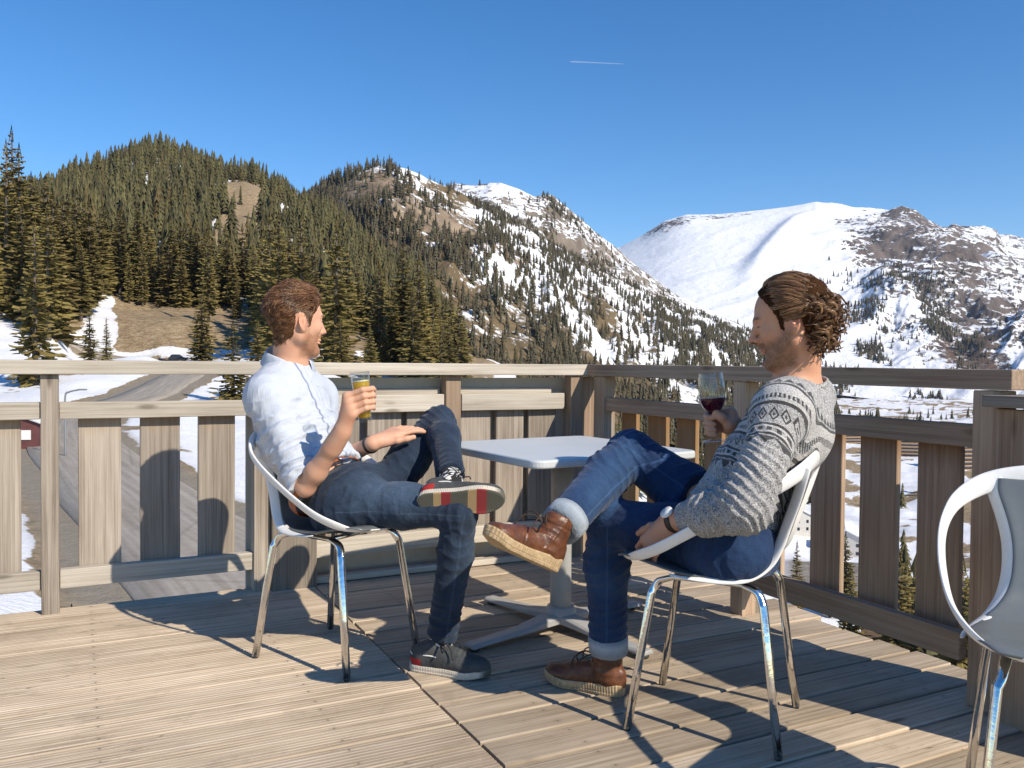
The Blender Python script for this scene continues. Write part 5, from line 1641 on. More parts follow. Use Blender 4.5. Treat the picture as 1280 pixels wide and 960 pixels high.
# left hand lying on the raised thigh
dl = nrm(at(512, 533, 3.17) - WRL)
flat_hand(v, WRL + dl * .012, dl, np.array([-.25, -.45, .85]), np.array([.3, -.8, -.3]), (6, 14, 10), 4, 1.0, (.85, .5, -.05))


def sk_attrs(H, col):
    return {'beard': lambda V, N: H.masks(V)[0], 'flush': lambda V, N: H.masks(V)[1], 'dark': lambda V, N: H.masks(V)[2], 'beardcol': lambda V, N: np.tile(col, (len(V), 1))}
body1, BV, BF, BN = sdf_obj('body', v, M_skin1, man1, None, 1, sk_attrs(H1, (.29, .135, .065)))

# ---------------------------------------------------------------- shirt
m, t, b = new_mat('white_cotton')
P = t.tex('Object'); n = t.noise(P, 12, 4, .6); st = t.attr('stripe', 'Vector'); sx = t.sep(st)
ln = t.math('SINE', t.math('MULTIPLY', sx[0], 900))
c = t.mix(t.mapr(ln, .2, .9, 0, .38), (.52, .55, .61), (.37, .43, .55))
c = t.mix(t.attr('seam'), c, (.14, .17, .27))
t.set(b.inputs['Base Color'], c); t.set(b.inputs['Roughness'], .85); t.set(b.inputs['Specular IOR Level'], .15); b.inputs['Subsurface Weight'].default_value = .0; b.inputs['Subsurface Scale'].default_value = .01
w_ = t.noise(P, 34, 4, .6, .8); w2 = t.noise(t.mapping(P, (1, 1, .45)), 20, 3, .5, 1.2)
t.set(b.inputs['Normal'], t.bump(t.math('ADD', t.math('MULTIPLY', w_, .18), w2), .40, .010)); M_shirt = m
v = Vol((-1.16, 2.72, .48), (-.36, 3.56, 1.16), .0035)
torso(v, S1[:4], M1, [(.113, .160), (.126, .160), (.131, .168), (.118, .168)], 0, .08)
v.cone(SHR, SHL, .064, .064, .06)
for a in (SHR, SHL): v.cone(nb + np.array([0, 0, -.01]), a, .054, .058, .06)
for a, b_, e in ((SHR, ELR, 1.03), (SHL, ELL, 1.0)):
    q = a + (b_ - a) * e
    v.cone(a, q, .066, .060, .035); v.cone(q - (b_ - a) * .17, q, .0615, .064, .006)
    v.half(q, b_ - a, 0, (b_, .115))
bc1 = at(408, 606, 3.02); bn1 = nrm(S1[1] - S1[0])
Fl = tor([bc1 - bn1, bc1, bc1 + bn1], f1)[1][0]; v.half(bc1 + bn1 * .006, -bn1 - .10 * Fl)
nk = nb + np.array([0, 0, .028])
v.half(nk, nrm(H1.p(0, 0, 0) - nb) + f1 * .25, 0, (nk + np.array([0, 0, .05]), .088))
def shirt_d(V, N):
    d = folds(V, N, SHR, ELR, ELR * .8 + SHR * .2, .040, .015, .12, None, 1)
    d += folds(V, N, SHR, ELR, SHR * .75 + S1[2] * .25, .05, .008, .11, None, 2)
    d += folds(V, N, S1[0], S1[2], S1[1], .055, .017, .19, None, 3, .35)
    d += folds(V, N, S1[1], S1[3], S1[2] - l1 * .1, .065, .013, .19, None, 5, -.5)
    d += folds(V, N, SHR, S1[1], S1[2] + f1 * .1, .05, .010, .16, None, 6, .8)
    ax_ = nrm(np.cross(f1 + [0, 0, .5], l1)); 
    d += .008 * fbm(V * 6, 2, 8) + .0035 * ridged(V * np.array([7, 7, 3.5]), 2, 9)
    # button placket
    q = (V - S1[2]); y = q @ l1
    fr = (N @ f1 > .45)
    d += .0022 * sstep(.017, .015, np.abs(y)) * fr
    return d
def sh_seam(V, N):
    q = V - S1[2]; y = q @ l1; fr = (N @ f1 > .35)
    s = np.exp(-((y + .0165) / .0030) ** 2) * fr * 1.25 + .4 * np.exp(-((y - .0165) / .0022) ** 2) * fr
    u = (V - S1[3]) @ M1[3][2]; yy = q @ l1
    inside = (np.abs(yy - .085) < .047) & (np.abs(u + .035) < .05)
    edge = np.minimum(.047 - np.abs(yy - .085), .05 - np.abs(u + .035))
    s = np.maximum(s, np.exp(-(edge / .003) ** 2) * inside * fr * .6)
    ar = nrm(ELR - SHR); e = (V - SHR) @ ar; L_ = np.linalg.norm(ELR - SHR)
    near = np.linalg.norm(V - SHR - np.clip(e, 0, L_)[:, None] * ar, axis=1) < .085
    s = np.maximum(s, .8 * np.exp(-((e - L_ * .77) / .003) ** 2) * near)
    return s * .8
sdf_obj('shirt', v, M_shirt, man1, shirt_d, 2, {'seam': sh_seam, 'stripe': lambda V, N: np.stack([(V - S1[2]) @ l1 + .4 * ((V - S1[2]) @ f1), V[:, 2], V[:, 0]], 1)})
# collar: stand and fold
ncol = nrm(H1.p(-.02, 0, -.04) - nb); cf = nrm(f1 - ncol * (f1 @ ncol)); cl = np.cross(ncol, cf); cc = nb + np.array([0, 0, .038])
V = []; F = []; n_ = 41
for i in range(n_):
    a = R(16 + 328 * i / (n_ - 1)); c_, s_ = math.cos(a), math.sin(a); front = max(0, c_) ** 2
    for r_, z in ((.0745, -.012), (.0725, .026 - .014 * front), (.0755, .033 - .016 * front), (.082, .027 - .016 * front), (.092 + .006 * front, -.008 - .03 * front ** 2), (.096 + .008 * front, -.020 - .040 * front ** 2)):
        V.append(cc + cf * (c_ * r_ * 1.05) + cl * (s_ * r_) + ncol * (z + .004 * math.sin(3 * a)))
for i in range(n_ - 1):
    for k in range(5): F.append((i * 6 + k, i * 6 + k + 1, i * 6 + 7 + k, i * 6 + 6 + k))
me = mesh_np('collar', V, F, True); attr(me, 'seam', [0.0 if k % 6 != 4 else .25 for k in range(len(V))]); attr(me, 'stripe', np.array(V))
o = obj('collar', me, M_shirt, man1); s_ = o.modifiers.new('t', 'SOLIDIFY'); s_.thickness = .0025; subsurf(o, 1)
M_btn = simple('pale_button', (.6, .6, .62), .3)
for k in range(4):
    bt = MB()
    p_ = S1[3] + (S1[1] - S1[3]) * (k / 4.0)
    # button sits on the front of the shirt
    p_ = p_ + f1 * .13
    bt.lathe([(0, .003), (.005, .003), (.0055, 0), (0, 0)], 10, p_, np.stack([l1, np.cross(f1, l1), f1]))
    bt.build('button', M_btn, man1, True)

# ---------------------------------------------------------------- jeans and belt
M_jean1 = denim('washed_black_denim', (.015, .026, .048), (.075, .118, .185), (.008, .014, .026))
def jeans(name, man, box, Hs, Ks, As, S0, M0, r, mat, waist, wn, ank, disp, attrs, res=.0035, hipg=(.125, .165, .115)):
    v = Vol(box[0], box[1], res)
    v.ell(S0, hipg, M0, .05); v.ell(S0 - M0[2] * .03 - M0[0] * .02, (hipg[0] * .95, hipg[1], .10), M0, .06)
    v.cone(Hs[0], Hs[1], r[0] + .012, r[0] + .012, .05)
    for h, kn, a in zip(Hs, Ks, As):
        m_ = h + (kn - h) * .5
        v.cone(h, m_, r[0], r[0] * .5 + r[1] * .5 + .004, .045); v.cone(m_, kn, r[0] * .5 + r[1] * .5 + .004, r[1], .03)
        q = kn + (a - kn) * .33; back = nrm(np.cross(np.cross(kn - h, a - kn), a - kn)) if np.linalg.norm(np.cross(kn - h, a - kn)) > 1e-6 else np.zeros(3)
        v.cone(kn, q - back * .008, r[1] * .97, r[2], .028); v.cone(q - back * .008, a, r[2], r[3], .03)
    v.half(waist, wn, 0, (waist, .17))
    v.half(np.array([0, 0, .466]), (0, 0, -1), 0, (S0 * .6 + .4 * (Ks[0] + Ks[1] + Hs[0] + Hs[1]) / 4 * np.array([1, 1, 0]) + np.array([0, 0, .4 * S0[2]]), .25))
    for kn, a in zip(Ks, As):
        d = nrm(a - kn); v.half(a + d * ank, d, 0, (a + d * (ank + .06), .085))
    return sdf_obj(name, v, mat, man, disp, 2, attrs)
def j1_d(V, N):
    d = folds(V, N, HR, KR, HR, .045, .011, .13, None, 11, .5) + folds(V, N, HL, KL, HL + f1 * .05, .04, .013, .14, None, 12, .6)
    d += folds(V, N, HR, KR, KR, .032, .007, .09, None, 13) + folds(V, N, HL, KL, KL, .03, .008, .10, None, 14, .3)
    d += folds(V, N, KR, AR, AR + [0, 0, .06], .030, .008, .10, None, 15, .2) + folds(V, N, KR, AR, KR + (AR - KR) * .3, .045, .006, .12, None, 16, .4) + folds(V, N, KL, AL, AL, .028, .006, .10, None, 17)
    return d + .004 * fbm(V * 16, 3, 18)
def seamline(V, a, b, dirv, w=.0022):
    ax_ = nrm(b - a); q = V - a; s = q @ ax_; q = q - s[:, None] * ax_; d = nrm(dirv - ax_ * (dirv @ ax_)); e = np.cross(ax_, d)
    L = np.linalg.norm(b - a)
    return np.exp(-((q @ e) / w) ** 2) * (q @ d > .02) * (s > -.01) * (s < L + .03)
def fade1(V, N):
    t_ = np.clip(((V - HR) @ (KR - HR)) / ((KR - HR) @ (KR - HR)), 0, 1); dm = np.linalg.norm(V - HR - t_[:, None] * (KR - HR), axis=1)
    f = np.exp(-((t_ - .42) / .28) ** 2) * (dm < .11) * np.clip(N[:, 2] * .8 - N[:, 1] * .5 + .1, 0, 1)
    t2 = np.clip(((V - KR) @ (AR - KR)) / ((AR - KR) @ (AR - KR)), 0, 1)
    f = f + .45 * np.exp(-((t2 - .35) / .3) ** 2) * (np.linalg.norm(V - KR - t2[:, None] * (AR - KR), axis=1) < .09) * np.clip(N[:, 0] - N[:, 1] * .3, 0, 1)
    return np.clip(.12 + f + .25 * fbm(V * 12, 3, 19), 0, 1)
j1seam = lambda V, N: np.clip(seamline(V, KR, AR, np.array([.35, -1, 0])) * .5 + .7 * seamline(V, HR, KR, np.array([0, -1, -.15])) + .8 * seamline(V, KL, AL, np.array([.8, -.2, .3])), 0, 1) * .3
jeans('jeans', man1, ((-1.0, 2.70, .04), (-.05, 3.46, .95)), (HR, HL), (KR, KL), (AR, AL), S1[0], M1[0], (.081, .061, .057, .049), M_jean1, bc1 + bn1 * .016, bn1, -.01, j1_d,
      {'fade': fade1, 'seam': j1seam})
M_belt = leather('tan_belt_leather', (.17, .045, .016), (.30, .085, .03), (.38, .125, .05))
b = MB(); pts = []; Mb = tor([bc1 - bn1, bc1, bc1 + bn1], f1)[1]
for i in range(40):
    a = 2 * math.pi * i / 40; pts.append(bc1 + bn1 * .002 + Mb[0] * .124 * math.cos(a) + Mb[1] * .166 * math.sin(a))
b.tube(pts, .019, 10, up=np.tile(bn1, (40, 1)), flat=.22, closed=True); b.build('belt', M_belt, man1, True)
b = MB(); b.tube(catmull([bc1 + Mb[0] * .131 + Mb[1] * y + bn1 * z for y, z in ((-.022, -.02), (.022, -.02), (.022, .022), (-.022, .022))], 3, True), .003, 6, closed=True); b.build('buckle', M_chrome, man1, True)
# ---------------------------------------------------------------- sneakers
m, t, b = new_mat('grey_suede'); P = t.tex('Object'); n = t.noise(P, 45, 4, .7); n2 = t.noise(P, 9, 3, .5)
sv = t.sep(t.attr('sh', 'Vector')); heelred = t.math('MULTIPLY', t.mapr(sv[0], .20, .17), t.mapr(sv[2], .052, .048))
c = t.mix(t.mapr(t.math('ADD', t.math('MULTIPLY', n, .5), t.math('MULTIPLY', n2, .5)), .35, .65), (.035, .038, .040), (.085, .088, .088))
c = t.mix(heelred, c, (.42, .025, .022))
t.set(b.inputs['Base Color'], c); t.set(b.inputs['Roughness'], .9); t.set(b.inputs['Normal'], t.bump(n, .4, .002)); M_suede = m
m, t, b = new_mat('striped_rubber_sole'); sv = t.sep(t.attr('sh', 'Vector'))
x = t.math('ADD', sv[0], t.math('MULTIPLY', sv[1], .35))
OL, TN, RD = (.115, .115, .088), (.50, .34, .17), (.33, .035, .038)
c = t.ramp(x, [(0, OL), (.185, TN), (.275, RD), (.385, OL), (.585, TN), (.685, RD), (.80, OL)], 'CONSTANT')
c = t.mix(t.math('MULTIPLY', t.mapr(sv[2], .0022, .003), t.mapr(sv[0], .97, .9)), c, (.62, .55, .45))
wv = t.math('MULTIPLY', t.math('SINE', t.math('MULTIPLY', sv[0], 300)), t.math('SINE', t.math('MULTIPLY', sv[1], 700)))
t.set(b.inputs['Base Color'], c); t.set(b.inputs['Roughness'], .7); t.set(b.inputs['Normal'], t.bump(wv, .5, .003)); M_ssole = m
M_lace = simple('black_lace', (.018, .018, .02), .8)
make_shoe('sneaker', man1, np.array([-.338, 2.900, .0]), (.94, -.30, 0), (0, 0, 1), .288, (M_suede, M_ssole, M_lace), 3, .8)
hl = at(521.5, 628, 2.785); make_shoe('sneaker', man1, hl, at(622, 628, 2.755) - hl, (-.03, .91, .42), .285, (M_suede, M_ssole, M_lace), 4, 1.0)
# patterned socks between jeans and shoes
m, t, b = new_mat('black_white_sock'); q = t.voro(t.mapping(t.tex('Object'), (40, 90, 55)), 1.0, 'DISTANCE_TO_EDGE')
t.set(b.inputs['Base Color'], t.mix(t.mapr(q, .16, .2), (.02, .02, .022), (.72, .71, .68))); b.inputs['Roughness'].default_value = .9; M_sock = m
for a, k in ((AR, KR), (AL, KL)):
    d = nrm(a - k); b = MB(); b.tube([a - d * .05, a, a + d * .04, a + d * .06], [.040, .040, .042, .040], 16); b.build('sock', M_sock, man1, True)
# bracelet
d = nrm(WRL - ELL); b = MB(); u_ = nrm(np.cross(d, [0, 0, 1.])); w_ = np.cross(d, u_); c0 = WRL - d * .018
b.tube([c0 + u_ * .0325 * math.cos(k * .2618) + w_ * .0305 * math.sin(k * .2618) for k in range(24)], .0085, 8, up=np.tile(d, (24, 1)), flat=.35, closed=True); b.build('wristband', simple('black_silicone', (.02, .02, .022), .5), man1, True)


# ---------------------------------------------------------------- hair
def zline(H, pts, V):
    q = H.loc(V); xs, zs = zip(*pts); return q, q[:, 2] - np.interp(q[:, 0], xs, zs)
HL1 = [(-.13, -.072), (-.085, -.072), (-.06, -.064), (-.040, -.045), (-.034, .0), (-.028, .032), (.0, .040), (.012, .036), (.018, -.012), (.030, -.012), (.036, .022), (.052, .044), (.070, .064), (.084, .086), (.11, .13)]
def hair_cap(name, H, body, line, thick, mat, man, lift=None, edge=.012):
    V, F, N = body
    near = np.linalg.norm(H.loc(V), axis=1) < .19
    q, sd = zline(H, line, V); sd = sd + .007 * fbm(q * 70, 3, 2); ear = (np.abs(q[:, 1]) > .074) & (np.abs(q[:, 0] + .01) < .03) & (np.abs(q[:, 2]) < .038)
    k = near & (sd > -.002) & ~ear & ~((np.abs(q[:, 1]) > .066) & (q[:, 0] > -.036) & (q[:, 0] < .014) & (q[:, 2] < .040)) & (q[:, 2] > -.09)
    fk = k[F].all(1); Fs = F[fk]; used = np.zeros(len(V), bool); used[Fs.ravel()] = True; mp = np.cumsum(used) - 1
    Vs, Ns, qs, sds = V[used], N[used], q[used], sd[used]
    e = sstep(-.002, edge, sds)
    th = thick(qs) * e + .0006
    if lift is not None: off = lift(qs)
    else: off = 0
    nz_ = fbm(qs * np.array([18, 60, 60]), 3, 5) * .25 + 1
    V2 = Vs + Ns * (th * nz_)[:, None]
    me = mesh_np(name, V2, mp[Fs], True); attr(me, 'shade', .08 + .35 * fbm(qs * np.array([25, 120, 120]), 3, 6))
    return me, V2, Ns, qs, th
M_scalp1 = simple('short_hair_roots', (.075, .036, .017), .95, 0, .002, .35, 160, .05); M_scalp2 = simple('dark_hair_roots', (.045, .021, .010), .95, 0, .002, .35, 160, .05)
M_hair1 = hair_mat('light_brown_hair', (.050, .021, .009), (.17, .078, .034), (.40, .215, .11))
thick1 = lambda q: .002 + .018 * sstep(.05, .11, q[:, 2]) * sstep(-.09, .03, q[:, 0]) + .005 * sstep(.02, .08, q[:, 2]) + .003 * sstep(-.04, -.09, q[:, 0]) * sstep(-.05, .02, q[:, 2])
me, HV, HN, HQ, HT = hair_cap('hair', H1, (BV, BF, BN), HL1, thick1, M_hair1, man1)
hair1 = obj('hair', me, M_scalp1, man1)
def strand_set(H, HV, HN, HQ, n, L, flow, seed, m=6, rad=.0011, gravity=.0, stick=.5, liftk=.35):
    r = np.random.default_rng(seed); I = r.integers(0, len(HV), n)
    p = HV[I] - HN[I] * .002; q = HQ[I]; N_ = HN[I]; Ls = L(q) * r.uniform(.7, 1.2, n)
    f = flow(q, r); f = f + np.stack([fbm(q * 42 + 9 * k_, 2, 90 + k_) for k_ in range(3)], 1) * .55; fw_ = f @ H.M; fw_ = fw_ - N_ * (fw_ * N_).sum(1, keepdims=True); fw_ /= np.linalg.norm(fw_, axis=1, keepdims=True) + 1e-9
    side = np.cross(N_, fw_)
    out = [p]; bend = r.normal(0, .35, n)
    for k in range(1, m):
        t_ = k / (m - 1)
        out.append(p + Ls[:, None] * (fw_ * t_ + N_ * (liftk * (t_ - .75 * t_ * t_))[..., None] if False else fw_ * t_ + N_ * (liftk * (t_ - .8 * t_ * t_)) + side * (bend * t_ * t_ * .5)[:, None]))
    rads = np.tile(np.linspace(1, .25, m) * rad, (n, 1))
    return np.stack(out, 1), rads, np.clip(.42 + .8 * fbm(q * np.array([30, 75, 75]), 3, 95) + r.normal(0, .22, n), 0, 1)
def flow1(q, r):
    f = np.stack([-np.ones(len(q)), q[:, 1] * 3 + .25, np.zeros(len(q))], 1)
    f[:, 2] = -.2 - 1.2 * sstep(.06, -.03, q[:, 2]); f[:, 2] += 1.1 * sstep(.05, .09, q[:, 0]) * sstep(.05, .09, q[:, 2])
    return f + r.normal(0, .22, f.shape)
Lf = lambda q: .018 + .028 * sstep(.02, .09, q[:, 2])
ps, rs, sh_ = strand_set(H1, HV, HN, HQ, 6500, Lf, flow1, 21, rad=.0016, liftk=.26)
me = strands(ps, rs, 'hair_strands', M_hair1, man1, 3, sh_); obj('hair_strands', me, M_hair1, hair1)


# ================================================================== the man on the right: patterned sweater, blue jeans, brown boots
f2 = np.array([math.cos(R(150)), math.sin(R(150)), 0]); l2 = np.array([-f2[1], f2[0], 0])
S2 = [at(908, 682, 2.46), at(918, 642, 2.47), at(949, 592, 2.485), at(988, 538, 2.49), at(999, 486, 2.485)]
M2 = tor(S2, f2); R2 = [(.112, .158), (.115, .152), (.116, .155), (.108, .160), (.07, .09)]
SL2, EL2, WL2 = np.array([.742, 2.335, .930]), at(932, 634, 2.20), at(838, 652, 2.375)
SR2, ER2, WR2 = np.array([.905, 2.625, .945]), np.array([.87, 2.85, .66]), at(929, 543, 2.695)
HL2, HR2 = np.array([.632, 2.388, .54]), np.array([.700, 2.552, .54])
KL2, AL2 = at(762, 652, 2.65), at(760, 812, 2.71)
KR2, AR2 = at(789, 566, 2.75), at(701, 657, 2.46)
H2 = Head((.793, 2.45, 1.166), (math.cos(R(160)), math.sin(R(160)), -.20), (-.10, .04, 1))
man2 = thing('person', 'man in a grey patterned sweater and blue jeans holding a glass of wine', 'person', (.62, 2.52, 0), R(155))
M_skin2 = skin_mat('tanned_skin', (.60, .325, .205), (.60, .275, .165))
v = Vol((.05, 2.10, .03), (1.08, 2.98, 1.34), .003)
torso(v, S2[:4], M2, R2, -.015, .07)
v.cone(SL2, SR2, .055, .055, .06)
nb2 = S2[4] + M2[4][2] * -.02
v.cone(nb2, H2.p(-.028, 0, -.03), .062, .057, .04); v.cone(H2.p(.010, 0, -.085), nb2 + f2 * .03, .036, .045, .03)
for a, b, c in ((SL2, EL2, WL2), (SR2, ER2, WR2)):
    v.cone(a, b, .050, .041, .03); q = b * .68 + c * .32; v.cone(b, q, .041, .043, .03); v.cone(q, c, .043, .028, .03); v.cone(nb2, a, .045, .045, .05)
for a, b, c in ((HL2, KL2, AL2), (HR2, KR2, AR2)): v.cone(a, b, .065, .046, .03); v.cone(b, c, .045, .034, .02)
H2.build(v)
Ad = nrm(WG1 - WG0); mcp = []
for i, h in enumerate((.080, .061, .043, .027)):
    pts = [wrap(WG0, Ad, 8 + 2 * i, .058 - .003 * i, h + .004), wrap(WG0, Ad, 62 + 2 * i, .044 - .002 * i, h + .006), wrap(WG0, Ad, 128, .0285, h + .0), wrap(WG0, Ad, 198 + 6 * i, .0185, h - .004), wrap(WG0, Ad, 248 + 5 * i, .0165, h - .006)]
    finger(v, pts, (.0102, .0105, .0100, .0090)[i], .004); mcp.append(pts[0])
v.cone(ER2 * .2 + WR2 * .8, WR2, .030, .027, .02)
for i, q in enumerate(mcp): v.cone(WR2 + (q - WR2) * .2, q, .0175, .0138, .016)
v.ell(wrap(WG0, Ad, -12, .048, .05), (.022, .020, .026), None, .02)
finger(v, [WR2 * .45 + wrap(WG0, Ad, -25, .046, .038) * .55, wrap(WG0, Ad, -28, .045, .048), wrap(WG0, Ad, -52, .031, .074), wrap(WG0, Ad, -78, .019, .090)], .0140, .011)
d2 = nrm(at(806, 690, 2.42) - WL2)
flat_hand(v, WL2 + d2 * .012, d2, np.array([-.30, -.72, .52]), np.array([-.75, .25, .45]), (22, 30, 22), 5, .98, (.8, .6, -.3))
body2, CV, CF, CN = sdf_obj('body', v, M_skin2, man2, None, 1, sk_attrs(H2, (.20, .098, .050)))

# ---------------------------------------------------------------- sweater
nc = nb2 + np.array([0, 0, .03])
m, t, b = new_mat('nordic_knit'); P = t.tex('Object')
yk = t.sep(t.attr('yoke', 'Vector')); rad_, ang, slv = yk[0], yk[1], yk[2]
sp = t.noise(P, 260, 3, .75); sp2 = t.noise(P, 38, 4, .6)
hea = t.ramp(t.math('ADD', t.math('MULTIPLY', sp, .8), t.math('MULTIPLY', sp2, .2)), [(.36, (.05, .048, .048)), (.44, (.26, .25, .248)), (.53, (.46, .448, .44)), (.65, (.68, .665, .65))])
lowdark = t.math('MULTIPLY', t.mapr(rad_, .30, .42), .30)
hea = t.mix(lowdark, hea, (.17, .162, .158))
BLK, WHT = (.030, .029, .031), (.56, .54, .52)
def band(a, b_): return t.math('MULTIPLY', t.math('GREATER_THAN', rad_, a), t.math('LESS_THAN', rad_, b_))
def tri(per, ph=0.0):
    return t.math('MULTIPLY', t.math('ABSOLUTE', t.math('SUBTRACT', t.math('FRACT', t.math('ADD', t.math('MULTIPLY', ang, 1 / per), ph)), .5)), 2.0)
def within(a, b_, x=None):
    return t.mapr(rad_, a, b_)
c = hea
def put(c, mask, col): return t.mix(mask, c, col)
r0 = .178
# row of little peaks
peak = t.math('LESS_THAN', tri(.034), t.math('SUBTRACT', t.mapr(rad_, r0 + .006, r0 + .022), .05)); c = put(c, t.math('MULTIPLY', peak, band(r0 + .006, r0 + .022)), BLK)
c = put(c, band(r0 + .026, r0 + .031), BLK); c = put(c, band(r0 + .031, r0 + .046), WHT)
tick = t.math('GREATER_THAN', tri(.011), .5); c = put(c, t.math('MULTIPLY', tick, band(r0 + .046, r0 + .054)), BLK); c = put(c, band(r0 + .054, r0 + .060), WHT); c = put(c, band(r0 + .060, r0 + .066), BLK)
# diamonds on a light ground
dg = band(r0 + .068, r0 + .100); c = put(c, t.math('MULTIPLY', dg, .55), (.46, .44, .43))
rr_ = t.math('ABSOLUTE', t.math('SUBTRACT', t.mapr(rad_, r0 + .070, r0 + .098, -1, 1), 0.0)); dd = t.math('ADD', rr_, tri(.027))
dm = t.math('MULTIPLY', t.math('LESS_THAN', t.math('ABSOLUTE', t.math('SUBTRACT', dd, .75)), .17), dg); c = put(c, dm, BLK); c = put(c, t.math('MULTIPLY', t.math('LESS_THAN', dd, .26), dg), BLK)
c = put(c, band(r0 + .102, r0 + .107), BLK); c = put(c, band(r0 + .107, r0 + .111), WHT)
ck = t.math('GREATER_THAN', tri(.020), .5); c = put(c, t.math('MULTIPLY', ck, band(r0 + .111, r0 + .120)), BLK); c = put(c, band(r0 + .120, r0 + .124), WHT); c = put(c, band(r0 + .124, r0 + .129), BLK)
pk2 = t.math('LESS_THAN', tri(.034), t.math('SUBTRACT', 1.0, t.mapr(rad_, r0 + .132, r0 + .148))); c = put(c, t.math('MULTIPLY', pk2, band(r0 + .132, r0 + .148)), BLK)
c = t.mix(t.mapr(sp, .35, .68, .50, 0), c, t.mix(.5, hea, c))
c = t.mix(1.0, c, t.mapr(sp, .3, .7, .72, 1.22), 'MULTIPLY')
rib = t.math('SINE', t.math('MULTIPLY', slv, 1.0))
t.set(b.inputs['Base Color'], c); t.set(b.inputs['Roughness'], .95); t.set(b.inputs['Specular IOR Level'], .1); b.inputs['Sheen Weight'].default_value = .25
kn = t.voro(t.mapping(P, (150, 150, 210)), 1.0); t.set(b.inputs['Normal'], t.bump(t.math('ADD', t.math('ADD', sp, t.math('MULTIPLY', kn, -.5)), t.math('MULTIPLY', rib, .6)), .6, .006)); M_knit = m
v = Vol((.34, 2.06, .42), (1.14, 3.00, 1.10), .0035)
torso(v, S2[:4], M2, [(.124, .170), (.122, .166), (.126, .168), (.120, .168)], 0, .08)
v.cone(SL2, SR2, .066, .066, .06)
for a in (SL2, SR2): v.cone(nb2 + np.array([0, 0, -.008]), a, .058, .060, .06)
hem = at(930, 694, 2.42); hn = nrm(S2[1] - S2[0])
v.half(S2[0] - hn * .035, -hn)
for a, b_, c_, e in ((SL2, EL2, WL2, .80), (SR2, ER2, WR2, .86)):
    v.cone(a, b_, .068, .063, .035); q = b_ + (c_ - b_) * .5; v.cone(b_, q, .064, .056, .035); w_ = b_ + (c_ - b_) * e; v.cone(q, w_ - (c_ - b_) * .1, .056, .046, .02); v.cone(w_ - (c_ - b_) * .2, w_, .044, .043, .008)
    v.half(w_, c_ - b_, 0, (w_ + nrm(c_ - b_) * .05, .062))
v.half(nb2 + np.array([0, 0, .038]), nrm(H2.p(-.02, 0, -.03) - nb2) + f2 * .22, 0, (nb2 + np.array([0, 0, .09]), .095))
fz = nrm(WL2 - EL2)
def sw_d(V, N):
    d = folds(V, N, SL2, EL2, EL2 + [.03, -.01, .05], .028, .013, .125, None, 31, .55)
    d += folds(V, N, EL2, WL2, EL2 + (WL2 - EL2) * .3, .034, .011, .10, None, 32, .4)
    d += folds(V, N, SL2, EL2, SL2 * .6 + S2[2] * .4, .05, .008, .11, None, 33)
    d += folds(V, N, S2[0], S2[2], S2[0] * .5 + S2[1] * .5, .048, .013, .17, None, 34, .35)
    d += folds(V, N, S2[1], S2[3], S2[2] + l2 * .12, .06, .009, .13, None, 35, .6)
    hw = (V - S2[0]) @ hn
    d += -.006 * sstep(.035, .0, hw) * (np.linalg.norm(V - S2[0], axis=1) < .22)
    return d + .006 * fbm(V * 8, 3, 36)
def yoke(V, N):
    q = V - nc; z = q[:, 2]
    bk = sstep(.0, .11, -(q @ f2)) * sstep(.17, .10, np.abs(q @ l2))
    r_ = np.hypot(q[:, 0], q[:, 1]) + (.62 + .40 * bk) * np.maximum(-z - .02, 0) - .1 * np.maximum(z, 0)
    r_ = np.where(r_ > .178, .178 + (r_ - .178) / 1.45, r_)
    a = np.arctan2(q @ l2, q @ f2)
    ar = nrm(EL2 - SL2); e = (V - SL2) @ ar
    return np.stack([r_, a * .235, ((V - S2[0]) @ l2) * 900 * (((V - S2[0]) @ hn) < .02) * (np.linalg.norm(V - S2[0], axis=1) < .24)], 1)
sweat, WV, WF, WN = sdf_obj('sweater', v, M_knit, man2, sw_d, 2, {'yoke': yoke})
ncol = nrm(H2.p(-.028, 0, -.03) - nb2); cf = nrm(f2 - ncol * (f2 @ ncol)); cl = np.cross(ncol, cf)
b = MB(); pts = []
for i in range(36):
    a = 2 * math.pi * i / 36; pts.append(nb2 + np.array([0, 0, .030]) + cf * (.078 * math.cos(a) - .002) + cl * .076 * math.sin(a) - ncol * (.014 * math.cos(a)))
b.tube(pts, .010, 10, up=np.tile(ncol, (36, 1)), flat=.55, closed=True); me = b.me('neckband', True); nv = len(me.vertices)
attr(me, 'yoke', np.zeros((nv, 3))); obj('neckband', me, M_knit, man2)
b = MB(); b.tube([p_ - ncol * .002 + nrm(p_ - nb2 - ncol * ((p_ - nb2) @ ncol)) * -.011 for p_ in pts], .0042, 8, closed=True); b.build('undershirt_edge', simple('dark_undershirt', (.03, .028, .03), .9), man2, True)

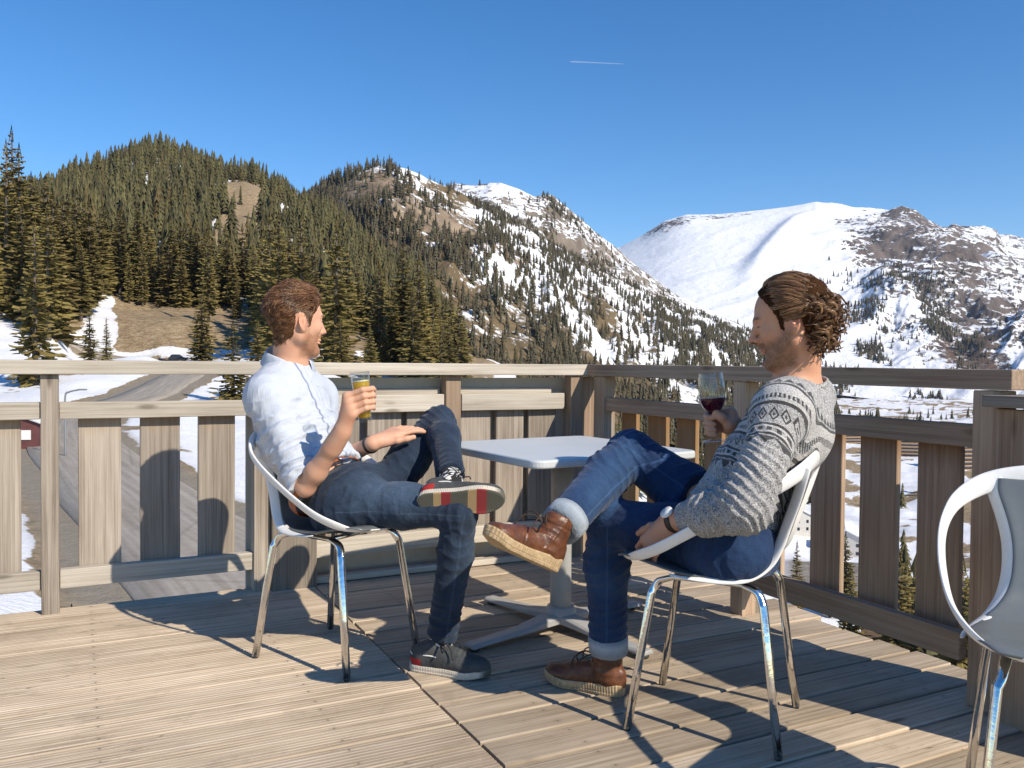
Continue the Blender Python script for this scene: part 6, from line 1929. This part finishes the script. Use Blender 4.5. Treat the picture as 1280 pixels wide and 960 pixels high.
# ---------------------------------------------------------------- jeans, cuffs, boots, watch
M_jean2 = denim('indigo_denim', (.012, .030, .085), (.050, .115, .24), (.007, .017, .048))
def j2_d(V, N):
    d = folds(V, N, HL2, KL2, HL2, .045, .010, .13, None, 41, .5) + folds(V, N, HR2, KR2, HR2 * .7 + KR2 * .3, .04, .012, .13, None, 42, .5)
    d += folds(V, N, HR2, KR2, KR2, .030, .008, .09, None, 43, .3) + folds(V, N, KR2, AR2, KR2 + (AR2 - KR2) * .22, .036, .010, .10, None, 44, .5)
    d += folds(V, N, KL2, AL2, KL2 + (AL2 - KL2) * .2, .04, .009, .12, None, 45, .4) + folds(V, N, KL2, AL2, AL2 + [0, 0, .08], .034, .007, .11, None, 46, .2)
    return d + .004 * fbm(V * 16, 3, 47)
def fade2(V, N):
    t2 = np.clip(((V - KR2) @ (AR2 - KR2)) / ((AR2 - KR2) @ (AR2 - KR2)), 0, 1)
    f = np.exp(-((t2 - .5) / .4) ** 2) * (np.linalg.norm(V - KR2 - t2[:, None] * (AR2 - KR2), axis=1) < .09)
    return np.clip(.15 + .5 * f + .3 * fbm(V * 11, 3, 48), 0, 1)
j2seam = lambda V, N: np.clip(seamline(V, KR2, AR2, np.array([.2, -1, -.25])) + .6 * seamline(V, KL2, AL2, np.array([-.2, -1, 0])) + .6 * seamline(V, HR2, KR2, np.array([0, -1, 0.1])), 0, 1) * .35
jeans('jeans', man2, ((.08, 2.12, .08), (1.0, 2.92, .88)), (HL2, HR2), (KL2, KR2), (AL2, AR2), S2[0], M2[0], (.090, .071, .068, .058), M_jean2, S2[0] + hn * .09, hn, -.012, j2_d, {'fade': fade2, 'seam': j2seam}, hipg=(.120, .162, .115))
M_cuff = denim('light_cuff_denim', (.20, .235, .28), (.36, .40, .44), (.13, .16, .20))
for a, k in ((AL2, KL2), (AR2, KR2)):
    d = nrm(a - k); pp = [a - d * .052, a - d * .049, a - d * .03, a - d * .008, a + d * .006, a + d * .006, a - d * .02]
    b = MB(); b.tube(pp, [.0585, .0635, .0640, .0630, .0615, .054, .050], 28, cap=False); me = b.me('cuff', True)
    V = np.array([q.co for q in me.vertices]); dd = .0025 * fbm(V * 24, 3, 5); V = V + (V - (a + np.outer((V - a) @ d, d))) * dd[:, None] * 16
    me.vertices.foreach_set('co', V.astype(np.float32).ravel()); attr(me, 'fade', np.full(len(V), .5)); attr(me, 'seam', np.exp(-((((V - a) @ d) + .03) / .0025) ** 2) * .3)
    obj('cuff', me, M_cuff, man2)
M_boot = leather('brown_boot_leather', (.05, .017, .008), (.115, .040, .017), (.205, .078, .033))
m, t, b = new_mat('crepe_sole'); sv = t.sep(t.attr('sh', 'Vector')); n = t.noise(t.tex('Object'), 60, 4, .6)
c = t.mix(t.mapr(n, .35, .65), (.36, .245, .13), (.52, .38, .22)); ridge_ = t.math('SINE', t.math('MULTIPLY', sv[0], 190))
t.set(b.inputs['Base Color'], t.mix(t.mapr(ridge_, .6, .95, 0, .16), c, (.24, .16, .085))); b.inputs['Roughness'].default_value = .85
t.set(b.inputs['Normal'], t.bump(t.math('ADD', n, ridge_), .4, .003)); M_crepe = m
M_lace2 = simple('dark_brown_lace', (.045, .025, .016), .8)
make_shoe('boot', man2, np.array([.362, 2.672, .0]), (-.875, .485, 0), (0, 0, 1), .275, (M_boot, M_crepe, M_lace2), 5, .7)
hb = at(694, 716, 2.425); make_shoe('boot', man2, hb, at(612, 679, 2.31) - hb, (.42, .30, .85), .268, (M_boot, M_crepe, M_lace2), 6, 1.1)
for a, k in ((AL2, KL2), (AR2, KR2)):
    d = nrm(a - k); b = MB(); b.tube([a - d * .05, a + d * .02, a + d * .05], [.045, .044, .044], 16); b.build('sock', simple('dark_sock', (.03, .03, .035), .9), man2, True)
d = nrm(WL2 - EL2); u_ = nrm(np.array([-.55, -.35, .75]) - d * (np.array([-.55, -.35, .75]) @ d)); w_ = np.cross(d, u_); c0 = WL2 - d * .012
b = MB(); b.tube([c0 + u_ * .0325 * math.cos(k * .2618) + w_ * .0315 * math.sin(k * .2618) for k in range(24)], .0095, 8, up=np.tile(d, (24, 1)), flat=.25, closed=True)
wt = b.build('wristwatch', simple('dark_watch_strap', (.035, .022, .016), .5), man2, True)
b = MB(); b.lathe([(0, 0), (.0185, 0), (.0195, .003), (.0185, .0075), (0, .0078)], 28, c0 + u_ * .0315, np.stack([d, w_ * -1, u_])); b.build('watch_face', simple('watch_face', (.78, .77, .74), .2), wt, True)

# ---------------------------------------------------------------- long wavy hair
HL2_ = [(-.14, -.085), (-.085, -.085), (-.06, -.07), (-.045, -.05), (-.036, -.01), (-.028, .030), (.0, .040), (.010, .036), (.016, -.018), (.028, -.018), (.034, .025), (.050, .055), (.066, .082), (.080, .100), (.11, .14)]
M_hair2 = hair_mat('chestnut_hair', (.040, .018, .008), (.155, .075, .034), (.46, .27, .135))
thick2 = lambda q: .004 + .006 * sstep(.0, .08, q[:, 2]) + .010 * sstep(-.02, -.09, q[:, 0])
me, HV, HN, HQ, HT = hair_cap('hair', H2, (CV, CF, CN), HL2_, thick2, M_hair2, man2, edge=.02)
hair2 = obj('hair', me, M_scalp2, man2)
r = np.random.default_rng(77)
ec = np.array([-.012, 0, .040]); er = np.array([.099, .077, .085])


def locks(cen, nl_, amp1, amp2, lam, ph, per, spread, rad, name, shade0, tan_ref=None):
    """cen (n, m, 3) head-local centre lines -> clumps of strands"""
    n, m_, _ = cen.shape; tt = np.linspace(0, 1, m_)[None, :]
    tan = np.gradient(cen, axis=1); tan /= np.linalg.norm(tan, axis=2, keepdims=True) + 1e-9
    sd_ = np.cross(nl_, tan); sd_ /= np.linalg.norm(sd_, axis=2, keepdims=True) + 1e-9; nn = np.cross(tan, sd_)
    ln = np.concatenate([np.zeros((n, 1)), np.cumsum(np.linalg.norm(np.diff(cen, axis=1), axis=2), axis=1)], 1)
    a = 6.283 * ln / lam + ph
    cen = cen + sd_ * (np.sin(a) * amp1)[..., None] + nn * (np.cos(a) * amp2)[..., None]
    allp = []; shd = []
    for j in range(per):
        o1 = r.normal(0, 1, (n, 1)) * spread; o2 = r.normal(0, 1, (n, 1)) * spread * .8
        tap = (1 - .6 * tt ** 2) * (.3 + .7 * sstep(0, .2, tt))
        allp.append(cen + sd_ * (o1 * tap)[..., None] + nn * (o2 * tap)[..., None] + r.normal(0, .0005, (n, 1, 3)))
        shd.append(np.clip(shade0 + r.normal(0, .13, n), 0, 1))
    cp = np.concatenate(allp); W_ = H2.O + (cp * H2.sv) @ H2.M
    rads = np.tile((1 - .65 * np.linspace(0, 1, m_) ** 2) * rad, (len(cp), 1))
    me = strands(W_, rads, name, M_hair2, man2, 4, np.concatenate(shd)); return obj(name, me, M_hair2, hair2)


# (a) swept back from the forehead and temples over the crown
nl = 780; m_ = 18
I = r.integers(0, len(HV), nl * 10); q = HQ[I]
I = I[(q[:, 2] > .005) & (q[:, 0] > -.104) & (r.random(len(I)) < .3 + .7 * sstep(-.02, .07, q[:, 0]))][:nl]; nl = len(I)
q = HQ[I].copy(); layer = r.uniform(.007, .019, nl); L_ = r.uniform(.09, .175, nl); st = L_ / (m_ - 1)
cen = []; nrl = []; p_ = q + 0
for k in range(m_):
    g = (p_ - ec) / er ** 2; g /= np.linalg.norm(g, axis=1, keepdims=True)
    lay = layer * sstep(0, .35, np.full(nl, k / (m_ - 1))) + .002
    rad = np.linalg.norm((p_ - ec) / (er + lay[:, None]), axis=1); p_ = ec + (p_ - ec) / rad[:, None]
    cen.append(p_.copy()); nrl.append(g)
    fl_ = np.stack([-np.ones(nl), .35 * np.sign(q[:, 1]) * sstep(.0, .03, np.abs(q[:, 1])), -.25 - .7 * sstep(.09, .0, p_[:, 2])], 1)
    # keep clear of the ear
    e_ = (p_[:, 0] < .045) & (p_[:, 0] > -.05) & (p_[:, 2] < .05) & (np.abs(p_[:, 1]) > .04); fl_[e_, 2] = .05
    fl_ = fl_ - g * (fl_ * g).sum(1, keepdims=True); fl_ /= np.linalg.norm(fl_, axis=1, keepdims=True); p_ = p_ + fl_ * st[:, None]
cen = np.stack(cen, 1); nrl = np.stack(nrl, 1); tt = np.linspace(0, 1, m_)[None, :]
am = (.0012 + .004 * sstep(.5, 1, tt)) * r.uniform(.5, 1.3, nl)[:, None]
locks(cen, nrl, am, am * .6, .055, r.uniform(0, 6.28, nl)[:, None], 9, .0030, .0011, 'swept_hair', .30 + .45 * r.random(nl))
# (b) loose ringlets round the back of the head down to the nape
nl = 330; m_ = 22
th = r.uniform(-1, 1, nl) * 2.15; zz = r.uniform(-.066, .102, nl); lay = r.uniform(.002, .021, nl) * (.55 + .45 * sstep(.09, .0, zz))
rz = np.sqrt(np.clip(1 - ((zz - .04) / .098) ** 2, .12, 1)); rz = np.where(zz < .04, np.maximum(rz, .80 - 1.6 * np.clip(-.01 - zz, 0, .1)), rz)
bx = ec[0] - (er[0] * rz + lay) * np.cos(th * .72); by = (er[1] * rz + lay * .8) * np.sin(th * .72)
ok_ = (bx < -.050 + .10 * np.clip(-zz, 0, 1)) ; bx, by, zz, lay, th = bx[ok_], by[ok_], zz[ok_], lay[ok_], th[ok_]; nl = len(bx)
out_ = np.stack([bx - ec[0] * .5, by, np.zeros(nl)], 1); out_ /= np.linalg.norm(out_, axis=1, keepdims=True)
dirc = np.stack([out_[:, 0] * .35 - .15, out_[:, 1] * .35, -np.ones(nl) * .8], 1) + r.normal(0, .28, (nl, 3)); dirc /= np.linalg.norm(dirc, axis=1, keepdims=True)
L_ = np.minimum(r.uniform(.055, .10, nl), np.maximum(zz + .108, .028) * 1.3); t_ = np.linspace(-.25, .75, m_)[None, :, None]
cen = np.stack([bx, by, zz], 1)[:, None] + dirc[:, None] * t_ * L_[:, None, None] + out_[:, None] * (.016 * np.clip(t_ - .35, 0, 1) ** 1.5 * r.uniform(.0, 1.1, nl)[:, None, None])
cen[..., 2] = np.maximum(cen[..., 2], -.098 + .0 * cen[..., 2])
tt = np.linspace(0, 1, m_)[None, :]; am = (.0055 + .0105 * sstep(0, .4, tt)) * r.uniform(.55, 1.25, nl)[:, None] * (1 - .75 * sstep(.055, .085, zz))[:, None]
locks(cen, np.repeat(out_[:, None], m_, 1), am, am, r.uniform(.040, .064, nl)[:, None], r.uniform(0, 6.28, nl)[:, None], 13, .0030, .00115, 'curls', .25 + .6 * r.random(nl))
# ================================================================== small things below the terrace and in the valley
def gpt(px, Y): x = (px - 640) / FPX * Y; return np.array([x, Y, float(ground_z(np.array([x]), np.array([Y]))[0])])


M_glassd = simple('dark_window_glass', (.03, .035, .045), .12)
M_tyre = simple('tyre_rubber', (.02, .02, .02), .8)
def car(p, rz, paint, label, suv=False):
    c = thing('parked_car', label, 'car', (0, 0, 0), 0, 'cars in the valley and on the road'); h = .25 if suv else 0.0
    sec = [(-2.15, .45, .80), (-2.1, .38, .95), (-1.2, .34, 1.0), (1.0, .34, .98), (1.9, .36, .82), (2.15, .42, .70)]
    V = []; F = []
    for x, z0, z1 in sec:
        for y, z in ((-.86, z0), (-.90, (z0 + z1) / 2), (-.82, z1 + h * .4), (.82, z1 + h * .4), (.90, (z0 + z1) / 2), (.86, z0)): V.append((x, y, z))
    n = len(sec)
    for i in range(n - 1):
        for k in range(6): F.append((i * 6 + k, i * 6 + (k + 1) % 6, (i + 1) * 6 + (k + 1) % 6, (i + 1) * 6 + k))
    F += [tuple(range(6)), tuple(range(n * 6 - 6, n * 6))[::-1]]
    b = MB(); b.add(V, [f[::-1] for f in F]); o = b.build('body', paint, c); bevel(o, .06, 2, 25)
    z1 = .96 + h * .4; tp = 1.42 + h
    cab = [(-1.95 if suv else -1.6, z1, .80), (-1.5 if suv else -1.0, tp, .64), (.25, tp, .64), (1.05, z1, .80)]
    V = [(x, s * w, z) for x, z, w in cab for s in (-1, 1)]
    b = MB(); b.add(V, [(0, 2, 4, 6), (1, 7, 5, 3), (0, 1, 3, 2), (2, 3, 5, 4), (4, 5, 7, 6)]); o = b.build('window', M_glassd, c); bevel(o, .04, 2, 20)
    b = MB(); b.box((-.45 if suv else -.4, 0, tp + .015), (1.35 if suv else 1.2, 1.24, .05)); o = b.build('roof', paint, c); bevel(o, .02)
    for x in (-1.35, 1.35):
        for y in (-.82, .82):
            b = MB(); b.lathe([(0, -.1), (.2, -.11), (.32, -.09), (.32, .09), (.2, .11), (0, .1)], 18, (x, y, .32), [[1, 0, 0], [0, 0, 1], [0, -1, 0]]); w = b.build('wheel', M_tyre, c, True)
    c.location = Vector(p.tolist()); c.rotation_euler = (0, 0, rz); return c
pt = lambda n, c_: simple(n, c_, .25, .0, None, 0, 1)
p = gpt(223, 205); _, z_ = road_near(p[:1], p[1:2]); p[2] = z_[0] + .06
car(p, R(12), pt('dark_car_paint', (.03, .032, .035)), 'dark estate car driving on the road above the left fence rail', True)
white_c, blk_c = pt('white_car_paint', (.75, .75, .74)), pt('black_car_paint', (.02, .022, .03))
car(gpt(1052, 226), R(160), white_c, 'white car in the valley car park, the one parked farther away')
car(gpt(1057, 219), R(158), blk_c, 'black car in the valley car park between two white cars')
car(gpt(1064, 213), R(156), white_c, 'white car in the valley car park, the one parked nearer')

# street lamp by the hairpin
p = gpt(81, 62); sp_ = thing('street_lamp', 'slim street lamp with a curved arm seen over the left fence', 'street lamp', p)
hz = at(82, 489, 62)[2]; M_galv = simple('galvanised_steel', (.30, .30, .30), .5, .6)
b = MB(); pts = catmull([p, [p[0], p[1], p[2] + (hz - p[2]) * .6], [p[0] + .02, p[1], hz - .35], [p[0] + .3, p[1], hz - .05], [p[0] + 1.05, p[1], hz + .12]], 6)
b.tube(pts, np.linspace(.085, .05, len(pts)), 8); b.build('pole', M_galv, sp_, True)
b = MB(); b.box((p[0] + 1.25, p[1], hz + .13), (.62, .26, .11)); o = b.build('lamp_head', M_galv, sp_); bevel(o, .03)

M_snowr = simple('snowy_roof', (.74, .76, .80), .9, 0, .05, .06, .6)
def house(p, rz, w, d, h, rh, wallm, label, name='chalet', rows=2, cols=3, over=.6, roofm=None, cat='house', group=None):
    c = thing(name, label, cat, (0, 0, 0), 0, group)
    b = MB(); b.add([(-w / 2, -d / 2, -3), (w / 2, -d / 2, -3), (w / 2, d / 2, -3), (-w / 2, d / 2, -3), (-w / 2, -d / 2, h), (w / 2, -d / 2, h), (w / 2, d / 2, h), (-w / 2, d / 2, h), (0, -d / 2, h + rh), (0, d / 2, h + rh)],
                    [(0, 1, 5, 8, 4), (2, 3, 7, 9, 6), (1, 2, 6, 5), (3, 0, 4, 7)]); b.build('wall', wallm, c)
    W2 = w / 2 + over; D2 = d / 2 + over; sl_ = rh / (w / 2); ze = h - over * sl_
    b = MB(); V = []
    for y in (-D2, D2): V += [(-W2, y, ze), (0, y, h + rh), (W2, y, ze), (-W2, y, ze + .45), (0, y, h + rh + .5), (W2, y, ze + .45)]
    b.add(V, [(0, 6, 7, 1), (1, 7, 8, 2), (3, 4, 10, 9), (4, 5, 11, 10), (0, 1, 4, 3), (1, 2, 5, 4), (6, 9, 10, 7), (7, 10, 11, 8), (0, 3, 9, 6), (2, 8, 11, 5)]); o = b.build('roof', roofm or M_snowr, c); bevel(o, .12, 2, 30)
    for i in range(rows):
        for j in range(cols):
            for y, s in ((-d / 2 - .03, 1),):
                b = MB(); x = (j - (cols - 1) / 2) * w / (cols + .3); z = 1.4 + i * 2.8
                if z + 1 > h + .3: continue
                b.box((x, y, z), (.95, .08, 1.15)); b.build('window', M_glassd, c)
    c.location = Vector(p.tolist()); c.rotation_euler = (0, 0, rz); return c
M_red = simple('dark_red_boards', (.12, .04, .038), .8, 0, .01, .2, 2); M_plaster = simple('pale_plaster', (.55, .52, .47), .9, 0, .01, .08, 1); M_tan = simple('tan_timber', (.40, .24, .12), .8, 0, .01, .2, 1.5)
hut = house(gpt(24, 68), R(12), 3.6, 3.2, 2.0, .7, M_red, 'small dark red hut with a white sign behind the left fence', 'hut', 0, 0, .3, None, 'hut')
b = MB(); b.box((.95, -1.65, 1.05), (.75, .05, .75)); sg = b.build('sign_board', simple('white_sign', (.72, .70, .68), .6), None); sg.parent = hut
house(gpt(1060, 305), R(-20), 13, 16, 6, 3.2, M_plaster, 'pale chalet with a bluish snowy roof behind the car park', 'chalet', 2, 3)
house(gpt(1137, 150), R(25), 9, 11, 4.5, 2.4, M_tan, 'tan timber chalet with a snowy roof low between the last slats', 'chalet', 1, 2)
house(gpt(990, 330), R(10), 12, 14, 6, 3, M_plaster, 'pale chalet beside the back of the sweater man seen through the fence', 'chalet', 2, 3)

def block(p, rz, w, d, fl, label):
    c = thing('apartment_block', label, 'building', (0, 0, 0), 0, 'apartment blocks far down in the valley'); h = fl * 3.0
    b = MB(); b.box((0, 0, h / 2 - 4), (w, d, h + 8)); b.build('wall', M_plaster, c)
    b = MB(); b.box((0, 0, h + .5), (w + 1.5, d + 1.5, 1.0)); b.build('roof', M_snowr, c)
    for k in range(fl): b = MB(); b.box((0, -d / 2 - .1, 1.4 + 3 * k), (w * .94, .3, 1.3)); b.build('window_row', M_glassd, c)
    for k in range(fl): b = MB(); b.box((0, -d / 2 - .7, .4 + 3 * k), (w * .98, 1.2, .9)); b.build('balcony', M_tan, c)
    c.location = Vector(p.tolist()); c.rotation_euler = (0, 0, rz)
block(gpt(1206, 640), R(8), 30, 14, 6, 'apartment block in the valley nearest the wooden pillar')
block(gpt(1136, 760), R(-12), 26, 14, 7, 'apartment block in the valley above the tan chalet')
block(gpt(1060, 900), R(14), 34, 14, 5, 'apartment block in the valley above the pale chalet behind the car park')

# vapour trail high up
a_, b_ = at(713, 77, 30000), at(780, 80, 33000)
b = MB(); pts = [a_ + (b_ - a_) * k / 12 for k in range(13)]
b.tube(pts, [26 - 1.2 * k for k in range(13)], 8)
m = simple('vapour', (.85, .87, .9), 1.0); m.node_tree.nodes['Principled BSDF'].inputs['Alpha'].default_value = .11
tag(b.build('vapour_trail', m, None, True), 'thin white vapour trail in the blue sky', 'vapour trail')
# ================================================================== clear mountain air
b = MB(); b.box((0, 5500, 560), (16000, 13000, 2000)); o = bpy.data.objects.new('haze', b.me('haze')); COL.objects.link(o)
m = bpy.data.materials.new('thin_air'); m.use_nodes = True; t = NT(m.node_tree); m.node_tree.nodes.clear()
ou = t.n('ShaderNodeOutputMaterial'); pv = t.n('ShaderNodeVolumePrincipled'); pv.inputs['Color'].default_value = (.62, .76, 1, 1); pv.inputs['Density'].default_value = 2.4e-5; pv.inputs['Anisotropy'].default_value = .1
t.nt.links.new(pv.outputs[0], ou.inputs['Volume']); o.data.materials.append(m); tag(o, 'thin bluish air between the terrace and the far mountains', 'haze', kind='stuff')
